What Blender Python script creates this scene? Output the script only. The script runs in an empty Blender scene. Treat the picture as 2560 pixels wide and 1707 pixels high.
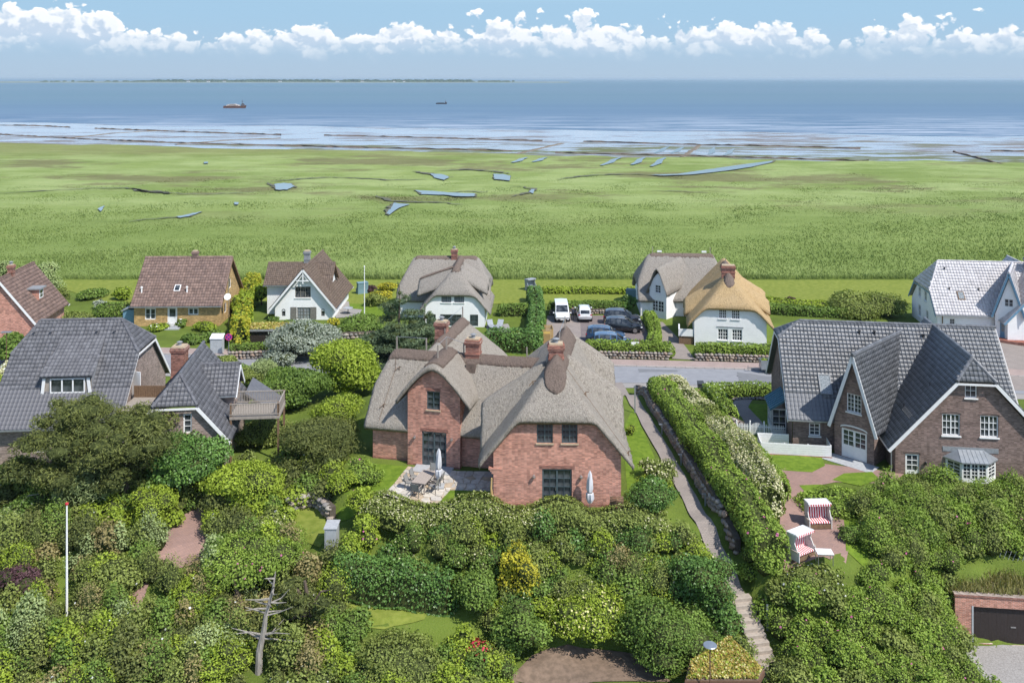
import bpy, bmesh, math, random
import numpy as np
from mathutils import Vector, Matrix
rnd = random.Random(7)
rng = np.random.default_rng(7)
sc = bpy.context.scene
col = sc.collection

# ------------------------------------------------------------------ camera (level view camera with lens shift)
CH, F, CX, VH = 30.0, 2286.0, 1280.0, 198.0          # height, focal length and horizon in photograph pixels
cam = bpy.data.objects.new('camera', bpy.data.cameras.new('camera'))
col.objects.link(cam)
cam.location = (0, 0, CH)
cam.rotation_euler = (math.radians(90), 0, 0)
cam.data.sensor_width = 36
cam.data.lens = 36 * F / 2560
cam.data.shift_y = -(853.5 - VH) / 2560
cam.data.clip_start = 1
cam.data.clip_end = 200000
sc.camera = cam

# ------------------------------------------------------------------ nodes helper
class NT:
    def __init__(s, tree):
        s.t = tree
        tree.nodes.clear()
    def n(s, typ, ins=None, **kw):
        nd = s.t.nodes.new(typ)
        for k, v in kw.items():
            setattr(nd, k, v)
        for k, v in (ins or {}).items():
            s.put(nd.inputs[k], v)
        return nd
    def put(s, sock, v):
        if isinstance(v, bpy.types.NodeSocket):
            s.t.links.new(v, sock)
        elif isinstance(v, bpy.types.Node):
            s.t.links.new(v.outputs[0], sock)
        else:
            if sock.type == 'RGBA' and len(v) == 3:
                v = (*v, 1)
            sock.default_value = v
    def m(s, op, a, b=None, c=None, clamp=False):
        nd = s.n('ShaderNodeMath', operation=op, use_clamp=clamp)
        for i, v in enumerate((a, b, c)):
            if v is not None:
                s.put(nd.inputs[i], v)
        return nd.outputs[0]
    def mix(s, fac, a, b, blend='MIX'):
        nd = s.n('ShaderNodeMix', data_type='RGBA', blend_type=blend)
        s.put(nd.inputs[0], fac); s.put(nd.inputs[6], a); s.put(nd.inputs[7], b)
        return nd.outputs[2]
    def noise(s, vec, scale, detail=5, rough=.55, **kw):
        return s.n('ShaderNodeTexNoise', {'Vector': vec, 'Scale': scale, 'Detail': detail, 'Roughness': rough}, **kw).outputs[0]
    def ramp(s, fac, lo, hi, a=0.0, b=1.0, smooth=True):
        nd = s.n('ShaderNodeMapRange', interpolation_type='SMOOTHSTEP' if smooth else 'LINEAR')
        for i, v in enumerate((fac, lo, hi, a, b)):
            s.put(nd.inputs[i], v)
        return nd.outputs[0]

# ------------------------------------------------------------------ sky, sun, exposure
SUN = Vector((.60, -.50, 1.0)).normalized()
w = bpy.data.worlds.new('World'); sc.world = w; w.use_nodes = True
T = NT(w.node_tree)
sky = T.n('ShaderNodeTexSky', sky_type='NISHITA', sun_disc=False, sun_elevation=math.asin(SUN.z),
          sun_rotation=math.atan2(SUN.x, SUN.y), altitude=30, air_density=1.0, dust_density=.35, ozone_density=1.6)
tc = T.n('ShaderNodeTexCoord').outputs['Generated']
sep = T.n('ShaderNodeSeparateXYZ', {0: tc})
az = T.m('ARCTAN2', sep.outputs[0], sep.outputs[1])
el = sep.outputs[2]
P = T.n('ShaderNodeCombineXYZ', {0: T.m('COSINE', az), 1: T.m('SINE', az), 2: T.m('MULTIPLY', el, 1.25)}).outputs[0]
def vor(vec, sc_):
    return T.m('SUBTRACT', .52, T.n('ShaderNodeTexVoronoi', {'Vector': vec, 'Scale': sc_, 'Detail': 0.0}, feature='F1').outputs[0])
def puff(vec):                                        # heaped cauliflower pattern about .5
    a = T.noise(vec, 16, 6, .55)
    q = T.m('ADD', T.m('MULTIPLY', vor(vec, 38.0), .42), T.m('ADD', T.m('MULTIPLY', vor(vec, 85.0), .26), T.m('MULTIPLY', vor(vec, 190.0), .13)))
    return T.m('ADD', T.m('ADD', T.m('MULTIPLY', a, 1.1), -.05), q)
wob = T.n('ShaderNodeTexNoise', {'Vector': P, 'Scale': 60.0, 'Detail': 3.0}).outputs['Color']
PW = T.n('ShaderNodeVectorMath', {0: P, 1: T.n('ShaderNodeVectorMath', {0: wob, 1: (.012, .012, .012)}, operation='MULTIPLY').outputs[0]}, operation='ADD').outputs[0]
off = T.n('ShaderNodeVectorMath', {0: PW, 1: (.001, .004, .008)}, operation='ADD').outputs[0]
d0, d1 = puff(PW), puff(off)
big = T.noise(T.n('ShaderNodeCombineXYZ', {0: az, 1: 7.7, 2: 0.0}).outputs[0], 2.3, 3, .55)
top = T.m('ADD', T.ramp(T.m('ADD', big, T.m('MULTIPLY', az, -.20)), .34, .64, .047, .083, smooth=False), T.m('MULTIPLY', T.m('SUBTRACT', d0, .5), .075))
body = T.ramp(T.m('SUBTRACT', top, el), -.0010, .0055)
base = T.ramp(T.m('ADD', el, T.m('MULTIPLY', T.m('SUBTRACT', d0, .5), .02)), .020, .048)
mask = T.m('MULTIPLY', body, base)
lit = T.m('ADD', T.ramp(T.m('SUBTRACT', d0, d1), -.10, .12, 0, .68), T.m('ADD', T.ramp(T.m('SUBTRACT', top, el), .020, .0, 0, .40), T.ramp(el, .035, .07, -.08, .10)), clamp=True)
cc = T.mix(lit, (.45, .55, .675), (.86, .87, .88))
hz = T.mix(T.ramp(el, -.01, .075), (.355, .46, .58), (.305, .475, .635))          # pale band of distant air behind the clouds
skyc = T.n('ShaderNodeVectorMath', {0: sky.outputs[0], 'Scale': .15}, operation='SCALE').outputs[0]
low = T.ramp(el, .08, .125)
bg_low = T.n('ShaderNodeBackground', {0: T.mix(mask, T.mix(low, hz, skyc), cc), 1: 1.0})       # the cloud belt stands low all round the horizon
bg_high = T.n('ShaderNodeBackground', {0: skyc, 1: 1.0})
hi = T.n('ShaderNodeTexCoord').outputs['Generated']
hi = T.m('GREATER_THAN', T.n('ShaderNodeSeparateXYZ', {0: hi}).outputs[2], .125)
T.n('ShaderNodeOutputWorld', {0: T.n('ShaderNodeMixShader', {0: hi, 1: bg_low.outputs[0], 2: bg_high.outputs[0]}).outputs[0]})
sd = bpy.data.lights.new('sun', 'SUN'); sd.energy = 4.3; sd.angle = math.radians(.53); sd.color = (1, .955, .89)
so = bpy.data.objects.new('sun', sd); col.objects.link(so); so.location = SUN * 200
so.rotation_euler = SUN.to_track_quat('Z', 'Y').to_euler()
vs = sc.view_settings
vs.view_transform = 'Standard'; vs.look = 'None'; vs.exposure = 0.36; vs.gamma = 1; vs.use_curve_mapping = False
sc.cycles.max_bounces = 6; sc.cycles.diffuse_bounces = 3; sc.cycles.glossy_bounces = 3; sc.cycles.transmission_bounces = 3
sc.cycles.transparent_max_bounces = 6; sc.cycles.sample_clamp_indirect = 6; sc.cycles.use_denoising = True

# ------------------------------------------------------------------ materials
MAT = {}
def base_mat(name):
    m = bpy.data.materials.new(name); m.use_nodes = True
    MAT[name] = m
    return m, NT(m.node_tree)
def finish(T, color, rough=.8, spec=.3, bump=None, bstr=.3, bdist=.02, metal=0, trans=None, coat=0):
    p = T.n('ShaderNodeBsdfPrincipled', {'Base Color': color, 'Roughness': rough, 'Specular IOR Level': spec, 'Metallic': metal, 'Coat Weight': coat})
    if bump is not None:
        b = T.n('ShaderNodeBump', {'Strength': bstr, 'Distance': bdist, 'Height': bump})
        T.put(p.inputs['Normal'], b.outputs[0])
    out = p.outputs[0]
    if trans:
        t = T.n('ShaderNodeBsdfTranslucent', {0: trans[0]})
        out = T.n('ShaderNodeMixShader', {0: trans[1], 1: out, 2: t.outputs[0]}).outputs[0]
    T.n('ShaderNodeOutputMaterial', {0: out})
def oc(T, sx=1, sy=1, sz=1):
    v = T.n('ShaderNodeTexCoord').outputs['Object']
    if (sx, sy, sz) == (1, 1, 1): return v
    return T.n('ShaderNodeVectorMath', {0: v, 1: (sx, sy, sz)}, operation='MULTIPLY').outputs[0]
def M(name, c1, c2=None, scale=4, rough=.75, spec=.3, bump=.2, metal=0, st=(1, 1, 1), detail=6, island=0, coat=0, bd=.01):
    m, T = base_mat(name)
    v = oc(T, *st)
    n = T.noise(v, scale, detail, .6)
    c2 = c2 or tuple(x * .78 for x in c1)
    cc = T.mix(T.ramp(n, .32, .68), c2, c1)
    if island:
        r = T.n('ShaderNodeNewGeometry').outputs['Random Per Island']
        cc = T.mix(1.0, cc, T.n('ShaderNodeCombineXYZ', {k: T.m('MULTIPLY_ADD', r, 2 * island, 1 - island) for k in range(3)}).outputs[0], 'MULTIPLY')
    finish(T, cc, rough, spec, n if bump else None, bump, bd, metal, coat=coat)
    return m
def objvar(name, cols, scale=5, rough=.85, spec=.25, bump=.4):      # one colour for each object, from a small set
    m, T = base_mat(name)
    r = T.n('ShaderNodeObjectInfo').outputs['Random']
    cr = T.n('ShaderNodeValToRGB', {0: r}); cr.color_ramp.interpolation = 'CONSTANT'
    e = cr.color_ramp.elements
    while len(e) < len(cols): e.new(.5)
    for i, c in enumerate(cols):
        e[i].position = i / len(cols); e[i].color = (*c, 1)
    n = T.noise(oc(T), scale, 6, .65)
    finish(T, T.mix(T.ramp(n, .3, .75), T.mix(1.0, cr.outputs[0], (.66, .66, .66), 'MULTIPLY'), cr.outputs[0]), rough, spec, n, bump, .02)
    return m
def brick(name, c1, c2, mortar, bw=.20, bh=.068, mor=.010, noise_c=None, white=False):
    m, T = base_mat(name)
    v = T.n('ShaderNodeTexCoord').outputs['Object']
    s = T.n('ShaderNodeSeparateXYZ', {0: v})
    u = T.n('ShaderNodeCombineXYZ', {0: T.m('ADD', s.outputs[0], s.outputs[1]), 1: s.outputs[2], 2: 0.0}).outputs[0]
    b = T.n('ShaderNodeTexBrick', {'Vector': u, 'Color1': c1, 'Color2': c2, 'Mortar': mortar, 'Scale': 1.0, 'Mortar Size': mor, 'Mortar Smooth': .3, 'Bias': -.1, 'Brick Width': bw, 'Row Height': bh})
    cell = T.n('ShaderNodeTexWhiteNoise', {0: T.n('ShaderNodeCombineXYZ', {0: T.m('FLOOR', T.m('DIVIDE', T.m('ADD', s.outputs[0], s.outputs[1]), bw)), 1: T.m('FLOOR', T.m('DIVIDE', s.outputs[2], bh)), 2: 0.0}).outputs[0]}, noise_dimensions='2D').outputs[0]
    n = T.noise(v, 1.1, 6, .62)
    f = T.m('ADD', T.ramp(n, .3, .7, .96 if white else .82, 1.02 if white else 1.12), T.m('MULTIPLY', T.m('SUBTRACT', cell, .5), .05 if white else .6))
    cc = T.mix(1.0, b.outputs[0], T.n('ShaderNodeCombineXYZ', {0: f, 1: f, 2: f}).outputs[0], 'MULTIPLY')
    if noise_c:
        cc = T.mix(T.ramp(T.noise(v, 5, 4, .7), .55, .75, 0, .55), cc, noise_c)
    h = T.m('ADD', T.m('MULTIPLY', b.outputs[1], -1.0), T.m('MULTIPLY', T.noise(v, 30, 3), .4))
    finish(T, cc, .85, .2, h, .35 if white else .6, .012)
    return m
def thatch(name, c1, c2, c3):
    m, T = base_mat(name)
    a = T.noise(oc(T, 1, 1, .35), 5, 6, .75)
    b = T.noise(oc(T, 2.6, 2.6, .38), 5, 5, .75)
    c = T.noise(oc(T), .5, 5, .6)
    d = T.noise(oc(T, 1, 1, .22), 2.2, 5, .7)
    cc = T.mix(T.ramp(b, .36, .62), c2, c1)
    cc = T.mix(T.ramp(c, .44, .66, 0, .55), cc, c3)
    cc = T.mix(T.ramp(a, .52, .70, 0, .65), cc, tuple(x * .50 for x in c2))
    cc = T.mix(T.ramp(d, .55, .75, 0, .45), cc, (c2[0] * .75, c2[1] * .78, c2[2] * .7))
    h = T.m('ADD', T.m('MULTIPLY', b, 1.0), T.m('MULTIPLY', a, 1.0))
    finish(T, cc, .95, .08, h, 1.0, .14)
    return m
def leafm(name, dark, light, trans=.22, rough=.6):
    m, T = base_mat(name)
    r = T.n('ShaderNodeNewGeometry').outputs['Random Per Island']
    t = T.n('ShaderNodeAttribute', attribute_name='tint').outputs['Fac']
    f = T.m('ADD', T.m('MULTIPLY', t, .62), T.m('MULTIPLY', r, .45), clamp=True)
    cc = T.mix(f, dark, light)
    tr = T.mix(1.0, cc, (1.15, 1.25, .55), 'MULTIPLY')
    finish(T, cc, rough, .25, trans=(tr, trans))
    return m

# ------------------------------------------------------------------ mesh and object helpers
WM = {}
I4 = Matrix.Identity(4)
def TR(x=0, y=0, z=0, a=0):
    return Matrix.Translation((x, y, z)) @ Matrix.Rotation(a, 4, 'Z')
def tag(o, label=None, cat=None, group=None, kind=None):
    for k, v in (('label', label), ('category', cat), ('group', group), ('kind', kind)):
        if v: o[k] = v
    return o
def link(o, parent=None, Mx=None):
    Mx = Mx or I4
    col.objects.link(o)
    o.matrix_basis = Mx
    if parent:
        o.parent = parent
        o.matrix_parent_inverse = WM[parent.name].inverted()
    WM[o.name] = Mx.copy()
    return o
def thing(name, label, cat, Mx=None, group=None, kind=None):
    return tag(link(bpy.data.objects.new(name, None), None, Mx), label, cat, group, kind)
def clone(o, parent, Mx):
    c = o.copy()
    for k in list(c.keys()): del c[k]
    return link(c, parent, Mx)
def clone_tree(root, Mx, label=None, group=None):
    c = root.copy(); col.objects.link(c); c.matrix_basis = Mx
    if label: c['label'] = label
    if group: c['group'] = group
    for ch in list(root.children):
        d = ch.copy(); col.objects.link(d); d.parent = c
        for g in list(ch.children):
            e = g.copy(); col.objects.link(e); e.parent = d
    return c
def arr_mesh(name, V, Fq, mats, mi=None, attr=None, smooth=False):
    """mesh from numpy arrays; Fq is (n,3) or (n,4)"""
    me = bpy.data.meshes.new(name)
    V = np.asarray(V, dtype=np.float32); Fq = np.asarray(Fq, dtype=np.int32)
    n, k = Fq.shape
    me.vertices.add(len(V)); me.vertices.foreach_set('co', V.ravel())
    me.loops.add(n * k); me.loops.foreach_set('vertex_index', Fq.ravel())
    me.polygons.add(n); me.polygons.foreach_set('loop_start', np.arange(0, n * k, k, dtype=np.int32))
    me.update(calc_edges=True)
    for m in (mats if isinstance(mats, (list, tuple)) else [mats]): me.materials.append(MAT[m])
    if mi is not None: me.polygons.foreach_set('material_index', np.asarray(mi, dtype=np.int32))
    if attr is not None:
        a = me.attributes.new('tint', 'FLOAT', 'POINT'); a.data.foreach_set('value', np.asarray(attr, dtype=np.float32))
    if smooth: me.polygons.foreach_set('use_smooth', np.ones(n, dtype=bool))
    me.update()
    return me
class MB:
    def __init__(s): s.v = []; s.f = []; s.mi = []; s.cur = 0
    def add(s, vs, fs, mi=None):
        b = len(s.v); s.v += [tuple(p) for p in vs]
        s.f += [tuple(b + i for i in f) for f in fs]
        s.mi += [s.cur if mi is None else mi] * len(fs)
        return s
    def box(s, x0, y0, z0, x1, y1, z1, **k):
        return s.add([(x0, y0, z0), (x1, y0, z0), (x1, y1, z0), (x0, y1, z0), (x0, y0, z1), (x1, y0, z1), (x1, y1, z1), (x0, y1, z1)],
                     [(0, 3, 2, 1), (4, 5, 6, 7), (0, 1, 5, 4), (1, 2, 6, 5), (2, 3, 7, 6), (3, 0, 4, 7)], **k)
    def beam(s, p, q, w, h, up=(0, 0, 1)):
        p, q = Vector(p), Vector(q); d = (q - p).normalized(); up = Vector(up)
        if abs(d.dot(up)) > .98: up = Vector((0, 1, 0))
        x = d.cross(up).normalized() * w / 2; y = x.cross(d).normalized() * h / 2
        vs = [c + i * x + j * y for c in (p, q) for i, j in ((-1, -1), (1, -1), (1, 1), (-1, 1))]
        return s.add(vs, [(3, 2, 1, 0), (4, 5, 6, 7), (0, 1, 5, 4), (1, 2, 6, 5), (2, 3, 7, 6), (3, 0, 4, 7)])
    def tube(s, pts, rad, n=8, cap=True):
        pts = [Vector(p) for p in pts]
        if not isinstance(rad, (list, tuple)): rad = [rad] * len(pts)
        vs = []
        for i, p in enumerate(pts):
            d = (pts[min(i + 1, len(pts) - 1)] - pts[max(i - 1, 0)]).normalized()
            up = Vector((0, 0, 1)) if abs(d.z) < .9 else Vector((1, 0, 0))
            x = d.cross(up).normalized(); y = x.cross(d)
            vs += [p + rad[i] * (math.cos(2 * math.pi * k / n) * x + math.sin(2 * math.pi * k / n) * y) for k in range(n)]
        fs = [(i * n + k, i * n + (k + 1) % n, (i + 1) * n + (k + 1) % n, (i + 1) * n + k) for i in range(len(pts) - 1) for k in range(n)]
        if cap: fs += [tuple(range(n))[::-1], tuple((len(pts) - 1) * n + k for k in range(n))]
        return s.add(vs, fs)
    def lathe(s, prof, n=12, c=(0, 0, 0)):
        vs = [(c[0] + r * math.cos(2 * math.pi * k / n), c[1] + r * math.sin(2 * math.pi * k / n), c[2] + z) for r, z in prof for k in range(n)]
        fs = [(i * n + k, i * n + (k + 1) % n, (i + 1) * n + (k + 1) % n, (i + 1) * n + k) for i in range(len(prof) - 1) for k in range(n)]
        return s.add(vs, fs + [tuple(range(n))[::-1], tuple((len(prof) - 1) * n + k for k in range(n))])
    def slab(s, pts, t, down=None):                   # polygon given thickness against its normal (or straight down)
        pts = [Vector(p) for p in pts]
        nrm = (pts[1] - pts[0]).cross(pts[2] - pts[0]).normalized()
        if nrm.z < 0: pts = pts[::-1]; nrm = -nrm
        o = Vector(down) * t if down else -nrm * t
        n = len(pts)
        return s.add(pts + [p + o for p in pts], [tuple(range(n)), tuple(range(n, 2 * n))[::-1]] + [(i, i + n, (i + 1) % n + n, (i + 1) % n) for i in range(n)])
    def prism(s, prof, a, b, axis='y'):               # closed outline given as (u, z), run from a to b along an axis
        f = (lambda u, z, t: (u, t, z)) if axis == 'y' else (lambda u, z, t: (t, u, z))
        n = len(prof)
        return s.add([f(u, z, t) for t in (a, b) for u, z in prof], [tuple(range(n)), tuple(range(n, 2 * n))[::-1]] + [(i, i + n, (i + 1) % n + n, (i + 1) % n) for i in range(n)])
    def mesh(s, name, mats, smooth=False, bevel=0):
        me = bpy.data.meshes.new(name); me.from_pydata(s.v, [], s.f)
        for m in (mats if isinstance(mats, (list, tuple)) else [mats]): me.materials.append(MAT[m])
        me.polygons.foreach_set('material_index', s.mi)
        bm = bmesh.new(); bm.from_mesh(me)
        if bevel: bmesh.ops.bevel(bm, geom=bm.edges[:], offset=bevel, segments=1, affect='EDGES')
        bmesh.ops.recalc_face_normals(bm, faces=bm.faces); bm.to_mesh(me); bm.free()
        if smooth:
            me.polygons.foreach_set('use_smooth', [True] * len(me.polygons)); me.set_sharp_from_angle(angle=math.radians(40))
        me.update()
        return me
    def build(s, name, mats, parent=None, Mx=None, smooth=False, bevel=0):
        return link(bpy.data.objects.new(name, s.mesh(name, mats, smooth, bevel)), parent, Mx)
def P3(u, v, Y):      # the place in the world seen at photograph pixel u, v at distance Y
    return Vector(((u - CX) / F * Y, Y, CH - (v - VH) / F * Y))
def GZ(u, v, z=0):    # the same on a level of height z
    return P3(u, v, (CH - z) * F / (v - VH))

# ------------------------------------------------------------------ terrain
ctl = []
for X in range(-90, 91, 9):
    ctl += [(X, 87, .1), (X, 93, 0), (X, 100, 0), (X, 110, 0), (X, 122, 0), (X, 136, -.2), (X, 45, -3.6), (X, 36, -4.2), (X, 140, -.3)]
ctl += [(x, y, 2) for x, y in ((-11, 63), (-11, 68), (-11, 75), (-8, 61), (-8, 66), (-4, 60.5), (-4, 64), (0, 60.3), (0, 64), (3, 60.3), (6, 60.3), (9, 60.3), (9, 64), (9, 69), (9, 75), (9, 79), (0, 70), (0, 78), (-6, 71), (-6, 76), (-10, 80), (4, 79), (-2, 59.6), (4, 59.6))]
ctl += [(x, y, 1) for x, y in ((19, 55.5), (20, 58), (21, 62), (20, 66), (18.5, 71), (22, 75), (26, 69), (27, 66), (31, 65), (36, 65), (42, 66), (25, 62), (23, 59.5), (28, 74), (34, 72), (40, 72))]
ctl += [(22, 81, .6), (16, 79, .9), (28, 82, .5), (36, 80, .6), (44, 80, .4), (50, 100, .3), (52, 108, .4), (46, 95, .2),
        (14.3, 60, 1.9), (15, 66, 2.3), (14.2, 72, 2.3), (14, 78, 1.6), (16.5, 58, 1.2), (16.5, 62, 1.6), (16.5, 68, 1.6), (15.6, 56, .6),
        (12.3, 60.2, 1.1), (11.9, 63, 1.5), (11.7, 65.6, 1.8), (11.2, 70, 2), (11, 74, 2), (10.8, 80, 1.4), (13, 57.5, 0), (13.7, 54.8, -1), (14.2, 52.5, -2.4), (14.5, 51.3, -3.1), (14.6, 48, -3.7),
        (18, 54, -.2), (17.5, 51, -2.2), (20, 53, -.6), (20, 50, -2.6), (23, 56, .6), (24, 53, -1.4), (24, 49.5, -3.2), (26, 58, .8), (30, 60, .9), (35, 60.5, .9), (40, 61, .9), (28, 57.2, -.3), (33, 57.2, -.3), (38, 57.2, -.3), (27, 54, -3.5), (30, 54, -3.6), (34, 54, -3.6), (38, 54, -3.6), (28, 50, -3.7), (34, 49, -3.8), (25.3, 52, -2.9),
        (0, 57.6, .6), (5, 57.6, .5), (-5, 58, 1), (0, 55, -1.3), (5, 55, -1.5), (0, 52.5, -2.9), (5, 52, -3), (8, 52, -3), (10, 55.6, -.8), (10, 58, .8), (9.8, 52.5, -2.9), (-8, 56.5, -.4), (-8, 54.5, -1.5), (-4.5, 54.2, -1.6), (-4.5, 51, -3), (-9, 51, -2.7), (2, 49, -3.3),
        (-14, 63, .6), (-14, 61, .5), (-14, 58, -.2), (-14, 53, -2), (-12.3, 60, .6), (-19, 63, .4), (-22, 60.5, 0), (-20, 57, -.6), (-20, 52, -2.3), (-27, 60, .2), (-27, 55, -1.6), (-33, 60, .3), (-33, 54, -2), (-40, 61, .5), (-40, 54, -2), (-46, 58, 0)]
ctl += [(x, y, 1.2) for x, y in ((-41, 68), (-34, 67), (-27, 65.5), (-27, 73), (-41, 78), (-34, 78), (-20, 71), (-16, 69), (-48, 70))] + [(-16, 78, .8), (-20, 81, .5), (-30, 84, .4), (-14.5, 73, 1.4)]
ctl = np.array(ctl, float)
GX0, GY0, GD, GNX, GNY = -92.0, 34.0, .5, 369, 215
gx, gy = np.meshgrid(GX0 + GD * np.arange(GNX), GY0 + GD * np.arange(GNY), indexing='ij')
num = np.zeros_like(gx); den = np.zeros_like(gx)
for X, Y, Z in ctl:
    wgt = 1 / ((gx - X) ** 2 + (gy - Y) ** 2 + .6) ** 2.2
    num += wgt * Z; den += wgt
HZ = num / den
def carve(a, b, half):                                 # cut the bank back along a straight flight
    ex, ey = b[0] - a[0], b[1] - a[1]; t = np.clip(((gx - a[0]) * ex + (gy - a[1]) * ey) / (ex * ex + ey * ey), 0, 1)
    d = np.hypot(gx - a[0] - t * ex, gy - a[1] - t * ey); zz = a[2] + (b[2] - a[2]) * t - .22
    HZ[d < half] = np.minimum(HZ[d < half], zz[d < half])
carve((13.6, 55.3, -.8), (14.4, 50.9, -3.2), 1.15)
q_ = (gx > 26.2) & (gy < 54.75 - .12 * (gx - 26.5)) & (gy > 48); HZ[q_] = np.minimum(HZ[q_], -3.66)
def g(x, y):
    fx = np.clip((np.asarray(x, float) - GX0) / GD, 0, GNX - 1.001); fy = np.clip((np.asarray(y, float) - GY0) / GD, 0, GNY - 1.001)
    i, j = fx.astype(int), fy.astype(int); a, b = fx - i, fy - j
    r = HZ[i, j] * (1 - a) * (1 - b) + HZ[i + 1, j] * a * (1 - b) + HZ[i, j + 1] * (1 - a) * b + HZ[i + 1, j + 1] * a * b
    return float(r) if np.ndim(r) == 0 else r
def GR(u, v):         # where the line of sight through pixel u, v meets the terrain
    Y = np.arange(42, 141, .05)
    z = CH - (v - VH) / F * Y
    k = np.argmax(g((u - CX) / F * Y, Y) >= z)
    return P3(u, v, Y[k] if k else 140)

def ground_mat():
    m, T = base_mat('garden_grass')
    v = oc(T)
    n = T.noise(v, .25, 6, .6); f = T.noise(v, 9, 4, .7)
    cc = T.mix(T.ramp(n, .35, .65), (.085, .125, .022), (.13, .185, .03))
    cc = T.mix(T.ramp(f, .35, .75, 0, .6), cc, (.17, .21, .045))
    cc = T.mix(T.ramp(T.noise(v, .7, 5, .65), .60, .74, 0, .7), cc, (.20, .19, .07))
    finish(T, cc, .9, .1, f, .8, .08)
ground_mat()
M('lawn', (.16, .235, .028), (.10, .165, .018), 2.2, .9, .1, .6, bd=.04)
M('lawn_dry', (.22, .25, .05), (.15, .19, .03), 2.0, .9, .1, .6, bd=.04)
M('earth', (.23, .165, .12), (.15, .11, .08), 3, .95, .1, .6, bd=.04)
M('asphalt', (.27, .275, .29), (.235, .24, .255), 1.2, .85, .3, .3)
M('asphalt_patch', (.19, .195, .205), (.17, .175, .185), 1.5, .85, .3, .3)
M('gravel', (.36, .34, .32), (.24, .225, .21), 14, .9, .2, .6, bd=.03)
brick('pavement_brick', (.36, .27, .235), (.30, .23, .21), (.24, .20, .18), .21, .105, .008)
M('kerbstone', (.42, .38, .35), (.33, .30, .28), 6)
def paving(name, c1, c2, mo, bw=.2, bh=.1):
    m, T = base_mat(name)
    v = oc(T)
    b = T.n('ShaderNodeTexBrick', {'Vector': v, 'Color1': c1, 'Color2': c2, 'Mortar': mo, 'Scale': 1.0, 'Mortar Size': .008, 'Brick Width': bw, 'Row Height': bh})
    n = T.noise(v, .8, 6, .65)
    cc = T.mix(T.ramp(n, .35, .75, 0, .55), b.outputs[0], tuple(x * .72 for x in c2))
    finish(T, cc, .85, .2, T.m('MULTIPLY', b.outputs[1], -1.0), .5, .01)
paving('lot_paving', (.24, .195, .185), (.20, .17, .165), (.13, .11, .11))
paving('lot_paving_pale', (.34, .29, .26), (.29, .25, .225), (.2, .17, .16))
paving('red_paving', (.38, .235, .19), (.31, .20, .17), (.2, .15, .13))
paving('sidewalk_paving', (.42, .315, .28), (.36, .285, .255), (.27, .22, .2))
paving('court_paving', (.33, .285, .25), (.29, .25, .225), (.18, .16, .15))
def grid_obj(name, X, Y, Z, mat, smooth=True, **k):
    nx, ny = X.shape
    idx = np.arange(nx * ny).reshape(nx, ny)
    Fq = np.stack([idx[:-1, :-1], idx[1:, :-1], idx[1:, 1:], idx[:-1, 1:]], -1).reshape(-1, 4)
    return link(bpy.data.objects.new(name, arr_mesh(name, np.stack([X, Y, Z], -1).reshape(-1, 3), Fq, mat, smooth=smooth)))
tag(grid_obj('garden_ground', gx, gy, HZ, 'garden_grass'), 'sloping garden ground with short grass under the houses', 'ground', kind='structure')
def drape(name, poly, mat, off=.03, sub=4, parent=None, kind='structure', label=None, cat=None, skirt=0):
    bm = bmesh.new()
    vs = [bm.verts.new((x, y, 0)) for x, y in poly]
    bm.faces.new(vs)
    bmesh.ops.triangulate(bm, faces=bm.faces[:])
    for _ in range(7):
        es = [e for e in bm.edges if e.calc_length() > 1.1]
        if not es: break
        bmesh.ops.subdivide_edges(bm, edges=es, cuts=1, use_grid_fill=False)
        bmesh.ops.triangulate(bm, faces=[f for f in bm.faces if len(f.verts) > 3])
    for v in bm.verts:
        v.co.z = g(v.co.x, v.co.y) + off
    bmesh.ops.recalc_face_normals(bm, faces=bm.faces)
    me = bpy.data.meshes.new(name); bm.to_mesh(me); bm.free(); me.materials.append(MAT[mat])
    if me.polygons and me.polygons[0].normal.z < 0: me.flip_normals()
    return tag(link(bpy.data.objects.new(name, me), parent), label, cat, kind=None if parent else kind)
def strip(pts, w):   # outline of a band of width w along a line
    P = [Vector((p[0], p[1])) for p in pts]
    L, R = [], []
    for i, p in enumerate(P):
        d = (P[min(i + 1, len(P) - 1)] - P[max(i - 1, 0)]).normalized(); n = Vector((-d.y, d.x))
        ww = w[i] if isinstance(w, (list, tuple)) else w
        L.append(p + n * ww / 2); R.append(p - n * ww / 2)
    return [tuple(p) for p in L + R[::-1]]

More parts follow.
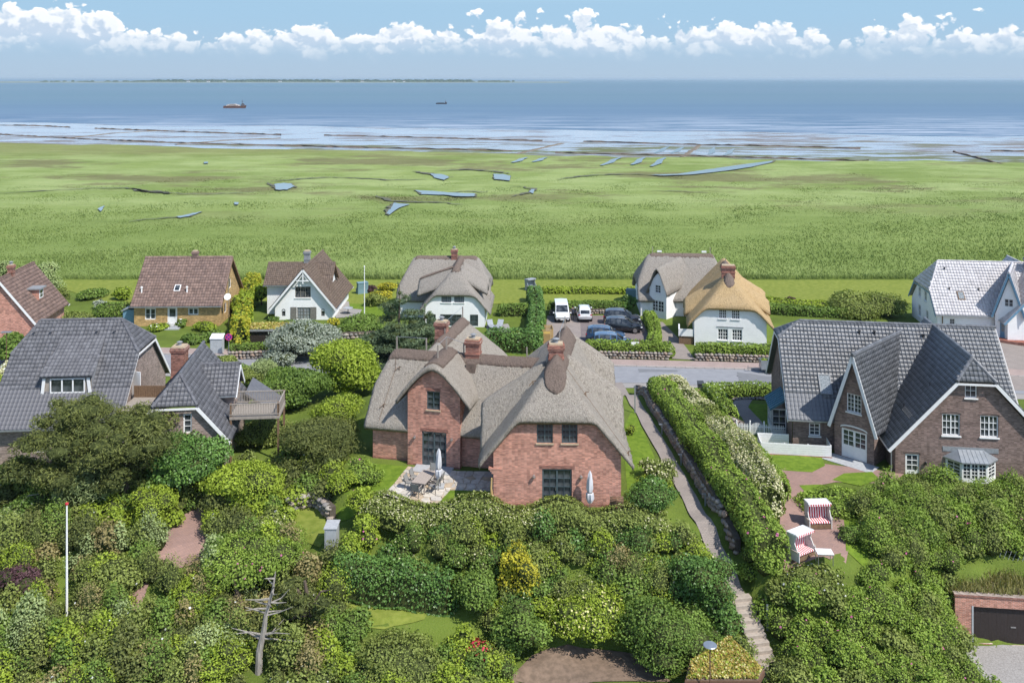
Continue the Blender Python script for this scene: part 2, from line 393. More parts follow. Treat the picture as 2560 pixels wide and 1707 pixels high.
# ------------------------------------------------------------------ marsh, mud flats, sea, far shore
def marsh_mat(name, blade):
    m, T = base_mat(name)
    pos = T.n('ShaderNodeNewGeometry').outputs['Position']
    sx = T.n('ShaderNodeVectorMath', {0: pos, 1: (.55, 1, 1)}, operation='MULTIPLY').outputs[0]
    a = T.noise(sx, .012, 6, .6); b = T.noise(sx, .05, 7, .65); c = T.noise(pos, .9, 5, .7)
    Yv = T.n('ShaderNodeSeparateXYZ', {0: pos}).outputs[1]
    cc = T.mix(T.ramp(a, .40, .60), (.18, .243, .064), (.225, .29, .086))
    far = T.ramp(Yv, 180, 250)
    cc = T.mix(T.m('MULTIPLY', far, T.ramp(b, .38, .62)), cc, (.285, .35, .13))
    cc = T.mix(T.m('MULTIPLY', far, T.ramp(T.noise(sx, .02, 8, .72), .50, .58, 0, .85)), cc, (.165, .16, .072))
    cc = T.mix(T.ramp(Yv, 340, 400, 0, .75), cc, (.20, .215, .075))
    st_ = T.noise(T.n('ShaderNodeVectorMath', {0: pos, 1: (.3, 1, 1)}, operation='MULTIPLY').outputs[0], .16, 6, .75)
    cc = T.mix(T.ramp(st_, .42, .66, 0, .55), cc, T.mix(1.0, cc, (1.28, 1.2, 1.35), 'MULTIPLY'))
    cc = T.mix(T.ramp(st_, .46, .30, 0, .5), cc, T.mix(1.0, cc, (.66, .7, .6), 'MULTIPLY'))
    cc = T.mix(T.ramp(c, .35, .7, 0, .45), cc, T.mix(1.0, cc, (.78, .8, .7), 'MULTIPLY'))
    if blade:
        r = T.n('ShaderNodeNewGeometry').outputs['Random Per Island']
        f = T.m('MULTIPLY_ADD', r, .34, .86)
        cc = T.mix(1.0, cc, T.n('ShaderNodeCombineXYZ', {0: f, 1: f, 2: f}).outputs[0], 'MULTIPLY')
        finish(T, cc, .7, .15, trans=(cc, .4))
    else:
        finish(T, cc, .9, .1, T.m('ADD', c, b), .9, .5)
marsh_mat('marsh_grass', False); marsh_mat('reed_blade', True)
def mud_mat():
    m, T = base_mat('tidal_mud')
    pos = T.n('ShaderNodeNewGeometry').outputs['Position']
    s = T.n('ShaderNodeVectorMath', {0: pos, 1: (.35, 1, 1)}, operation='MULTIPLY').outputs[0]
    a = T.noise(s, .03, 9, .68); b = T.noise(s, .11, 7, .7)
    Yv = T.n('ShaderNodeSeparateXYZ', {0: pos}).outputs[1]
    k = T.m('ADD', T.m('MULTIPLY', a, .55), T.m('MULTIPLY', b, .5))
    wet = T.ramp(T.m('ADD', k, T.ramp(Yv, 380, 640, -.05, .06, smooth=False)), .43, .54)
    green = T.m('MULTIPLY', T.ramp(T.noise(s, .016, 6, .6), .42, .55), T.ramp(Yv, 500, 390))
    mud = T.mix(green, (.185, .175, .17), (.125, .14, .055))
    cc = T.mix(wet, mud, (.30, .34, .40))  # wet streaks carry a pale sky reflection painted into their colour
    p = T.n('ShaderNodeBsdfPrincipled', {'Base Color': cc, 'Roughness': T.ramp(wet, 0, 1, .8, .18), 'Specular IOR Level': T.ramp(wet, 0, 1, .2, .7)})
    T.put(p.inputs['Normal'], T.n('ShaderNodeBump', {'Strength': .35, 'Distance': .3, 'Height': b}).outputs[0])
    T.n('ShaderNodeOutputMaterial', {0: p})
mud_mat()
def sea_mat():
    m, T = base_mat('sea_water')
    pos = T.n('ShaderNodeNewGeometry').outputs['Position']
    s = T.n('ShaderNodeVectorMath', {0: pos, 1: (.12, 1, 1)}, operation='MULTIPLY').outputs[0]
    Yv = T.n('ShaderNodeSeparateXYZ', {0: pos}).outputs[1]
    a = T.noise(s, .004, 6, .6); b = T.noise(s, .03, 6, .65); c = T.noise(s, .0006, 4, .5)
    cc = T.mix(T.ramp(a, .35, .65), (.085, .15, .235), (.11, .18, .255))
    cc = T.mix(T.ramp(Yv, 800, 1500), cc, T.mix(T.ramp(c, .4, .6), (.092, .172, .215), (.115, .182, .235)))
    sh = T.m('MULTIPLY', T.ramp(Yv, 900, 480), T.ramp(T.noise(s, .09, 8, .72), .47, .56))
    cc = T.mix(sh, cc, (.36, .41, .475))  # pale shimmer on the shallows, painted into the water colour
    p = T.n('ShaderNodeBsdfPrincipled', {'Base Color': cc, 'Roughness': .45, 'Specular IOR Level': .18})
    T.put(p.inputs['Normal'], T.n('ShaderNodeBump', {'Strength': .5, 'Distance': .6, 'Height': b}).outputs[0])
    T.n('ShaderNodeOutputMaterial', {0: p})
sea_mat()
def sheet(name, x0, x1, ys, z, mat, nx=40, zf=None):
    X, Y = np.meshgrid(np.linspace(x0, x1, nx), np.array(ys, float), indexing='ij')
    Z = np.full_like(X, z) if zf is None else zf(X, Y)
    return grid_obj(name, X, Y, Z, mat)
def nz(X, Y, f, seed):
    r = np.random.default_rng(seed); o = 0
    for k in range(5):
        a, p = r.uniform(0, 6.3), r.uniform(0, 6.3)
        o = o + np.sin(f * 1.7 ** k * (X * math.cos(a) + Y * math.sin(a)) + p + 1.3 * np.sin(f * .7 * (Y * math.cos(p) - X * math.sin(p)))) / 1.5 ** k
    return o / 2.6
shore = lambda X: 398 + .045 * (-X) * (X < 0) * 3.2 - .05 * X * (X > 0) + 12 * nz(X, X * 0, .03, 3)
shore = lambda X: 372 - np.where(X < 0, .30, .22) * X + 9 * nz(X, X * 0, .035, 3) + 4 * nz(X, X * 0, .15, 4)
ZM = -.5
X, tt = np.meshgrid(np.linspace(-330, 330, 220), np.linspace(0, 1, 170) ** 1.2, indexing='ij')
Y = 138.6 + tt * (shore(X) - 138.6)
Z = ZM + .16 * nz(X, Y, .22, 5) * np.clip((Y - 150) / 60, 0, 1) - .75 * np.clip((tt - .985) / .015, 0, 1)
tag(grid_obj('marsh', X, Y, Z, 'marsh_grass'), 'wide green salt marsh of reeds and grass before the sea', 'marsh', kind='structure')
tag(sheet('mud_flat', -700, 700, [250, 320, 400, 480, 560, 650, 760], -.95, 'tidal_mud', 30), 'wet grey tidal mud flats between marsh and sea', 'mud flat', kind='structure')
def seaedge(X, Y): return np.full_like(X, -.91)
X, tt = np.meshgrid(np.linspace(-1, 1, 120), np.linspace(0, 1, 60), indexing='ij')
Y0 = 560 - .22 * X * 420 + 26 * nz(X * 420, X * 0, .02, 9)
Y = Y0 + (tt ** 5) * 90000
sx = X * (430 + (tt ** 5) * 90000)
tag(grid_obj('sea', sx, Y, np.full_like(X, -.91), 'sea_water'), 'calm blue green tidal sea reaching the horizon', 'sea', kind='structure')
tag(link(bpy.data.objects.new('seabed_ground', arr_mesh('seabed_ground', [(-3000, -300, -5), (3000, -300, -5), (3000, 3000, -5), (-3000, 3000, -5)], [(0, 1, 2, 3)], 'earth'))), 'dark earth under gardens and marsh', 'ground', kind='structure')
# ponds and creeks of the marsh
M('creek_mud', (.14, .13, .075), (.085, .085, .05), .8, .6, .3, .4)
def pond_mat():
    m, T = base_mat('pond_water')
    p = T.n('ShaderNodeBsdfPrincipled', {'Base Color': (.085, .11, .125), 'Roughness': .10, 'Specular IOR Level': .4})
    T.put(p.inputs['Normal'], T.n('ShaderNodeBump', {'Strength': .1, 'Distance': .05, 'Height': T.noise(oc(T), 1.2, 3)}).outputs[0])
    T.n('ShaderNodeOutputMaterial', {0: p})
pond_mat()
zl = lambda x, y: GZ(x / 1.8375, 280 + y / 1.8375, ZM)
zr = lambda x, y: GZ(1280 + x / 1.8375, 280 + y / 1.8375, ZM)
PONDS = [[zl(*p) for p in q] for q in (
    [(1262, 335), (1300, 331), (1335, 333), (1352, 343), (1322, 361), (1268, 362)],
    [(1910, 364), (2000, 369), (2060, 375), (2180, 379), (2178, 393), (2090, 392), (2055, 386), (1940, 383)],
    [(1808, 424), (1882, 430), (1832, 446), (1788, 478), (1775, 472), (1797, 448)],
    [(2268, 289), (2310, 290), (2348, 299), (2340, 319), (2270, 312)],
    [(1976, 288), (2030, 290), (2064, 303), (2040, 316), (1995, 305)],
    [(453, 452), (464, 441), (480, 436), (476, 450), (462, 461)],
    [(812, 486), (880, 472), (932, 462), (870, 484), (830, 491)],
    [(1072, 421), (1096, 420), (1091, 431), (1076, 431)],
    [(935, 233), (955, 233), (955, 240), (938, 240)])]
PONDS += [[zr(*p) for p in q] for q in (
    [(640, 292), (760, 289), (900, 268), (1040, 248), (1200, 227), (1190, 236), (1095, 257), (960, 277), (830, 291), (700, 296)],
    [(78, 372), (88, 361), (103, 359), (98, 379)])]
CREEKS = [([zl(*p) for p in q], w) for q, w in (
    ([(0, 377), (200, 366), (420, 353), (580, 352), (620, 358), (660, 368), (760, 374), (850, 381), (1000, 380), (1170, 372)], 1.7),
    ([(600, 354), (660, 366), (720, 370), (780, 378)], 4.5),
    ([(1220, 325), (1300, 318), (1380, 310), (1520, 304), (1650, 308), (1800, 316), (1960, 313)], 2.2),
    ([(1225, 330), (1245, 338), (1290, 364)], 2.5), ([(1325, 333), (1345, 340), (1360, 350)], 4),
    ([(1900, 276), (1960, 284), (2000, 292), (2060, 303), (2085, 301)], 4.5),
    ([(2000, 272), (2150, 267), (2280, 275), (2345, 287)], 3.5),
    ([(1735, 388), (1790, 412), (1900, 418), (2050, 421), (2130, 430)], 2.5),
    ([(1810, 420), (1795, 448), (1772, 474)], 3.0), ([(2060, 372), (2150, 368), (2240, 372)], 3.5),
    ([(600, 508), (720, 493), (860, 484), (930, 465)], 2.0))]
CREEKS += [([zr(*p) for p in q], w) for q, w in (([(200, 312), (280, 302), (380, 292), (520, 288), (640, 291)], 2.6), ([(0, 345), (50, 348), (100, 356), (80, 372), (0, 392)], 2.4), ([(640, 366), (760, 366), (900, 374)], 1.6))]
for q in PONDS:
    c = sum(q, Vector()) / len(q); n = len(q)
    def flat(name, mat, z, s, kind):
        # rounded outline through the corner points
        pts = []
        for i in range(n):
            a, b, d = q[i - 1], q[i], q[(i + 1) % n]
            for e_, f_ in ((a, .30), (a, .15), (b, 0), (d, .15), (d, .30)):
                p_ = (b * (1 - f_) + e_ * f_ - c) * s + c; j_ = math.sin(p_.x * 3.1 + p_.y * 1.7) * .35 + math.sin(p_.x * 7.3) * .18
                pts.append(p_ + (p_ - c).normalized() * j_)
        me = bpy.data.meshes.new(name); me.from_pydata([(p.x, p.y, z) for p in pts], [], [tuple(range(len(pts)))]); me.materials.append(MAT[mat])
        if me.polygons[0].normal.z < 0: me.flip_normals()
        return link(bpy.data.objects.new(name, me))
    tag(flat('pond_bank', 'creek_mud', -.22, 1.06, 1), 'dark muddy rim around a small marsh pool', 'mud bank', 'banks of the marsh pools', 'structure')
    tag(flat('pond', 'pond_water', -.19, 1.0, 1), 'still blue tidal pool lying in the green marsh', 'pond', 'tidal pools in the marsh', 'structure')
def line_dist(pts, x, y):
    d = np.full(x.shape, 1e9)
    for a, b in zip(pts[:-1], pts[1:]):
        ex, ey = b.x - a.x, b.y - a.y; L = ex * ex + ey * ey + 1e-9
        t = np.clip(((x - a.x) * ex + (y - a.y) * ey) / L, 0, 1)
        d = np.minimum(d, np.hypot(x - a.x - t * ex, y - a.y - t * ey))
    return d
for q, wd in CREEKS:
    fine = []
    for a, b in zip(q[:-1], q[1:]):
        k = max(1, int((b - a).length / 1.5)); fine += [a.lerp(b, i / k) + Vector((rnd.uniform(-.5, .5), rnd.uniform(-.6, .6), 0)) for i in range(k)]
    fine.append(q[-1])
    wj = [max(.15, wd * .62 * (.55 + .9 * rnd.random()) * min(1, .25 + i / 6, .25 + (len(fine) - 1 - i) / 6)) for i in range(len(fine))]
    o = strip(fine, wj)
    me = bpy.data.meshes.new('creek'); me.from_pydata([(a, b, -.24) for a, b in o], [], [(i, i + 1, len(o) - 2 - i, len(o) - 1 - i) for i in range(len(fine) - 1)])
    me.materials.append(MAT['creek_mud'])
    if me.polygons[0].normal.z < 0: me.flip_normals()
    tag(link(bpy.data.objects.new('creek', me)), 'narrow dark tidal creek winding through the marsh', 'creek', 'creeks of the marsh', 'structure')
for q, z_ in ([([zr(*a), zr(*b)], -.18) for a, b in (((410, 249), (500, 212)), ((550, 246), (610, 212)), ((640, 253), (705, 213)), ((0, 236), (70, 212)), ((95, 233), (160, 212)))] + [([GZ(1280 + x / 1.8375, 280 + y / 1.8375, -.9) for x, y in p], -.86) for p in (((655, 190), (720, 160)), ((730, 190), (790, 162)), ((905, 195), (930, 165)), ((975, 200), (1020, 170)), ((810, 240), (900, 215)))]):
    o = strip([q[0], q[0].lerp(q[1], .35) + Vector((.6, 0, 0)), q[0].lerp(q[1], .7) - Vector((.5, 0, 0)), q[1]], [1.2, 2.6, 2.2, 1.0])
    me = bpy.data.meshes.new('tidal_ditch_water'); me.from_pydata([(a, b, z_) for a, b in o], [], [(i, i + 1, len(o) - 2 - i, len(o) - 1 - i) for i in range(3)]); me.materials.append(MAT['pond_water'])
    if me.polygons[0].normal.z < 0: me.flip_normals()
    tag(link(bpy.data.objects.new('tidal_ditch_water', me)), 'narrow straight drainage ditch holding water in the mud fields', 'ditch', 'ditches of the mud fields', 'structure')
def inside_poly(q, x, y):
    r = np.zeros(x.shape, bool)
    for a, b in zip(q, q[1:] + q[:1]): r ^= ((a.y > y) != (b.y > y)) & (x < (b.x - a.x) * (y - a.y) / (b.y - a.y + 1e-12) + a.x)
    return r
def tufts(n, y0, y1, hmul=1.0):
    Y = y0 + (y1 - y0) * rng.random(n) ** 1.45; X = rng.uniform(-1, 1, n) * (Y * .60 + 8)
    f = np.clip((Y - 139) / 150, 0, 1); h = (.62 - .42 * f) * hmul; wd = .26 + .3 * f
    keep = Y < shore(X) - 5
    for q in PONDS: keep &= line_dist(q + q[:1], X, Y) > .5; keep &= ~inside_poly(q, X, Y)
    for q, cw in CREEKS: keep &= line_dist(q, X, Y) > cw * .22
    X, Y, h, wd = X[keep], Y[keep], h[keep], wd[keep]; n = len(X)
    hh = h * rng.uniform(.6, 1.15, n) * (.8 + .35 * nz(X, Y, .12, 8)); a = rng.uniform(0, 6.28, n)
    z = np.full(n, ZM - .15)
    V = np.empty((n, 3, 3)); dx, dy = np.cos(a) * wd / 2, np.sin(a) * wd / 2
    V[:, 0] = np.stack([X - dx, Y - dy, z], -1); V[:, 1] = np.stack([X + dx, Y + dy, z], -1)
    V[:, 2] = np.stack([X + rng.normal(-.25, .25, n) * hh, Y + rng.normal(0, .25, n) * hh, z + hh], -1)
    return V.reshape(-1, 3)
V = np.concatenate([tufts(150000, 138.8, 300), tufts(9000, 138.4, 140.5, 2.0)])
tag(link(bpy.data.objects.new('reeds', arr_mesh('reeds', V, np.arange(len(V)).reshape(-1, 3), 'reed_blade'))), 'dense green reeds covering the marsh beyond the gardens', 'reeds', kind='stuff')
# brushwood groynes
M('brushwood', (.17, .13, .10), (.10, .08, .065), 2, .9, .1, .8, bd=.1)
M('dam_earth', (.22, .18, .14), (.15, .13, .10), 1, .9, .1, .5)
GRO = [([(0, 313.7), (90, 315), (174, 319)], 0), ([(239, 322), (450, 330), (702, 338)], 0), ([(0, 337), (180, 347), (380, 356), (544, 361), (900, 370), (1280, 378)], 0), ([(811, 339), (1060, 345), (1356, 353.5)], 0),
       ([(1459, 354.6), (1753, 362.7), (2000, 368), (2151, 372.5)], 0), ([(1389, 383), (1753, 391.6), (1980, 398), (2172, 404)], 0), ([(2385, 380.7), (2440, 395), (2504, 413)], 0), ([(2477, 378), (2575, 380)], 0),
       ([(1748, 363.5), (1725, 380), (1704, 394)], 1), ([(1405, 359), (1340, 374), (1270, 391)], 1), ([(440, 362), (560, 352), (700, 346)], 1), ([(180, 345), (290, 333), (390, 328)], 1)]
for q, kd in GRO:
    pts = [GZ(u, v, -.95) for u, v in q]
    fine = []
    for a, b in zip(pts[:-1], pts[1:]):
        k = max(2, int((b - a).length / 3))
        fine += [a.lerp(b, i / k) for i in range(k)]
    fine.append(pts[-1])
    mb = MB(); vs = []
    wd, hh = (2.2, .3) if kd else (1.1, .6)
    for p in fine:
        h2 = hh * rnd.uniform(.45, 1.25); o = rnd.uniform(-.5, .5)
        d = (pts[-1] - pts[0]).normalized(); n_ = Vector((-d.y, d.x, 0))
        vs += [p + n_ * (wd / 2 + o), p + n_ * wd * .3 + Vector((0, 0, h2)), p - n_ * wd * .3 + Vector((0, 0, h2)), p - n_ * (wd / 2 - o)]
    mb.add(vs, [(i * 4 + k, i * 4 + k + 1, i * 4 + k + 5, i * 4 + k + 4) for i in range(len(fine) - 1) for k in range(3)])
    tag(mb.build('earth_dam' if kd else 'brushwood_groyne', 'dam_earth' if kd else 'brushwood'), 'low pale earth dam crossing the tidal flats' if kd else 'long dark brushwood groyne standing in the tidal flats', 'dam' if kd else 'groyne', 'earth dams on the flats' if kd else 'groynes on the flats')
# far island: low land, belt of trees, pale houses
M('island_land', (.20, .24, .12), (.30, .28, .2), .004, .9, .1, 0)
M('island_trees', (.055, .085, .035), (.035, .06, .03), .01, .9, .1, 0)
M('white_paint', (.80, .80, .79), (.74, .74, .73), 3, .6, .3, .1)
isl = MB(); us = np.linspace(-60, 1420, 150); vs = []
for u in us:
    e = max(.15, min(1, (1420 - u) / 500) * (1 if u > 350 else .6))
    p0, p1 = P3(u, 206.9, 7900), P3(u, 203, 9600)
    vs += [(p0.x, 7700, -1.5), (p0.x, 7760, .6), (p1.x, 9300, 5 * e), (p1.x, 9800, -1.5)]
isl.add(vs, [(i * 4 + k, (i + 1) * 4 + k, (i + 1) * 4 + k + 1, i * 4 + k + 1) for i in range(len(us) - 1) for k in range(3)])
tag(isl.build('island_hills', 'island_land'), 'low green island lying along the far horizon', 'island', kind='structure')
tr = MB()
for i in range(520):
    u = rnd.choice((rnd.uniform(340, 900), rnd.uniform(340, 1290), rnd.uniform(620, 1150)))
    if rnd.random() < .04: u = rnd.uniform(100, 340)
    p = P3(u, 204, rnd.uniform(8500, 9200)); r = rnd.uniform(14, 42); h = rnd.uniform(10, 26) * (1 if 380 < u < 1180 else .6)
    n = 7; ring = [(p.x + r * math.cos(2 * math.pi * k / n) * rnd.uniform(.8, 1.2), p.y + r * math.sin(2 * math.pi * k / n), 2) for k in range(n)]
    mid = [(p.x + (a[0] - p.x) * .75, p.y + (a[1] - p.y) * .75, 3 + h * rnd.uniform(.6, .9)) for a in ring]
    tr.add(ring + mid + [(p.x, p.y, 3 + h)], [(k, (k + 1) % n, (k + 1) % n + n, k + n) for k in range(n)] + [(k + n, (k + 1) % n + n, 2 * n) for k in range(n)])
tag(tr.build('far_woods', 'island_trees'), 'belt of small dark trees along the far island', 'woods', kind='stuff')
for u in (843, 905, 470, 520, 1010, 985, 560, 700):
    p = P3(u, 205, 8300); hb = MB(); s = rnd.uniform(8, 16)
    hb.box(p.x - s, 8300, 1, p.x + s, 8312, 9); hb.cur = 1
    hb.prism([(8298, 9), (8314, 9), (8306, 15)], p.x - s - 1, p.x + s + 1, 'x')
    tag(hb.build('far_house', ['white_paint', 'brushwood']), 'tiny pale house under the trees of the far island', 'house', 'houses on the far island')
# two working barges at anchor
M('rust_hull', (.16, .075, .05), (.09, .05, .04), 1, .7, .3, .2)
M('dark_hull', (.035, .04, .05), (.06, .05, .05), 1, .7, .3, .2)
M('pale_cargo', (.75, .66, .6), (.55, .46, .4), .6, .9, .1, .4)
M('mast_grey', (.12, .12, .13), None, 4)
def barge(u0, u1, v, hull, cargo, label):
    a, b = GZ(u0, v, -.9), GZ(u1, v, -.9); L = (b - a).length; s = L / 24
    t = thing('barge', label, 'ship', TR(a.x, a.y, -.9), 'barges lying off the flats')
    prof = [(0, -.5), (0, 2.2), (.4, 2.5), (3, 2.4), (L - 4, 2.3), (L - .6, 3.0), (L, 2.9), (L - .8, -.5)]
    m = MB()
    for (z0, w0) in ((0, 1),): m.prism([(x, z * s) for x, z in prof], -2.4 * s, 2.4 * s, 'y')
    m.build('hull', hull, t, TR(a.x, a.y, -.9))
    m = MB().box(L * .80, -1.6 * s, 2 * s, L * .93, 1.6 * s, 4.0 * s).box(L * .82, -1.3 * s, 4 * s, L * .91, 1.3 * s, 5.2 * s)
    m.build('wheelhouse', 'mast_grey', t, TR(a.x, a.y, -.9))
    m = MB()
    for k in range(9):
        x = L * (.18 + .06 * k); h = (2.9 + 1.5 * math.sin(k * .35 + .2) + rnd.uniform(0, .4)) * s if cargo else 2.9 * s
        m.box(x - 1.1 * s, -1.9 * s, 1.5 * s, x + 1.1 * s, 1.9 * s, h)
    m.build('cargo', 'pale_cargo' if cargo else hull, t, TR(a.x, a.y, -.9))
    MB().tube([(L * .84, 0, 4 * s), (L * .84, 0, 9 * s)], .22 * s, 5).tube([(L * .80, 0, 7.2 * s), (L * .88, 0, 7.2 * s)], .12 * s, 4).build('mast', 'mast_grey', t, TR(a.x, a.y, -.9))
barge(560, 614.5, 270.6, 'rust_hull', True, 'long rusty barge with pale heaped cargo on the sea')
barge(1090, 1118, 260.6, 'dark_hull', False, 'small dark workboat with mast on the open sea')

# ------------------------------------------------------------------ road, pavement, courtyards
SL = -.085                                            # the street runs slightly towards the camera on the right
def street(a, b, x0=-90, x1=95): return [(x0, a + SL * x0), (x1, a + SL * x1), (x1, b + SL * x1), (x0, b + SL * x0)]
RA = 91.0
drape('road', street(RA, RA + 5.4), 'asphalt', .035, label='pale grey asphalt village street', cat='road')
drape('road_patch', [(x, y + SL * x) for x, y in ((13, 94.6), (17, 95.1), (17, 95.7), (13, 95.6))], 'asphalt_patch', .045, label='darker repair patch in the street', cat='road patch')
drape('road_patch', [(x, y + SL * x) for x, y in ((22.2, 91.3), (28, 91.2), (26.3, 94.3), (23, 95.5), (22.6, 93))], 'asphalt_patch', .045, label='large dark repair patch beside the manhole', cat='road patch')
tag(MB().lathe([(.32, 0), (.32, .02), (.30, .025)], 20).build('manhole_cover', 'asphalt_patch', None, TR(23, 94.2 + SL * 23, g(23, 92.2) + .05)), 'round iron manhole cover in the street', 'manhole cover')
kb = MB()
for i in range(-90, 95, 1): kb.box(i, RA + 5.4 + SL * i - .07, -.2, i + .97, RA + 5.52 + SL * i, .14)
tag(kb.build('kerb', 'kerbstone'), 'row of pale kerbstones along the street', 'kerb', kind='structure')
drape('pavement', street(RA + 5.53, RA + 7.6), 'sidewalk_paving', .11, label='reddish brick pavement along the far side of the street', cat='pavement')
drape('pavement', street(RA - 1.6, RA - .05), 'gravel', .03, label='sandy verge along the near side of the street', cat='pavement')
drape('parking_ground', [(4.0, 100.3), (15.8, 99.6), (16.2, 109), (16, 116), (4.6, 116)], 'lot_paving', .04, label='dark pinkish brick paving of the car park', cat='car park')
drape('parking_lane', [(3.2, 98.0), (7.5, 97.9), (8.4, 112.5), (8, 116), (4.5, 116)], 'lot_paving_pale', .05, label='pale paved lane into the car park', cat='car park')
drape('courtyard', [(40, 88.5), (75, 85.5), (75, 112), (56, 106), (49.8, 104.6), (42, 98)], 'court_paving', .05, label='wide brown paved courtyard before the white tiled house', cat='courtyard')
drape('entrance_path', [(17.2, 98), (19.6, 97.6), (19.4, 104), (18.6, 112.8), (16.4, 113.2), (16.8, 104)], 'court_paving', .05, label='paved path to the white thatched house door', cat='path')
LABPATH = [(10.3, 90), (10.7, 84), (10.9, 79), (11.0, 74), (11.3, 70), (11.7, 65.6), (12.3, 60.4), (13.0, 57.4), (13.6, 55.0)]
drape('garden_path', strip(LABPATH, 1.05), 'court_paving', .10, label='narrow paved path curving past the brick thatched house', cat='path')
drape('house_lawn', [GZ(u, v, 2).xy[:] for u, v in ((1556, 1080), (1585, 1010), (1600, 1060), (1640, 1150), (1650, 1230), (1570, 1250))], 'lawn', .02, label='mown strip of lawn beside the thatched gable', cat='lawn')
drape('patio_lawn', [(-11.6, 60.6), (-5, 59.9), (-1.3, 59.9), (-1.3, 64), (-7, 66), (-11.6, 67)], 'lawn', .02, label='mown lawn around the stone patio', cat='lawn')
drape('yard_path', [GZ(u, v, 1).xy[:] for u, v in ((1818, 1094), (1870, 1100), (1950, 1148), (2060, 1160), (2190, 1175), (2260, 1185), (2230, 1210), (2090, 1205), (2020, 1220), (1995, 1240), (2040, 1262), (2110, 1300), (2125, 1350), (2112, 1410), (1950, 1400), (1950, 1300), (1938, 1240), (1946, 1200), (1900, 1160), (1845, 1115))], 'red_paving', .035, label='winding red brick path in the yard of the dark brick house', cat='path')
for pts in (((1888, 1137), (1960, 1140), (2055, 1145), (2063, 1165), (2030, 1182), (1960, 1178), (1915, 1160)), ((2080, 1200), (2110, 1184), (2180, 1180), (2200, 1200), (2150, 1215)), ((1998, 1214), (2050, 1212), (2140, 1234), (2130, 1245), (2020, 1240)), ((2110, 1300), (2170, 1290), (2170, 1400), (2115, 1370)), ((1925, 1180), (1945, 1195), (1960, 1230), (1940, 1225), (1915, 1195))):
    drape('yard_lawn', [GZ(u, v, 1).xy[:] for u, v in pts], 'lawn', .045, label='small patch of lawn beside the red brick path', cat='lawn')
drape('yard_lawn', [(18.6, 76), (24, 76), (24.5, 82.5), (20, 83)], 'lawn', .03, label='square lawn behind the white picket gate', cat='lawn')
drape('yard_path', strip([(20.2, 75.6), (20.6, 79), (20.4, 82), (21.5, 84.5)], 1.5), 'court_paving', .05, label='paved path behind the white picket gate', cat='path')
drape('driveway', [GR(u, v).xy[:] for u, v in ((370, 1410), (415, 1335), (455, 1290), (520, 1258), (540, 1300), (515, 1400), (440, 1425))], 'red_paving', .05, label='brick drive between the shrubs by the flagpole', cat='path')
drape('garden_path', [GR(u, v).xy[:] for u, v in ((310, 1490), (345, 1462), (375, 1455), (360, 1500), (340, 1535), (318, 1530))], 'red_paving', .05, label='short end of brick path between the shrubs', cat='path')
drape('bank_lawn', [GR(u, v).xy[:] for u, v in ((712, 1285), (760, 1268), (815, 1270), (815, 1345), (800, 1370), (740, 1340))], 'lawn_dry', .05, label='small sloping lawn below the stone wall', cat='lawn')
drape('lower_lawn', [GR(u, v).xy[:] for u, v in ((830, 1480), (940, 1490), (1085, 1510), (1060, 1550), (960, 1575), (850, 1570))], 'lawn_dry', .05, label='lower lawn below the dark clipped hedge', cat='lawn')
drape('bare_soil', [GR(u, v).xy[:] for u, v in ((1280, 1690), (1330, 1640), (1420, 1612), (1500, 1625), (1600, 1640), (1680, 1706), (1290, 1706))] + [(10.5, 47), (0, 47)], 'earth', .05, label='patch of bare brown soil', cat='soil')
drape('gravel_drive', [(26.6, 54.3), (40, 54.0), (40, 44), (25, 44), (25.5, 50)], 'gravel', .05, label='grey gravel drive before the garage', cat='drive')
drape('back_lawn', [(-55, 122), (60, 122), (70, 137.5), (-70, 137.5)], 'lawn_dry', .04, label='mown grass strip along the reeds', cat='lawn')
drape('back_lawn', [(-22, 115), (-13.5, 116), (-13.5, 122), (-22, 122)], 'lawn', .045, label='bright lawn beside the white cottage', cat='lawn')
# ------------------------------------------------------------------ building helpers
brick('red_brick', (.52, .205, .135), (.40, .155, .105), (.56, .46, .39), noise_c=(.52, .375, .30))
brick('dark_brick', (.19, .125, .105), (.25, .165, .14), (.25, .22, .20), noise_c=(.30, .23, .20))
brick('pale_brick', (.33, .24, .20), (.27, .20, .175), (.36, .32, .29))
brick('yellow_brick', (.52, .33, .13), (.46, .29, .115), (.42, .33, .2))
brick('white_brick', (.86, .86, .85), (.84, .84, .83), (.80, .80, .79), white=True)
brick('chimney_brick', (.32, .12, .08), (.25, .095, .07), (.33, .27, .23))
thatch('grey_thatch', (.44, .395, .335), (.265, .235, .20), (.375, .34, .295))
thatch('old_thatch', (.38, .345, .30), (.255, .23, .205), (.32, .295, .26))
thatch('new_thatch', (.56, .405, .22), (.42, .295, .15), (.52, .385, .225))
thatch('sod_ridge', (.25, .19, .155), (.16, .125, .105), (.21, .165, .14))
M('slate_tile', (.15, .155, .165), (.115, .12, .13), 3, .42, .55, .1, island=.22)
M('anthracite_tile', (.135, .135, .145), (.10, .10, .11), 3, .55, .4, .15, island=.2)
M('brown_tile', (.25, .17, .14), (.17, .12, .105), 2.5, .8, .2, .3, island=.2)
M('pale_tile', (.56, .54, .545), (.46, .44, .45), 2.5, .45, .5, .2, island=.15)  # pale tile, base lightened further to carry glare off the glaze
M('moss_shingle', (.20, .15, .115), (.13, .10, .085), 5, .9, .1, .5, island=.15)
M('frame_dark', (.075, .105, .115), (.06, .085, .095), 5, .45, .4, .05)
M('frame_grey', (.20, .19, .17), None, 5, .5)
M('frame_blue', (.16, .30, .42), None, 5, .5)
M('weathered_wood', (.36, .315, .27), (.25, .22, .19), 9, .85, .15, .3, st=(1, 1, .2))
M('brown_wood', (.22, .14, .085), (.15, .095, .06), 8, .8, .2, .3)
M('teak', (.42, .36, .31), (.32, .275, .24), 12, .8, .2, .2)
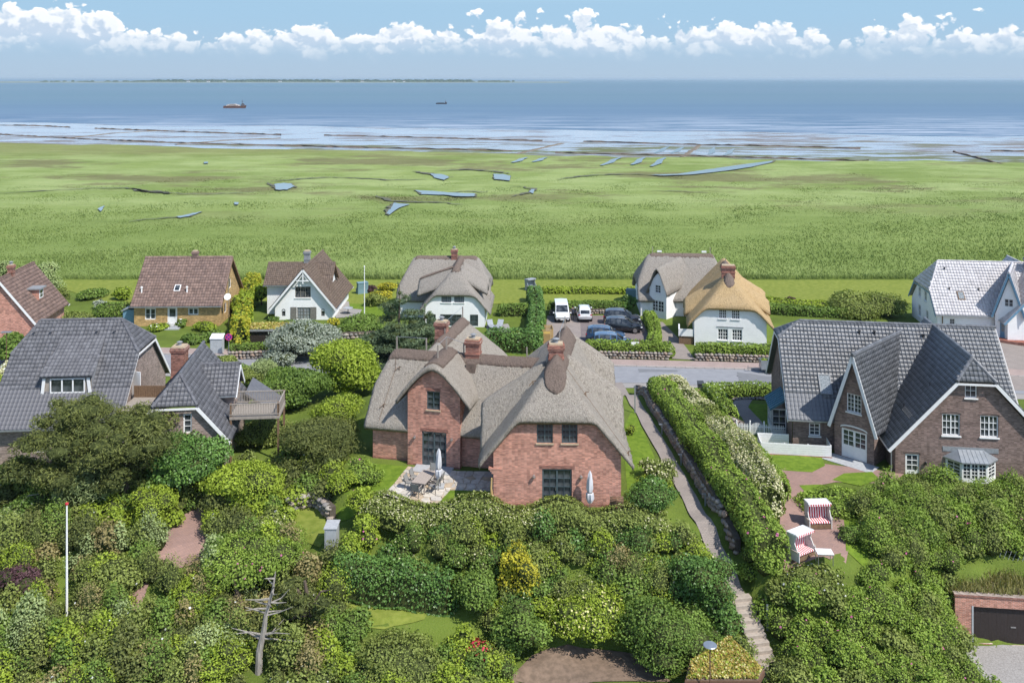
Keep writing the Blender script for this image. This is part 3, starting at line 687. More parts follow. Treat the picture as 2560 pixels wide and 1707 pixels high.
M('zinc', (.40, .43, .46), (.33, .36, .39), 3, .35, .5, .05, metal=.6)
M('lead_grey', (.28, .29, .30), None, 5, .6)
M('sandstone', (.50, .40, .28), (.40, .31, .21), 6, .9, .2, .3)
M('grey_step', (.42, .43, .44), (.34, .35, .36), 5, .8)
M('black_metal', (.02, .02, .022), (.03, .03, .032), 5, .45, .4, .05)
M('steel', (.5, .5, .5), None, 8, .35, .5, .02, metal=.8)
def glass_mat():
    m, T = base_mat('window_glass')
    n = T.noise(oc(T), 1.3, 3)
    cc = T.mix(T.ramp(n, .4, .65), (.015, .02, .025), (.09, .10, .11))  # lighter patches in the colour suggest reflections and glimpses of the rooms
    finish(T, cc, .04, .6, n, .04, .02)
glass_mat()
def curtain_mat():
    m, T = base_mat('curtained_glass')
    n = T.noise(oc(T, 9, 9, .3), 1.0, 3)
    finish(T, T.mix(T.ramp(n, .4, .6), (.16, .18, .19), (.30, .33, .34)), .08, .6)
curtain_mat()
objvar('field_stone', ((.36, .30, .25), (.30, .27, .25), (.42, .35, .29), (.38, .28, .22), (.27, .25, .235), (.45, .40, .34)))
objvar('flagstone', ((.66, .60, .51), (.60, .55, .48), (.70, .64, .56), (.56, .45, .33), (.53, .50, .46), (.72, .67, .59)), 3, .85, .2, .25)

def wall(parent, Mx, top, openings, mat, z0=0, name='wall', rev=.13, rmat=None):
    xs = sorted({x for x, _ in top} | {v for o in openings for v in o[:2]})
    xs = [x for x in xs if top[0][0] - 1e-6 <= x <= top[-1][0] + 1e-6]
    tx, tz = [p[0] for p in top], [p[1] for p in top]
    m = MB()
    for a, b in zip(xs[:-1], xs[1:]):
        if b - a < 1e-5: continue
        za, zb = np.interp(a, tx, tz), np.interp(b, tx, tz); lo = z0
        for o in sorted([o for o in openings if o[0] <= a + 1e-6 and o[1] >= b - 1e-6], key=lambda o: o[2]):
            if o[2] > lo + 1e-4: m.add([(a, 0, lo), (b, 0, lo), (b, 0, o[2]), (a, 0, o[2])], [(0, 1, 2, 3)])
            lo = o[3]
        m.add([(a, 0, lo), (b, 0, lo), (b, 0, zb), (a, 0, za)], [(0, 1, 2, 3)])
    for x0, x1, a, b in openings:
        m.add([(x0, 0, a), (x1, 0, a), (x1, 0, b), (x0, 0, b), (x0, rev, a), (x1, rev, a), (x1, rev, b), (x0, rev, b)], [(0, 4, 5, 1), (1, 5, 6, 2), (2, 6, 7, 3), (3, 7, 4, 0)])
    me = bpy.data.meshes.new(name); me.from_pydata(m.v, [], m.f); me.materials.append(MAT[mat])
    return link(bpy.data.objects.new(name, me), parent, Mx)
PANE = {}
def window(parent, Mx, x0, x1, z0, z1, cols, rows, fmat, name='window', fw=.07, mw=.03, y=.07, panes=True, glass='window_glass', sill=None, split=0, low=0, sillmat='white_paint', depth=.07):
    """frame, glazing bars and panes standing in a wall opening; split: leaves side by side; low: height of a solid lower panel"""
    m = MB(); d = depth
    m.box(x0, y, z0, x0 + fw, y + d, z1).box(x1 - fw, y, z0, x1, y + d, z1).box(x0 + fw, y, z0, x1 - fw, y + d, z0 + fw).box(x0 + fw, y, z1 - fw, x1 - fw, y + d, z1)
    n = max(1, split); gw = (x1 - x0 - 2 * fw); rects = []
    if low: m.box(x0 + fw, y + .015, z0 + fw, x1 - fw, y + d - .01, z0 + low)
    zb = z0 + (low or fw)
    for k in range(n):
        a = x0 + fw + gw * k / n; b = x0 + fw + gw * (k + 1) / n
        if k: m.box(a - fw * .55, y - .012, z0 + fw, a + fw * .55, y + d - .004, z1 - fw)
        a += fw * .55 * (k > 0); b -= fw * .55 * (k < n - 1)
        for i in range(cols):
            for j in range(rows):
                rects.append((a + (b - a) * i / cols, a + (b - a) * (i + 1) / cols, zb + (z1 - fw - zb) * j / rows, zb + (z1 - fw - zb) * (j + 1) / rows))
        for i in range(1, cols):
            c = a + (b - a) * i / cols; m.box(c - mw / 2, y + .008, zb, c + mw / 2, y + d - .012, z1 - fw)
        for j in range(1, rows):
            c = zb + (z1 - fw - zb) * j / rows; m.box(a, y + .010, c - mw / 2, b, y + d - .014, c + mw / 2)
    o = m.build(name, fmat, parent, Mx)
    if not panes: rects = [(x0 + fw * .5, x1 - fw * .5, zb, z1 - fw * .5)]
    for a, b, c, e in rects:
        key = (round(b - a, 2), round(e - c, 2), glass)
        if key not in PANE:
            hw, hh = (b - a) / 2, (e - c) / 2
            PANE[key] = MB().box(-hw, -.004, -hh, hw, .004, hh).mesh('pane', glass)
        link(bpy.data.objects.new('pane', PANE[key]), o, Mx @ Matrix.Translation(((a + b) / 2, y + d * .6, (c + e) / 2)))
    if sill:
        MB().box(x0 - .07, -.09, z0 - .09, x1 + .07, y, z0 - .005).build('sill', sillmat, o, Mx)
    return o
def roof_plane(parent, Mx, pts, mat, t=.16, name='roof'):
    return MB().slab(pts, t).build(name, mat, parent, Mx)
def inside(poly, x, y):
    r = np.zeros(np.shape(x), bool); n = len(poly)
    for i in range(n):
        (xa, ya), (xb, yb) = poly[i], poly[(i + 1) % n]
        c = ((ya > y) != (yb > y)) & (x < (xb - xa) * (y - ya) / (yb - ya + 1e-12) + xa)
        r ^= c
    return r
def tiles(parent, Mx, pts, mat, tw=.3, th=.36, keep=0, rise=.045, name='tile'):
    """pantiles over a roof plane: overlapping rows of curved tiles; the first `keep` are parts, the rest one part"""
    P = [Vector(p) for p in pts]
    nrm = (P[1] - P[0]).cross(P[2] - P[0]).normalized()
    if nrm.z < 0: nrm = -nrm
    e2 = (Vector((0, 0, 1)) - nrm * nrm.z).normalized(); e1 = e2.cross(nrm)
    p2 = [((p - P[0]).dot(e1), (p - P[0]).dot(e2)) for p in P]
    x0, x1 = min(p[0] for p in p2), max(p[0] for p in p2); y0, y1 = min(p[1] for p in p2), max(p[1] for p in p2)
    prof = [(0, .006), (.18, rise), (.42, rise * 1.05), (.62, .012), (1.0, .004)]
    tv = [(a * tw, 0, z + .035) for a, z in prof] + [(a * tw, th * 1.12, z + .004) for a, z in prof] + [(a * tw, 0, z - .01) for a, z in prof]
    tf = [(i, i + 1, i + 6, i + 5) for i in range(4)] + [(i + 10, i + 11, i + 1, i) for i in range(4)]
    nx, ny = int((x1 - x0) / tw) + 2, int((y1 - y0) / th) + 2
    cx, cy = np.meshgrid(x0 + tw * np.arange(nx), y0 + th * np.arange(ny))
    cx, cy = cx.ravel(), cy.ravel()
    ok = inside(p2, cx + tw / 2, cy + th / 2)
    cx, cy = cx[ok], cy[ok]
    R = Matrix((e1, e2, nrm)).transposed().to_4x4()
    if keep:
        if (mat, tw, th) not in PANE:
            me = bpy.data.meshes.new(name); me.from_pydata(tv, [], tf); me.materials.append(MAT[mat]); PANE[(mat, tw, th)] = me
        for x, y in zip(cx[:keep], cy[:keep]):
            link(bpy.data.objects.new(name, PANE[(mat, tw, th)]), parent, Mx @ Matrix.Translation(P[0] + e1 * x + e2 * y) @ R)
    cx, cy = cx[keep:], cy[keep:]
    if len(cx):
        t3 = np.array(tv)
        jz = rng.uniform(0, .012, len(cx))
        L = np.stack([t3[None, :, 0] + cx[:, None], t3[None, :, 1] + cy[:, None], t3[None, :, 2] + jz[:, None]], -1)
        W = np.array(P[0])[None, None] + L @ np.array([e1, e2, nrm])
        Fq = (np.array(tf)[None] + 15 * np.arange(len(cx))[:, None, None]).reshape(-1, 4)
        tag(link(bpy.data.objects.new('tiles', arr_mesh('tiles', W.reshape(-1, 3), Fq, mat)), parent, Mx), kind='stuff')
def caps(parent, Mx, pts, mat, r=.13, name='ridge_cap'):
    m = MB()
    for a, b in zip(pts[:-1], pts[1:]):
        a, b = Vector(a), Vector(b); n = max(1, int((b - a).length / .38))
        for i in range(n):
            p, q = a.lerp(b, i / n), a.lerp(b, (i + 1.12) / n); m.tube([p, q], [r, r * .86], 8)
    return m.build(name, mat, parent, Mx, smooth=True)
def chimney(parent, Mx, x, y, z0, z1, w=.9, d=.9, pot=True, mat='chimney_brick', name='chimney'):
    m = MB().box(x - w / 2, y - d / 2, z0, x + w / 2, y + d / 2, z1 - .5)
    for k, e in enumerate((.06, .1, .06)):
        m.box(x - w / 2 - e, y - d / 2 - e, z1 - .5 + .13 * k + .002, x + w / 2 + e, y + d / 2 + e, z1 - .5 + .13 * (k + 1))
    m.box(x - w / 2 - .05, y - d / 2 - .05, z0 + (z1 - z0) * .42, x + w / 2 + .05, y + d / 2 + .05, z0 + (z1 - z0) * .42 + .12)
    o = m.build(name, mat, parent, Mx)
    MB().box(x - w / 2 + .03, y - d / 2 + .03, z1 - .11, x + w / 2 - .03, y + d / 2 - .03, z1).build('chimney_cap', 'sandstone', o, Mx)
    if pot: MB().lathe([(.16, 0), (.14, .22), (.24, .24), (.24, .27), (.02, .36)], 12, (x, y, z1)).build('chimney_pot', 'lead_grey', o, Mx, smooth=True)
    return o
def smin(*a, k=.22):
    a = np.stack(np.broadcast_arrays(*a)); m = a.min(0)
    return m - k * np.log(np.exp(-(a - m) / k).sum(0))
def thatched(parent, Mx, s0, s1, t0, t1, fn, mat, name='thatch_roof', step=.2, th=.42, rough=.03, seed=1, droop=.16, nose=0, skew=None):
    ns, nt = int((s1 - s0) / step) + 2, int((t1 - t0) / step) + 2
    S, Tt = np.meshgrid(np.linspace(s0, s1, ns), np.linspace(t0, t1, nt), indexing='ij')
    E = np.minimum(np.minimum(S - s0, s1 - S), np.minimum(Tt - t0, t1 - Tt)); lo_, hi_ = S < s0 + .01, S > s1 - .01
    if nose: S = (s0 + s1) / 2 + (S - (s0 + s1) / 2) * np.sqrt(np.clip(1 - ((t0 + nose - Tt) / nose).clip(0, 1) ** 2, .04, 1))
    if skew: S = S + skew(Tt)
    Z = fn(S, Tt)
    edge = E # = np.minimum(np.minimum(S - s0, s1 - S), np.minimum(Tt - t0, t1 - Tt))
    Z = Z - droop * np.exp(-edge / .16) + rough * nz(S, Tt, 2.1, seed) + rough * .6 * rng.normal(0, 1, S.shape) * .5
    jx = S + (edge < .01) * rough * .8 * rng.normal(0, 1, S.shape); jy = Tt + (edge < .01) * rough * .8 * rng.normal(0, 1, S.shape)
    Zb = fn(S, Tt) - th
    top = np.stack([jx, jy, Z], -1).reshape(-1, 3); bot = np.stack([S + .10 * (lo_ * 1. - hi_), Tt + .10 * ((Tt < t0 + .01) * 1. - (Tt > t1 - .01)), Zb], -1).reshape(-1, 3)
    idx = np.arange(ns * nt).reshape(ns, nt); N = ns * nt
    q = lambda a, b, c, d: np.stack([a, b, c, d], -1).reshape(-1, 4)
    Fq = [q(idx[:-1, :-1], idx[1:, :-1], idx[1:, 1:], idx[:-1, 1:]), q(idx[:-1, :-1], idx[:-1, 1:], idx[1:, 1:], idx[1:, :-1]) + N]
    for e in (idx[:, 0], idx[-1, :], idx[::-1, -1], idx[0, ::-1]):
        Fq.append(q(e[:-1] + N, e[1:] + N, e[1:], e[:-1]))
    return link(bpy.data.objects.new(name, arr_mesh(name, np.concatenate([top, bot]), np.concatenate(Fq), mat, smooth=True)), parent, Mx)
def wall_lamp(x, z, Mx, label):
    t = thing('wall_lamp', label, 'lamp', Mx @ Matrix.Translation((x, 0, z)), 'wall lamps of the brick thatched house')
    MB().box(-.05, -.04, -.08, .05, 0, .08).build('bracket', 'steel', t, Mx @ Matrix.Translation((x, 0, z)))
    MB().lathe([(.05, -.06), (.12, -.04), (.12, .04), (.06, .07)], 12, (0, -.15, 0)).build('lamp_shade', 'steel', t, Mx @ Matrix.Translation((x, 0, z)), smooth=True)

# ------------------------------------------------------------------ the brick house under grey thatch
D = math.radians
H = thing('thatched_house', 'large red brick house under a rolling grey thatched roof with sod ridges', 'house', TR(0, 66, 2))
aB, aR = D(-12.5), D(-1.2)
Bf = TR(-10.3, 67.7, 0, aB); Bw = TR(-10.3, 67.7, 2, aB)
Rf = TR(-1.22, 60.1, 0, aR); Rw = TR(-1.22, 60.1, 2, aR)
fb = lambda s, t: smin(4.62 + 1.1 * (t + .5), 4.62 + 1.1 * (7.6 - t), 7.1 + 2.1 * (s + .55) + 0 * t)
fy = lambda s, t: 9.42 - 1.32 * (np.sqrt((s - 4.87) ** 2 + 1.0) - 1) + 0 * t
fk = lambda s, t: smin(4.62 + 1.1 * (s + 1.0), 4.62 + 1.1 * (7.2 - s), 5.6 + 1.35 * (16.3 - t))
rx = lambda t: .13 * np.clip(t - 2.0, 0, 8.5)                      # the wing ridge bears off a little
fr = lambda s, t: smin(4.9 + 6.07 / (5.1 + rx(t)) * (s + 1.0), 4.9 + 6.07 / (5.1 - rx(t)) * (9.2 - s), 7.9 + 1.12 * (t + .45), 6.4 + 1.2 * (14.2 - t), k=.13)
fdr = lambda tc: (lambda s, t: 10.7 - .68 * (s - 4.9) - 2.0 * (np.sqrt((t - tc) ** 2 + .25) - .5))
fdl = lambda tc: (lambda s, t: 10.6 - .66 * (3.6 - s) - 2.0 * (np.sqrt((t - tc) ** 2 + .25) - .5))
thatched(H, Bf, -.55, 13.2, -.5, 7.6, fb, 'grey_thatch', seed=2)
thatched(H, Bf, 2.1, 7.75, -1.05, 3.9, fy, 'grey_thatch', 'gable_thatch', seed=3)
thatched(H, Bf, -1.0, 7.2, 3.2, 16.3, fk, 'grey_thatch', 'rear_thatch', seed=4)
thatched(H, Rf, -1.0, 9.2, -.45, 14.2, fr, 'grey_thatch', 'wing_thatch', seed=5)
for k, tc in enumerate((4.8, 11.4)): thatched(H, Rf, 5.0, 8.95, tc - 1.75, tc + 1.75, fdr(tc), 'grey_thatch', 'dormer_thatch', seed=6 + k)
thatched(H, Rf, -1.0, 3.5, 1.9, 5.3, fdl(3.6), 'grey_thatch', 'dormer_thatch', seed=9)
cap = lambda f, d=.10: (lambda s, t: f(s, t) + d)
thatched(H, Bf, .1, 12.4, 2.95, 4.15, cap(fb, .18), 'sod_ridge', 'sod_ridge', th=.34, rough=.03, droop=.06, step=.12)
thatched(H, Bf, 4.15, 5.6, -.55, 3.4, cap(fy, .16), 'sod_ridge', 'sod_ridge', th=.34, rough=.03, droop=.06, step=.12)
thatched(H, Bf, 2.5, 3.7, 6.2, 13.9, cap(fk, .18), 'sod_ridge', 'sod_ridge', th=.34, rough=.03, droop=.06, step=.12)
thatched(H, Rf, 3.35, 4.85, .6, 10.6, cap(fr, .20), 'sod_ridge', 'sod_ridge', nose=.7, skew=rx, th=.34, rough=.03, droop=.06, step=.12)
MB().box(6.45, 2.5, 7.9, 7.15, 3.0, 8.62).build('sod_patch', 'sod_ridge', H, Bf)
# walls
wall(H, Rw, [(0, 3.55), (1.97, 5.95), (6.4, 5.95), (8.37, 3.55)], [(2.85, 3.9, 4.12, 5.4), (4.48, 5.52, 4.12, 5.4), (3.2, 5.15, .05, 2.42)], 'red_brick', name='gable_wall')
wall(H, Rf @ TR(0, 12.5, 2, D(-90)), [(0, 3.3), (12.5, 3.3)], [], 'red_brick', name='side_wall')
wall(H, Rf @ TR(8.37, 0, 2, D(90)), [(0, 3.3), (13.3, 3.3)], [(5.0, 6.0, 1, 2.2)], 'red_brick', name='side_wall')
wall(H, Bf @ TR(2.9, -.55, 2), [(0, 5.3), (.57, 5.98), (1.27, 6.62), (1.97, 6.95), (2.67, 6.62), (3.37, 5.98), (3.95, 5.3)], [(1.45, 2.45, 4.1, 5.43), (1.08, 2.93, .05, 2.5)], 'red_brick', name='gable_wall')
wall(H, Bf @ TR(2.9, 3, 2, D(-90)), [(0, 5.3), (3.55, 5.3)], [], 'red_brick', name='side_wall')
wall(H, Bf @ TR(6.85, -.55, 2, D(90)), [(0, 5.3), (3.55, 5.3)], [], 'red_brick', name='side_wall')
wall(H, Bw, [(0, 2.6), (2.9, 2.6)], [], 'red_brick', name='front_wall')
wall(H, Bf @ TR(6.85, 0, 2), [(0, 2.6), (5.0, 2.6)], [], 'red_brick', name='front_wall')
wall(H, Bf @ TR(0, 7.1, 2, D(-90)), [(0, 2.3), (3.55, 6.0), (7.1, 2.3)], [], 'red_brick', name='side_wall')
wall(H, Bf @ TR(-.5, 15.6, 2, D(-90)), [(0, 2.3), (8.5, 2.3)], [], 'red_brick', name='side_wall')
wall(H, Bf @ TR(6.7, 7.1, 2, D(90)), [(0, 2.3), (8.5, 2.3)], [], 'red_brick', name='side_wall')
for tc in (4.8, 11.4): wall(H, Rf @ TR(8.6, tc - 1.6, 5, D(90)), [(0, .6), (.8, 1.5), (1.6, 1.9), (2.4, 1.5), (3.2, .6)], [], 'red_brick', name='dormer_wall')
wall(H, Rf @ TR(-.4, 3.7 + 1.6, 5, D(-90)), [(0, .6), (.8, 1.5), (1.6, 1.9), (2.4, 1.5), (3.2, .6)], [], 'red_brick', name='dormer_wall')
# soldier courses, plinths, shoulder bricks
def soldier(Mx, x0, x1, z, n):
    m = MB()
    for i in range(n):
        a = x0 + (x1 - x0) * i / n; m.box(a + .006, -.02, z, a + (x1 - x0) / n - .006, .10, z + .23)
    m.build('brick_lintel', 'chimney_brick', H, Mx)
soldier(Rw, 3.0, 5.35, 2.44, 30); Yw = Bf @ TR(2.9, -.55, 2); soldier(Yw, .95, 3.06, 2.52, 27); soldier(Yw, 1.4, 2.5, 5.45, 14)
MB().box(-.02, -.03, -.2, 8.39, .05, .12).build('plinth', 'chimney_brick', H, Rw)
MB().box(-.02, -.03, -.2, 1.07, .05, .12).build('plinth', 'chimney_brick', H, Yw); MB().box(2.94, -.03, -.2, 3.97, .05, .12).build('plinth', 'chimney_brick', H, Yw)
MB().box(0, -.03, -.2, 2.88, .05, .12).build('plinth', 'chimney_brick', H, Bw)
MB().box(-.32, -.04, 2.35, .5, .3, 2.47).box(-.22, -.02, 2.22, .3, .3, 2.345).box(-.12, 0, 2.08, .15, .3, 2.215).build('corbel', 'red_brick', H, Rw)
for x in (2.85, 4.48): window(H, Rw, x, x + 1.04, 4.12, 5.4, 2, 3, 'frame_dark', split=2, fw=.075, sill=True, sillmat='sandstone')
window(H, Yw, 1.45, 2.45, 4.1, 5.43, 1, 3, 'frame_dark', split=2, fw=.08, sill=True, sillmat='sandstone')
for Mx, a, b, z in ((Rw, 3.2, 5.15, 2.42), (Yw, 1.08, 2.93, 2.5)):
    d_ = window(H, Mx, a, b, .05, z, 2, 4, 'frame_dark', 'door', split=2, fw=.1, mw=.035)
    MB().box((a + b) / 2 - .1, .02, 1.0, (a + b) / 2 - .07, .07, 1.2).build('handle', 'steel', d_, Mx)
MB().box(2.7, -1.1, -.05, 5.7, 0, .06).build('door_step', 'grey_step', H, Rw)
MB().box(.7, -1.3, -.05, 3.5, 0, .10).build('door_step', 'grey_step', H, Yw)
# chimneys
chimney(H, Bf, 6.75, 3.55, 8.2, 10.3, 1.05, .75); chimney(H, Rf, 4.2, 3.4, 9.9, 11.75, 1.0, .8); chimney(H, Bf, 2.7, 8.6, 7.6, 10.1, .95, .8)
# lightning posts with their wires along the ridges
def posts(Mx, pts, f, h=1.1):
    tops = []
    for s, t in pts:
        z = float(f(np.array(s), np.array(t)))
        MB().beam((s, t, z - .1), (s, t, z + h), .09, .09).build('ridge_post', 'weathered_wood', H, Mx); tops.append((s, t, z + h))
    if len(tops) > 1: MB().tube(tops, .018, 4).build('lightning_wire', 'steel', H, Mx)
posts(Bf, ((.6, 3.55), (3.0, 3.55)), fb); posts(Bf, ((4.9, .4), (4.9, 2.6), (6.0, 3.5)), fy); posts(Bf, ((3.1, 8.2), (3.1, 13.6)), fk); posts(Rf, ((5.05, 9.4), (4.5, 5.0)), fr); posts(Bf, ((10.9, 3.6),), fb, .9)
for Mx, s, t, f in ((Bf, 1.2, 2.4, fb), (Bf, .7, .4, fb), (Rf, 6.2, 2.2, fr), (Rf, 8.9, .3, fr), (Rf, 2.6, 2.4, fr)):
    z = float(f(np.array(s), np.array(t)))
    MB().tube([(s, t, z - .05), (s, t, z + .28)], .03, 6).tube([(s - .25, t - .2, z + .02), (s, t, z + .25), (s + .2, t - .1, z + .3)], .025, 5).build('roof_hook', 'brown_wood', H, Mx)
for Mx, pts, f in ((Bf, [(.6, 3.3), (.9, 2.4), (.75, 1.2), (.6, -.3)], fb), (Rf, [(4.4, 3), (6.4, 2.0), (7.6, 1.2), (9.0, .2)], fr)):
    MB().tube([(s, t, float(f(np.array(s), np.array(t))) + .07) for s, t in pts], .014, 4).build('lightning_wire', 'brown_wood', H, Mx)
wall_lamp(2.65, 1.95, Rw, 'steel wall lamp between the wing door and the patio'); wall_lamp(5.75, 1.95, Rw, 'steel wall lamp behind the white folded parasol by the wing')
wall_lamp(.55, 2.05, Yw, 'steel wall lamp above the dining table'); wall_lamp(3.35, 2.1, Yw, 'steel wall lamp by the patio door and corner')
# ------------------------------------------------------------------ tiled houses
def pitched(H, Mx, L, W, ze, zr, hl=None, hr=None, mat='slate_tile', tile=(.3, .36), keep=0, back=False, t=.16, verge='white_paint', capr=.13, vl=True, vr=True, hiptiles=True):
    """saddle roof over x 0..L, y 0..W with half hips (corner height, run); tiled on its front side"""
    k = (zr - ze) / (W / 2)
    def side(m):
        Y = (lambda y: y) if m else (lambda y: W - y)
        p = [(0, Y(0), ze), (L, Y(0), ze)]
        p += [(L, Y((hr[0] - ze) / k), hr[0]), (L - hr[1], W / 2, zr)] if hr else [(L, W / 2, zr)]
        p += [(hl[1], W / 2, zr), (0, Y((hl[0] - ze) / k), hl[0])] if hl else [(0, W / 2, zr)]
        return p
    f, b = side(1), side(0)
    roof_plane(H, Mx, f, mat, t); roof_plane(H, Mx, b, mat, t)
    tiles(H, Mx, f, mat, *tile, keep=keep)
    if back: tiles(H, Mx, b, mat, *tile)
    x0 = hl[1] if hl else 0; x1 = L - (hr[1] if hr else 0)
    caps(H, Mx, [(x0, W / 2, zr + .03), (x1, W / 2, zr + .03)], mat, capr)
    for h, xe, xr, on in ((hl, 0, x0, vl), (hr, L, x1, vr)):
        if h:
            yh = (h[0] - ze) / k; p = [(xe, yh, h[0]), (xe, W - yh, h[0]), (xr, W / 2, zr)]
            roof_plane(H, Mx, p, mat, t, 'hip'); 
            if hiptiles: tiles(H, Mx, p, mat, *tile)
            caps(H, Mx, [p[0], p[2]], mat, capr, 'hip_cap'); caps(H, Mx, [p[1], p[2]], mat, capr, 'hip_cap')
            if verge: MB().beam((xe, yh, h[0] - t - .07), (xe, W - yh, h[0] - t - .07), .05, .14).build('fascia', verge, H, Mx)
        else: yh = W / 2; h = (zr, 0)
        if verge and on:
            for q in ((0, yh), (W, W - yh)):
                MB().beam((xe, q[0], ze - t - .04), (xe, q[1], h[0] - t - .04), .06, .24).build('bargeboard', verge, H, Mx)
    MB().beam((0, -.06, ze - .06), (L, -.06, ze - .06), .13, .10).build('gutter', 'zinc', H, Mx)
    return f
def vent(H, Mx, x, y, z, mat='black_metal'):
    MB().tube([(x, y, z), (x, y, z + .3)], .06, 6).box(x - .1, y - .1, z + .28, x + .1, y + .1, z + .34).build('roof_vent', mat, H, Mx)
def arch(H, Mx, x0, x1, z, mat, r=.14, n=12, y=-.03, name='arch'):
    m = MB(); c = (x0 + x1) / 2; w = (x1 - x0) / 2
    pts = [(c - w * math.cos(math.pi * i / n), z + r * math.sin(math.pi * i / n)) for i in range(n + 1)]
    m.add([(a, y, b) for a, b in pts] + [(a, y, b + .1) for a, b in pts] + [(a, .06, b) for a, b in pts] + [(a, .06, b + .1) for a, b in pts],
          [f for i in range(n) for f in ((i, i + 1, i + n + 2, i + n + 1), (i + 2 * n + 2, i + 2 * n + 3, i + 1, i), (i + n + 1, i + n + 2, i + 3 * n + 4, i + 3 * n + 3))])
    m.build(name, mat, H, Mx)

# dark brick house with glazed grey tiles
H2 = thing('tiled_house', 'dark brick house with glazed grey tile roof and steep entrance gable', 'house', TR(26, 70, 1))
a2 = D(-7.6)
B2 = TR(21.6, 71.6, 0, a2); A2 = TR(29.2, 78.9, 0, a2 - D(90)); C2 = TR(30.86, 77.06, 0, D(-135))
fB = pitched(H2, B2, 17.5, 11.9, 3.4, 9.6, (8.5, 1.9), None, keep=300)
pitched(H2, A2, 12, 12.2, 2.95, 9.55, None, (8.1, .95), back=True, vl=False)
pitched(H2, C2, 9, 3.7, 3.4, 9.1, None, None, tile=(.28, .34), back=True, vl=False)
GA = A2 @ TR(11.65, .55, 1, D(90)); w2 = 'dark_brick'
wall(H2, GA, [(0, 1.95), (4.45, 6.9), (6.65, 6.9), (11.1, 1.95)], [(4.85, 5.67, 5.8, 6.8), (3.27, 4.5, 3.0, 4.55), (5.9, 7.15, 3.0, 4.55), (.7, 1.68, -.45, 1.5)], w2, -.8, 'gable_wall')
window(H2, GA, 4.85, 5.67, 5.8, 6.8, 2, 2, 'white_paint', sill=True)
for x in (3.27, 5.9):
    window(H2, GA, x, x + 1.24, 3.0, 4.55, 2, 3, 'white_paint', split=2, sill=True, mw=.045); arch(H2, GA, x - .1, x + 1.34, 4.56, w2)
dd = window(H2, GA, .7, 1.68, -.45, 1.5, 2, 3, 'white_paint', 'door', fw=.13, low=.75, mw=.045); arch(H2, GA, .6, 1.78, 1.51, w2)
MB().box(1.5, -.0, .45, 1.58, .06, .6).build('handle', 'steel', dd, GA)
MB().lathe([(.06, 0), (.1, .05), (.1, .2), (.02, .26)], 8, (2.1, -.12, .8)).build('wall_lantern', 'black_metal', H2, GA)
# bay window of the gable: white posts, glazing, zinc roof
x0, x1, q = 3.5, 6.95, .85
MB().add([(x0, 0, -.6), (x0 + q, -q, -.6), (x1 - q, -q, -.6), (x1, 0, -.6), (x0, 0, .15), (x0 + q, -q, .15), (x1 - q, -q, .15), (x1, 0, .15)], [(0, 1, 5, 4), (1, 2, 6, 5), (2, 3, 7, 6), (4, 5, 6, 7)]).build('bay_base', 'white_paint', H2, GA)
sl = math.hypot(q, q)
window(H2, GA @ TR(x0 + q, -q, 0), 0, x1 - x0 - 2 * q, .15, 1.42, 2, 4, 'white_paint', 'bay_window', split=3, y=0, fw=.12, mw=.04)
window(H2, GA @ TR(x0, 0, 0, D(-45)), 0, sl, .15, 1.42, 2, 4, 'white_paint', 'bay_window', y=0, fw=.16, mw=.04)
window(H2, GA @ TR(x1 - q, -q, 0, D(45)), 0, sl, .15, 1.42, 2, 4, 'white_paint', 'bay_window', y=0, fw=.16, mw=.04)
e = .18
br = [(x0 - e, .0, 1.46), (x0 + q - e * .4, -q - e, 1.46), (x1 - q + e * .4, -q - e, 1.46), (x1 + e, 0, 1.46), (x0 + .85, 0, 2.05), (x1 - .85, 0, 2.05)]
MB().add(br + [(p[0], p[1], 1.36) for p in br[:4]], [(0, 1, 4), (1, 2, 5, 4), (2, 3, 5), (0, 6, 7, 1), (1, 7, 8, 2), (2, 8, 9, 3), (6, 9, 8, 7)]).build('bay_roof', 'zinc', H2, GA)
for i in range(7):
    f_ = i / 6; MB().beam(Vector(br[1]).lerp(Vector(br[2]), f_), Vector(br[4]).lerp(Vector(br[5]), f_), .035, .05).build('roof_seam', 'zinc', H2, GA)
MB().box(x0 - .2, -.03, 1.85, x1 + .2, .02, 2.2).build('bay_flashing', 'lead_grey', H2, GA)
# entrance gable, side walls, windows
GC = TR(24.95, 70.75, 1, D(-45))
wall(H2, GC, [(0, 2.9), (1.55, 7.55), (3.1, 2.9)], [(.55, 2.55, .05, 2.25), (.98, 2.12, 3.6, 5.0)], w2, -.4, 'entrance_wall')
window(H2, GC, .98, 2.12, 3.6, 5.0, 2, 4, 'white_paint', split=2, sill=True, mw=.035)
dd = window(H2, GC, .55, 2.55, .05, 2.25, 2, 3, 'white_paint', 'door', split=2, fw=.15, low=.95, mw=.045); arch(H2, GC, .5, 2.6, 2.26, 'white_paint', .22)
MB().box(1.48, -.02, 1.0, 1.52, .06, 1.2).build('handle', 'steel', dd, GC)
MB().box(-.3, -1.5, -.35, 3.5, 0, .04).build('door_step', 'grey_step', H2, GC)
wall(H2, TR(24.95, 70.75, 1, D(45)) @ TR(0, 0, 0, D(180)) @ TR(-3, 0, 0), [(0, 2.7), (3, 2.7)], [], w2, -.3, 'side_wall')
wall(H2, TR(27.15, 68.55, 1, D(45)), [(0, 2.9), (4, 2.9)], [], w2, -.3, 'side_wall')
wall(H2, A2 @ TR(4, .55, 1, 0), [(0, 1.95), (7.65, 1.95)], [], w2, -.8, 'side_wall')
GB = B2 @ TR(.45, .5, 1)
wall(H2, GB, [(0, 2.5), (5.5, 2.5)], [(1.25, 2.1, 1.0, 2.0)], w2, -.4, 'front_wall')
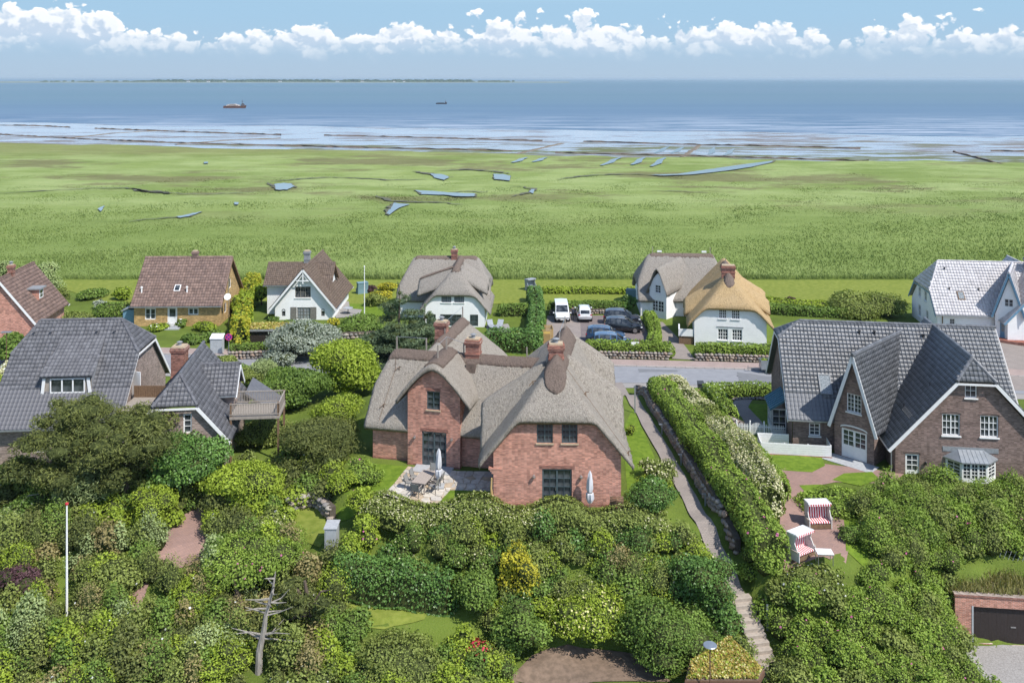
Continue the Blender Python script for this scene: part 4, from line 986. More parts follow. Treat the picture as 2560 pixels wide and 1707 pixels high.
window(H2, GB, 1.25, 2.1, 1.0, 2.0, 2, 3, 'white_paint', fw=.09, mw=.04, sill=True); arch(H2, GB, 1.25, 2.1, 1.98, 'white_paint', .32)
wall(H2, B2 @ TR(.4, 11.4, 1, D(-90)), [(0, 2.4), (4.4, 6.9), (6.5, 6.9), (10.9, 2.4)], [(4.6, 5.2, 3.4, 4.9)], w2, -.5, 'end_wall')
window(H2, B2 @ TR(.4, 11.4, 1, D(-90)), 4.6, 5.2, 3.4, 4.9, 1, 3, 'white_paint')
GL = B2 @ TR(-.75, 5.6, 1, D(-90))
MB().box(0, 0, -.4, 2.6, 1.1, .35).build('bay_base', 'white_paint', H2, GL)
window(H2, GL, 0, 2.6, .35, 2.1, 2, 3, 'white_paint', 'bay_window', split=3, y=0); window(H2, GL @ TR(2.6, 0, 0, D(90)), 0, 1.1, .35, 2.1, 2, 3, 'white_paint', 'bay_window', y=0)
M('copper_blue', (.07, .20, .27), (.05, .15, .21), 4, .4, .5, .1)
MB().slab([(-.2, -.25, 2.1), (2.85, -.25, 2.1), (2.85, 1.12, 3.0), (-.2, 1.12, 3.0)], .1).build('bay_roof', 'copper_blue', H2, GL)
for i in range(8): MB().beam((-.15 + .42 * i, -.25, 2.14), (-.15 + .42 * i, 1.1, 3.03), .04, .06).build('roof_seam', 'copper_blue', H2, GL)
kB = 6.2 / 5.95
sky_m = B2 @ Matrix.Translation((2.75, 1.45, 3.4 + kB * 1.45 + .03)) @ Matrix.Rotation(math.atan(kB), 4, 'X')
o = MB().box(0, 0, 0, .95, .08, .14).box(0, 1.62, 0, .95, 1.7, .14).box(0, .08, 0, .08, 1.62, .14).box(.87, .08, 0, .95, 1.62, .14).build('skylight', 'lead_grey', H2, sky_m)
MB().box(.08, .08, .08, .87, 1.62, .1).build('pane', 'curtained_glass', o, sky_m)
for x, y in ((6.6, 5.2), (7.8, 5.2), (11.6, 5.1), (13.0, 4.6)): vent(H2, B2, x, y, 3.4 + kB * y)
for x, y, h in ((4.6, 2.4, 1.0), (9.6, 3.6, .3), (9.0, 1.9, .3), (6.0, .9, .3)):
    kA = 6.6 / 6.1; MB().tube([(x, y, 2.95 + kA * y), (x, y, 2.95 + kA * y + h)], .035, 6).build('roof_vent', 'black_metal', H2, A2)
gm = A2 @ Matrix.Translation((9.2, 1.7, 2.95 + 1.082 * 1.7 + .12)) @ Matrix.Rotation(math.atan(1.082), 4, 'X')
m = MB().beam((0, 0, 0), (1.9, 0, 0), .03, .04).beam((0, .3, 0), (1.9, .3, 0), .03, .04)
for i in range(10): m.beam((.1 + .19 * i, 0, .02), (.1 + .19 * i, .3, .02), .02, .03)
m.build('snow_guard', 'steel', H2, gm)
MB().tube([(0, 0, 0), (.05, 0, -.7), (0, 0, -2.2)], .045, 6).build('downpipe', 'zinc', H2, A2 @ TR(11.5, .3, 2.9))

# anthracite tiled house among the trees
H3 = thing('dormer_house', 'anthracite tiled house with broad dormer half hidden by trees', 'house', TR(-35, 72, 1))
a3 = D(4); B3 = TR(-39.2, 67.7, 0, a3)
pitched(H3, B3, 9.8, 13, 4.0, 10.4, (8.3, 1.4), (8.3, 2.0), 'anthracite_tile', (.3, .35), keep=300)
k3 = 6.4 / 6.5
dp = [(3.3, 1.75, 7.3), (7.2, 1.75, 7.3), (6.9, 5.35, 9.32), (3.6, 5.35, 9.32)]
roof_plane(H3, B3, dp, 'anthracite_tile', .14, 'dormer_roof'); tiles(H3, B3, dp, 'anthracite_tile', .3, .35)
for x, x2 in ((3.45, 3.7), (7.05, 6.8)): MB().slab([(x, 2.0, 7.2), (x2, 5.2, 9.25), (x2, 5.2, 9.0), (x, 2.0, 5.9)], .1, (0, 0, -.01)).add([(x, 2.0, 7.25), (x2, 5.25, 9.25), (x, 2.0, 5.9)], [(0, 1, 2)]).build('dormer_cheek', 'lead_grey', H3, B3)
GD3 = B3 @ TR(3.35, 2.0, 5.85)
MB().box(.1, .05, -.1, 3.7, .15, 1.35).build('dormer_wall', 'weathered_wood', H3, GD3)
window(H3, GD3, .65, 3.25, .12, 1.25, 1, 1, 'white_paint', split=3, y=-.05, fw=.09)
for x in (.02, 3.68): MB().beam((x, -.02, -.35), (x + (.22 if x < 1 else -.22), -.02, 1.4), .22, .08, (0, 1, 0)).build('dormer_post', 'white_paint', H3, GD3)
GR3 = B3 @ TR(9.5, .6, 1.2, D(90))
wall(H3, GR3, [(0, 3.1), (4.0, 6.9), (7.8, 6.9), (11.8, 3.1)], [(3.2, 4.2, 3.6, 6.4)], 'pale_brick', 0, 'end_wall')
window(H3, GR3, 3.2, 4.2, 3.6, 6.4, 2, 5, 'white_paint', 'door', fw=.12)
MB().box(0, 0, 0, .9, .05, 2.2).build('open_door', 'white_paint', H3, GR3 @ TR(3.2, 0, 3.6, D(-120)))
wall(H3, B3 @ TR(.3, .6, 1.2), [(0, 2.6), (9.2, 2.6)], [(3, 4.2, .8, 2), (6.5, 7.5, .8, 2)], 'pale_brick', 0, 'front_wall')
for x in (3, 6.5): window(H3, B3 @ TR(.3, .6, 1.2), x, x + 1.1, .8, 2, 1, 2, 'white_paint', split=2)
for x in (1.3, 2.6, 6.2, 7.6): vent(H3, B3, x, 5.5, 4 + k3 * 5.5 + .05, 'anthracite_tile')
A3 = TR(-29.6, 75.7, 0, D(-83))
pitched(H3, A3, 10, 7.9, 3.6, 8.1, None, (6.3, 1.7), 'anthracite_tile', (.3, .35), back=True, vl=False)
GA3 = A3 @ TR(9.7, .5, 1.2, D(90))
wall(H3, GA3, [(0, 2.45), (2.1, 4.85), (4.8, 4.85), (6.9, 2.45)], [(1.25, 1.85, 3.0, 4.4), (4.0, 4.6, 3.0, 4.4)], 'pale_brick', -.5, 'gable_wall')
for x in (1.25, 4.0): window(H3, GA3, x, x + .6, 3.0, 4.4, 1, 3, 'white_paint', sill=True, fw=.09, sillmat='sandstone')
wall(H3, A3 @ TR(9.7, 7.4, 1.2, D(180)), [(0, 2.4), (9, 2.4)], [], 'pale_brick', -.5, 'side_wall')
C3 = TR(-25, 70.3, 0, D(7))
pitched(H3, C3, 3.7, 3.8, 5.55, 7.45, None, None, 'anthracite_tile', (.3, .35), vl=False, capr=.1)
wall(H3, C3 @ TR(2.0, .35, 4.6), [(0, 1.1), (1.4, 1.1)], [], 'pale_brick', -1.0, 'dormer_wall')
wall(H3, C3 @ TR(3.4, .35, 4.6, D(90)), [(0, 1.0), (1.55, 2.5), (3.1, 1.0)], [(1.0, 1.9, .05, 1.9)], 'pale_brick', -.5, 'dormer_wall')
window(H3, C3 @ TR(3.4, .35, 4.6, D(90)), 1.0, 1.9, .05, 1.9, 1, 3, 'white_paint', 'door')
roof_plane(H3, TR(-21.6, 74, 0, D(7)), [(0, 0, 4.6), (2.4, .2, 2.9), (2.4, 4, 2.9), (0, 4, 4.6)], 'anthracite_tile', .15, 'porch_roof')
chimney(H3, I4, -27.0, 74.3, 4, 8.4, 1.05, 1.05)
MB().box(-29.6, 66.8, 4.9, -26.4, 71.6, 5.1).build('deck', 'weathered_wood', H3); 
for i in range(18): MB().box(-29.6 + .18 * i, 71.6, 5.1, -29.44 + .18 * i, 71.66, 6.0).build('plank', 'brown_wood', H3)
BAL = TR(-21.5, 71.6, 4.6, D(5))
MB().box(0, -2.9, -.2, 3.7, 0, 0).build('balcony_deck', 'weathered_wood', H3, BAL)
for pq in (((0, -2.85, .95), (3.7, -2.85, .95)), ((0, -2.85, .15), (3.7, -2.85, .15)), ((0, -.05, .95), (3.7, -.05, .95)), ((3.65, -2.8, .95), (3.65, -.1, .95)), ((3.65, -2.8, .15), (3.65, -.1, .15)), ((0, -.05, .15), (3.7, -.05, .15))):
    MB().beam(*pq, .1, .06).build('balcony_rail', 'weathered_wood', H3, BAL)
bal = MB().box(-.02, -.02, .1, .02, .02, .95).mesh('baluster', 'weathered_wood')
for i in range(30):
    for y in (-2.85, -.05): link(bpy.data.objects.new('baluster', bal), H3, BAL @ TR(.06 + .123 * i, y, 0))
for i in range(20): link(bpy.data.objects.new('baluster', bal), H3, BAL @ TR(3.65, -2.7 + .135 * i, 0))
for x, y in ((.1, -2.8), (3.6, -2.8), (3.6, -.1)): MB().box(x - .07, y - .07, -4.0, x + .07, y + .07, 1.0).build('balcony_post', 'brown_wood', H3, BAL)

# back row: yellow brick house
H4 = thing('yellow_house', 'yellow brick house with broad brown tiled roof and white door', 'house', TR(-41, 112))
B4 = TR(-46.2, 110.5, 0, D(1.5))
pitched(H4, B4, 11, 10, 2.5, 7.45, None, None, 'brown_tile', (.33, .40), verge='brown_wood', capr=.1)
W4 = B4 @ TR(.35, .45, 0)
wall(H4, W4, [(0, 2.4), (10.3, 2.4)], [(1.3, 2.6, .8, 2.2), (4.0, 5.2, .15, 2.35), (6.5, 7.75, 1.35, 2.2)], 'yellow_brick', 0, 'front_wall')
window(H4, W4, 1.3, 2.6, .8, 2.2, 1, 2, 'white_paint', split=2, panes=False, fw=.12); window(H4, W4, 6.5, 7.75, 1.35, 2.2, 1, 1, 'white_paint', split=2, fw=.12)
dd = window(H4, W4, 4.0, 5.2, .15, 2.35, 1, 1, 'white_paint', 'door', fw=.24, low=1.0); MB().box(4.9, 0, 1.1, 4.95, .05, 1.25).build('handle', 'steel', dd, W4)
wall(H4, B4 @ TR(10.65, .45, 0, D(90)), [(0, 2.4), (4.55, 6.9), (9.1, 2.4)], [(2, 3, 1, 2.2), (4, 5, 3.6, 4.8)], 'yellow_brick', 0, 'end_wall')
for x, z in ((2, 1), (4, 3.6)): window(H4, B4 @ TR(10.65, .45, 0, D(90)), x, x + 1, z, z + 1.2, 1, 1, 'white_paint', panes=False)
for i, (a, b) in enumerate(((.0, .15), (.15, .3))): MB().box(3.6 - .3 * (1 - i), -1.7 + .5 * i, a, 5.6 + .3 * (1 - i), 0, b).build('door_step', 'grey_step', H4, W4)
chimney(H4, B4, 6.2, 5.2, 6.9, 8.3, .6, .6, False, 'brown_tile')
o = MB().box(4.75, 0, 0, 5.5, .9, .1).build('skylight', 'white_paint', H4, B4 @ Matrix.Translation((0, 1.5, 2.5 + .99 * 1.5)) @ Matrix.Rotation(D(44.7), 4, 'X'))
MB().box(4.85, .1, .08, 5.4, .8, .12).build('pane', 'window_glass', o, B4 @ Matrix.Translation((0, 1.5, 2.5 + .99 * 1.5)) @ Matrix.Rotation(D(44.7), 4, 'X'))
for x in (.9, 6.4): MB().tube([(x, 1.4, 3.8), (x, 1.4, 4.5)], .09, 8).lathe([(.15, 0), (.15, .1), (.03, .2)], 8, (x, 1.4, 4.45)).build('roof_vent', 'white_paint', H4, B4)
MB().box(-1.2, 1, 0, .3, 3, 1.9).build('shed_wall', 'frame_blue', H4, B4); MB().slab([(-1.4, .8, 1.8), (.3, .8, 2.5), (.3, 3.2, 2.5), (-1.4, 3.2, 1.8)], .1).build('shed_roof', 'lead_grey', H4, B4)
MB().tube([(11.6, 1, 0), (11.6, 1, 6)], .04, 6).build('antenna_pole', 'steel', H4, B4); MB().lathe([(.02, 0), (.3, .06), (.42, .2)], 14).build('satellite_dish', 'white_paint', H4, B4 @ Matrix.Translation((11.55, .8, 3.4)) @ Matrix.Rotation(D(60), 4, 'X'))

# house with red brown tiles at the edge
H5 = thing('brick_cottage', 'brick cottage with weathered red brown tiles and flat roofed dormer', 'house', TR(-58, 106))
B5 = TR(-62.4, 111.2, 0, D(-84))
pitched(H5, B5, 9.6, 8.2, 2.5, 7.6, None, None, 'brown_tile', (.33, .42), back=True, verge='white_paint', capr=.1)
wall(H5, B5 @ TR(9.3, .5, 0, D(90)), [(0, 2.6), (3.6, 7.0), (7.2, 2.6)], [(2.5, 3.6, 1, 2.2)], 'red_brick', 0, 'gable_wall'); window(H5, B5 @ TR(9.3, .5, 0, D(90)), 2.5, 3.6, 1, 2.2, 1, 2, 'white_paint', panes=False)
wall(H5, B5 @ TR(9.3, 7.7, 0, D(180)), [(0, 2.6), (9, 2.6)], [], 'red_brick', 0, 'side_wall')
chimney(H5, B5, 6.4, 4.1, 7, 8.7, .6, .6)
DM = B5 @ TR(5.2, 5.8, 4.3)
MB().box(-.6, -.4, 0, .6, 1.1, 1.3).build('dormer_wall', 'red_brick', H5, DM); MB().box(-.85, -.6, 1.3, .85, 1.4, 1.45).build('dormer_roof', 'lead_grey', H5, DM)
window(H5, DM @ TR(.5, 1.12, 0, D(180)), 0, 1.0, .2, 1.2, 1, 2, 'white_paint', y=-.06, panes=False)

# white cottage with cross gables
H6 = thing('white_cottage', 'white gabled cottage with mossy brown shingles and grey shutters', 'house', TR(-26, 117))
A6 = TR(-30.1, 125.6, 0, D(-90)); C6 = TR(-31.7, 116.4, 0, 0)
pitched(H6, A6, 12.2, 8.3, 1.5, 6.5, None, None, 'moss_shingle', (.25, .3), back=True, capr=.12)
pitched(H6, C6, 8.7, 5.2, 3.75, 6.15, None, None, 'moss_shingle', (.25, .3), verge='brown_wood', capr=.08)
roof_plane(H6, C6, [(6.3, -.9, 3.0), (8.7, -.9, 3.0), (8.7, .8, 4.6), (6.3, .8, 4.6)], 'moss_shingle', .12, 'dormer_roof'); tiles(H6, C6, [(6.3, -.9, 3.0), (8.7, -.9, 3.0), (8.7, .8, 4.6), (6.3, .8, 4.6)], 'moss_shingle', .25, .3)
G6 = A6 @ TR(11.6, .55, 0, D(90))
wall(H6, G6, [(0, 1.75), (3.6, 6.0), (7.2, 1.75)], [(2.5, 4.45, 2.75, 4.15), (2.75, 4.4, .1, 1.55), (.85, 1.3, .45, 1.1), (5.75, 6.2, .45, 1.1)], 'white_brick', 0, 'gable_wall')
window(H6, G6, 2.5, 4.45, 2.75, 4.15, 2, 2, 'frame_grey', split=3, panes=False, sill=True, fw=.09, mw=.05); window(H6, G6, 2.75, 4.4, .1, 1.55, 2, 3, 'frame_grey', split=2, panes=False, glass='curtained_glass', fw=.09, mw=.05)
for x in (.85, 5.75): window(H6, G6, x, x + .45, .45, 1.1, 1, 2, 'frame_grey', panes=False, fw=.05); arch(H6, G6, x, x + .45, 1.08, 'frame_grey', .2, 8)
for x in (1.95, 4.42): MB().box(x, -.05, .1, x + .75, -.005, 1.6).build('shutter', 'frame_grey', H6, G6)
MB().box(-.6, -.55, 4.95, 0, -.5, 5.05).build('truss_tie', 'white_paint', H6, G6 @ TR(4.5, 0, 0)); MB().box(2.75, -.56, 4.9, 4.45, -.48, 5.02).build('truss_tie', 'white_paint', H6, G6); MB().box(3.54, -.58, 4.6, 3.66, -.46, 6.2).build('truss_post', 'white_paint', H6, G6)
for x in (3.0, 4.2): MB().beam((x, -.5, 5.0), (3.6, -.5, 5.8), .06, .1).build('truss_strut', 'white_paint', H6, G6)
wall(H6, C6 @ TR(.4, .5, 0), [(0, 3.7), (8, 3.7)], [], 'white_brick', 0, 'front_wall'); wall(H6, C6 @ TR(8.3, .5, 0, D(90)), [(0, 3.7), (2.1, 5.6), (4.2, 3.7)], [], 'white_brick', 0, 'end_wall'); wall(H6, C6 @ TR(.4, 4.7, 0, D(-90)), [(0, 3.7), (2.1, 5.6), (4.2, 3.7)], [], 'white_brick', 0, 'end_wall')
wall(H6, A6 @ TR(11.6, 7.75, 0, D(180)), [(0, 1.6), (11, 1.6)], [], 'white_brick', 0, 'side_wall'); wall(H6, A6 @ TR(.6, .55, 0), [(0, 1.6), (11, 1.6)], [], 'white_brick', 0, 'side_wall')
chimney(H6, C6, 5.0, 2.8, 5.6, 7.7, .7, .7, False, 'lead_grey'); MB().beam((6.35, -.85, 2.85), (8.7, -.85, 2.85), .1, .1).build('gutter', 'zinc', H6, C6)
MB().box(6.5, -.4, 1.6, 8.5, .6, 2.95).build('dormer_wall', 'white_brick', H6, C6)

# white house with pale glazed tiles
H7 = thing('white_tiled_house', 'white house with pale glazed tiles, blue door and steep gable', 'house', TR(54, 106, .3))
a7 = D(-7); B7 = TR(49.1, 106, 0, a7); A7 = TR(57.2, 115.4, 0, D(-97))
pitched(H7, B7, 13, 10.2, 2.7, 8.0, (4.95, 1.9), None, 'pale_tile', (.33, .40), verge='frame_blue', capr=.11)
pitched(H7, A7, 12, 10, 2.4, 7.8, None, None, 'pale_tile', (.33, .40), verge='frame_blue', capr=.11, vl=False)
C7 = TR(58.6, 110.6, 0, D(-122))
pitched(H7, C7, 6.6, 3.4, 2.9, 8.0, None, None, 'pale_tile', (.30, .38), back=True, verge='frame_blue', capr=.09, vl=False)
W7 = B7 @ TR(.3, .45, .3)
wall(H7, W7, [(0, 2.3), (7.5, 2.3)], [(1.4, 2.0, .9, 1.9)], 'white_brick', -.3, 'front_wall'); window(H7, W7, 1.4, 2.0, .9, 1.9, 2, 3, 'white_paint', panes=False); arch(H7, W7, 1.4, 2.0, 1.88, 'white_paint', .25, 8)
E7 = B7 @ TR(.3, 9.8, .3, D(-90))
wall(H7, E7, [(0, 2.2), (2.4, 4.5), (7.0, 4.5), (9.4, 2.2)], [(2.6, 3.5, 2.9, 4.1), (4.8, 5.7, 2.9, 4.1), (2.6, 3.5, .5, 1.9), (5.4, 6.3, .5, 1.9)], 'white_brick', -.3, 'end_wall')
for x, z, h in ((2.6, 2.9, 1.2), (4.8, 2.9, 1.2), (2.6, .5, 1.4), (5.4, .5, 1.4)): window(H7, E7, x, x + .9, z, z + h, 1, 2, 'white_paint', split=2, panes=False, sill=True)
G7 = C7 @ TR(6.3, .3, .3, D(90))
wall(H7, G7, [(0, 2.7), (1.4, 6.9), (2.8, 2.7)], [(.5, 2.3, .1, 2.2), (.95, 1.85, 3.7, 4.6)], 'white_brick', -.3, 'entrance_wall')
window(H7, G7, .5, 2.3, .1, 2.2, 2, 3, 'frame_blue', 'door', split=2, low=.7, fw=.12, mw=.06, panes=False, glass='curtained_glass'); window(H7, G7, .95, 1.85, 3.7, 4.6, 1, 2, 'white_paint', split=2, panes=False)
W72 = A7 @ TR(11.6, .5, .3, D(90)); wall(H7, W72, [(0, 2.2), (4.5, 7.0), (9, 2.2)], [], 'white_brick', -.3, 'gable_wall'); wall(H7, A7 @ TR(3, .5, .3), [(0, 2.1), (8.6, 2.1)], [], 'white_brick', -.3, 'side_wall')
chimney(H7, A7, 6.2, 5.0, 7.3, 8.9, .8, .8, False, 'lead_grey')
for x, y in ((2.4, 4.2), (2.3, 2.3), (5.6, 2.3)): vent(H7, B7, x, y, 2.7 + 1.04 * y)
o = MB().box(3.0, 0, 0, 3.8, 1.1, .12).build('skylight', 'brown_wood', H7, B7 @ Matrix.Translation((0, 1.4, 2.7 + 1.04 * 1.4)) @ Matrix.Rotation(D(46), 4, 'X')); MB().box(3.1, .1, .1, 3.7, 1.0, .14).build('pane', 'curtained_glass', o, B7 @ Matrix.Translation((0, 1.4, 2.7 + 1.04 * 1.4)) @ Matrix.Rotation(D(46), 4, 'X'))
M('terracotta_strip', (.30, .16, .11), None, 4)
MB().beam((8.5, .4, 2.95), (4.5, 4.6, 7.5), .35, .08).build('roof_ladder', 'terracotta_strip', H7, A7)
MB().box(-.8, -1.2, -.25, 4.2, 0, .12).build('door_step', 'chimney_brick', H7, G7)
MB().tube([(.6, -.06, 2.3), (.6, -.06, 0)], .05, 6).build('downpipe', 'brown_wood', H7, W7)
MB().tube([(5, 8, 6), (5, 8, 9.6)], .1, 8).build('flue', 'white_paint', H7, A7)

# ------------------------------------------------------------------ white thatched houses
H8 = thing('white_thatched_house', 'white house under dark old thatch with brick chimney and sod ridge', 'house', TR(-8, 115))
B8 = TR(-14.6, 114.8, 0, D(-1)); A8 = TR(-10.7, 110.9, 0, D(-2))
f8 = lambda s, t: smin(2.4 + .98 * t, 2.4 + .98 * (9.4 - t), 3.6 + 1.9 * s, 3.6 + 1.9 * (11.9 - s))
f8w = lambda s, t: smin(1.85 + 1.17 * (s + .75), 1.85 + 1.17 * (8.15 - s), 4.15 + 1.05 * (t + .4))
thatched(H8, B8, 0, 11.9, 0, 9.4, f8, 'old_thatch', seed=11, step=.28); thatched(H8, A8, -.75, 8.15, -.4, 9, f8w, 'old_thatch', 'wing_thatch', seed=12, step=.28)
thatched(H8, A8, -1.0, 3.4, 1.0, 5.0, lambda s, t: 6.7 - .35 * (3.4 - s) - .95 * (np.sqrt((t - 3) ** 2 + .4) - .6), 'old_thatch', 'dormer_thatch', seed=13, step=.28)
for tc in (2.6, 6.0): thatched(H8, A8, 4.2, 7.7, tc - 1.4, tc + 1.4, (lambda tc: lambda s, t: 6.75 - .55 * (s - 4.2) - .95 * (np.sqrt((t - tc) ** 2 + .3) - .55))(tc), 'old_thatch', 'dormer_thatch', seed=14, step=.28)
thatched(H8, B8, 1.9, 10, 4.2, 5.2, cap(f8, .12), 'sod_ridge', 'sod_ridge', th=.3); thatched(H8, A8, 3.15, 4.25, 1.6, 9, cap(f8w, .14), 'sod_ridge', 'sod_ridge', th=.3)
thatched(H8, A8, -.9, 3.4, 2.6, 3.4, lambda s, t: 6.85 - .35 * (3.4 - s) + 0 * t, 'sod_ridge', 'sod_ridge', th=.25)
chimney(H8, A8, 2.9, 8.4, 6.3, 7.9, .75, .7)
W8 = A8
wall(H8, W8, [(0, 2.3), (1.5, 4.2), (5.9, 4.2), (7.4, 2.3)], [(2.15, 3.35, 2.95, 3.9), (3.7, 4.9, 2.95, 3.9), (.35, 1.45, .1, 1.5), (2.0, 4.6, .1, 1.5), (5.6, 6.6, .1, 1.5)], 'white_brick', 0, 'gable_wall')
for x in (2.15, 3.7): window(H8, W8, x, x + 1.2, 2.95, 3.9, 2, 2, 'frame_dark', split=2, panes=False, sill=True, glass='curtained_glass')
for x, w_ in ((.35, 1.1), (2.0, 2.6), (5.6, 1.0)): window(H8, W8, x, x + w_, .1, 1.5, 2, 3, 'frame_dark', split=2, panes=False, fw=.09, mw=.05)
wall(H8, A8 @ TR(0, 5, 0, D(-90)), [(0, 2.2), (5, 2.2)], [], 'white_brick', 0, 'side_wall'); wall(H8, A8 @ TR(7.4, 0, 0, D(90)), [(0, 2.2), (5, 2.2)], [], 'white_brick', 0, 'side_wall')
wall(H8, B8 @ TR(.5, .5, 0), [(0, 2.1), (10.9, 2.1)], [], 'white_brick', 0, 'front_wall'); wall(H8, B8 @ TR(.5, 9, 0, D(-90)), [(0, 2), (4, 3.4), (8.5, 2)], [], 'white_brick', 0, 'side_wall'); wall(H8, B8 @ TR(11.4, .5, 0, D(90)), [(0, 2), (8.5, 2)], [], 'white_brick', 0, 'side_wall')

H9 = thing('new_thatched_house', 'white house with new golden thatch on its gable wing and grey thatch behind', 'house', TR(23, 108))
B9 = TR(15.9, 115.5, 0, D(-3)); A9 = TR(20.55, 103.1, 0, D(-10)); C9 = TR(18.35, 115.0, 0, D(-42))
f9 = lambda s, t: smin(2.25 + 1.06 * t, 2.25 + 1.06 * (9.4 - t), 3.9 + 1.9 * s, 4.5 + 2.2 * (11.4 - s))
f9w = lambda s, t: smin(2.45 + 1.08 * (s + .85), 2.45 + 1.08 * (8.75 - s), 4.6 + 1.0 * (t + .45))
thatched(H9, B9, 0, 11.4, 0, 9.4, f9, 'old_thatch', 'thatch_roof', seed=21, step=.28); thatched(H9, A9, -.85, 8.75, -.45, 13.5, f9w, 'new_thatch', 'wing_thatch', seed=22, step=.28)
thatched(H9, A9, -1.15, 3.4, 3.2, 7.0, lambda s, t: 6.9 - .62 * (3.4 - s) - .95 * (np.sqrt((t - 5.1) ** 2 + .4) - .6), 'new_thatch', 'dormer_thatch', seed=23, step=.28)
for tc in (4.0, 8.5): thatched(H9, A9, 4.5, 8.55, tc - 1.6, tc + 1.6, (lambda tc: lambda s, t: 6.95 - .6 * (s - 4.5) - .95 * (np.sqrt((t - tc) ** 2 + .3) - .55))(tc), 'new_thatch', 'dormer_thatch', seed=24, step=.28)
thatched(H9, C9, -1.55, 1.55, -.4, 5.5, lambda s, t: 6.35 - 2.5 * (np.sqrt(s ** 2 + .12) - .35) + .12 * t, 'old_thatch', 'gable_thatch', seed=25, step=.2, th=.3)
thatched(H9, B9, 1.9, 10.2, 4.2, 5.2, cap(f9, .12), 'sod_ridge', 'sod_ridge', th=.3); thatched(H9, A9, 3.35, 4.55, 1.3, 11.0, cap(f9w, .16), 'sod_ridge', 'sod_ridge', nose=.6, th=.3)
chimney(H9, A9, 3.95, 3.9, 6.9, 8.45, 1.5, .8, False); 
for s in (3.2, 9.0): MB().box(s - .3, 4.6, 7.3, s + .3, 4.8, 7.5).build('ridge_vent', 'white_paint', H9, B9)
for s, t, f, Mx in ((2.3, 4.7, f9, B9), (9.8, 4.7, f9, B9), (3.9, 8.5, f9w, A9)): z = float(f(np.array(s), np.array(t))); MB().beam((s, t, z), (s, t, z + .9), .07, .07).build('ridge_post', 'weathered_wood', H9, Mx)
wall(H9, A9, [(0, 2.9), (1.55, 4.75), (6.35, 4.75), (7.9, 2.9)], [(2.7, 3.55, 3.15, 4.2), (4.1, 5.0, 3.15, 4.2), (2.6, 3.7, .75, 2.0), (4.15, 5.25, .75, 2.0), (5.6, 6.3, -.05, .35), (7.0, 7.5, -.05, .35)], 'white_brick', 0, 'gable_wall')
for x, z, w_, h_ in ((2.7, 3.15, .85, 1.05), (4.1, 3.15, .9, 1.05), (2.6, .75, 1.1, 1.25), (4.15, .75, 1.1, 1.25)): window(H9, A9, x, x + w_, z, z + h_, 2, 3, 'white_paint', split=2, panes=False, sill=True, mw=.05)
for x, w_ in ((5.6, .7), (7.0, .5)): window(H9, A9, x, x + w_, -.04, .35, 2, 1, 'frame_dark', panes=False)
MB().box(2.45, -.05, 2.2, 5.4, -.01, 2.28).build('drip_rail', 'lead_grey', H9, A9)
wall(H9, A9 @ TR(0, 12, 0, D(-90)), [(0, 2.6), (12, 2.6)], [], 'white_brick', 0, 'side_wall'); wall(H9, A9 @ TR(7.9, 0, 0, D(90)), [(0, 2.6), (12, 2.6)], [], 'white_brick', 0, 'side_wall')
wall(H9, B9 @ TR(.4, .5, 0), [(0, 2.2), (6, 2.2)], [(1.6, 2.5, .8, 1.9), (3.2, 4.1, .8, 1.9)], 'white_brick', 0, 'front_wall'); wall(H9, B9 @ TR(.4, 9, 0, D(-90)), [(0, 2), (4, 3.6), (8.5, 2)], [], 'white_brick', 0, 'side_wall')
for x in (1.6, 3.2): window(H9, B9 @ TR(.4, .5, 0), x, x + .9, .8, 1.9, 2, 3, 'white_paint', panes=False, sill=True)
G9 = C9 @ TR(-1.25, 0, 0)
wall(H9, G9, [(0, 3.6), (.6, 4.9), (1.25, 5.6), (1.9, 4.9), (2.5, 3.6)], [(.35, 2.15, .1, 2.2), (.8, 1.65, 3.1, 4.1)], 'white_brick', 0, 'entrance_wall'); wall(H9, C9 @ TR(-1.25, 4, 0, D(-90)), [(0, 3.6), (4, 3.6)], [], 'white_brick', 0, 'side_wall'); wall(H9, C9 @ TR(1.25, 0, 0, D(90)), [(0, 3.6), (4, 3.6)], [], 'white_brick', 0, 'side_wall')
window(H9, G9, .35, 2.15, .1, 2.2, 2, 3, 'white_paint', 'door', split=2, low=.75, fw=.12, mw=.06, panes=False); window(H9, G9, .8, 1.65, 3.1, 4.1, 2, 3, 'white_paint', panes=False, sill=True, mw=.05)
MB().box(-1.7, .2, 0, -.1, 2.2, .95).build('stair_block', 'brown_wood', H9, A9); MB().box(-1.75, .1, .95, -1.6, 2.3, 1.75).box(-1.6, .1, .951, -.1, .2, 1.75).build('stair_wall', 'white_paint', H9, A9)
# ------------------------------------------------------------------ vegetation
leafm('leaf_rose', (0.085, 0.14, 0.022), (0.32, 0.44, 0.07)); leafm('leaf_lime', (0.13, 0.19, 0.02), (0.39, 0.49, 0.055)); leafm('leaf_mid', (0.055, 0.105, 0.02), (0.235, 0.345, 0.065))
leafm('leaf_pine', (0.05, 0.072, 0.022), (0.19, 0.21, 0.055), .12); leafm('leaf_spruce', (0.04, 0.07, 0.04), (0.15, 0.205, 0.1), .1); leafm('leaf_olive', (0.085, 0.115, 0.025), (0.31, 0.365, 0.09)); leafm('leaf_dry', (0.155, 0.132, 0.054), (0.388, 0.326, 0.139))
leafm('leaf_silver', (.15, .19, .14), (.46, .50, .42)); leafm('leaf_purple', (0.043, 0.022, 0.031), (0.155, 0.078, 0.085)); leafm('leaf_gold', (.24, .24, .02), (.58, .52, .05)); leafm('leaf_gloss', (0.03, 0.08, 0.02), (0.17, 0.3, 0.065), .12, .38)
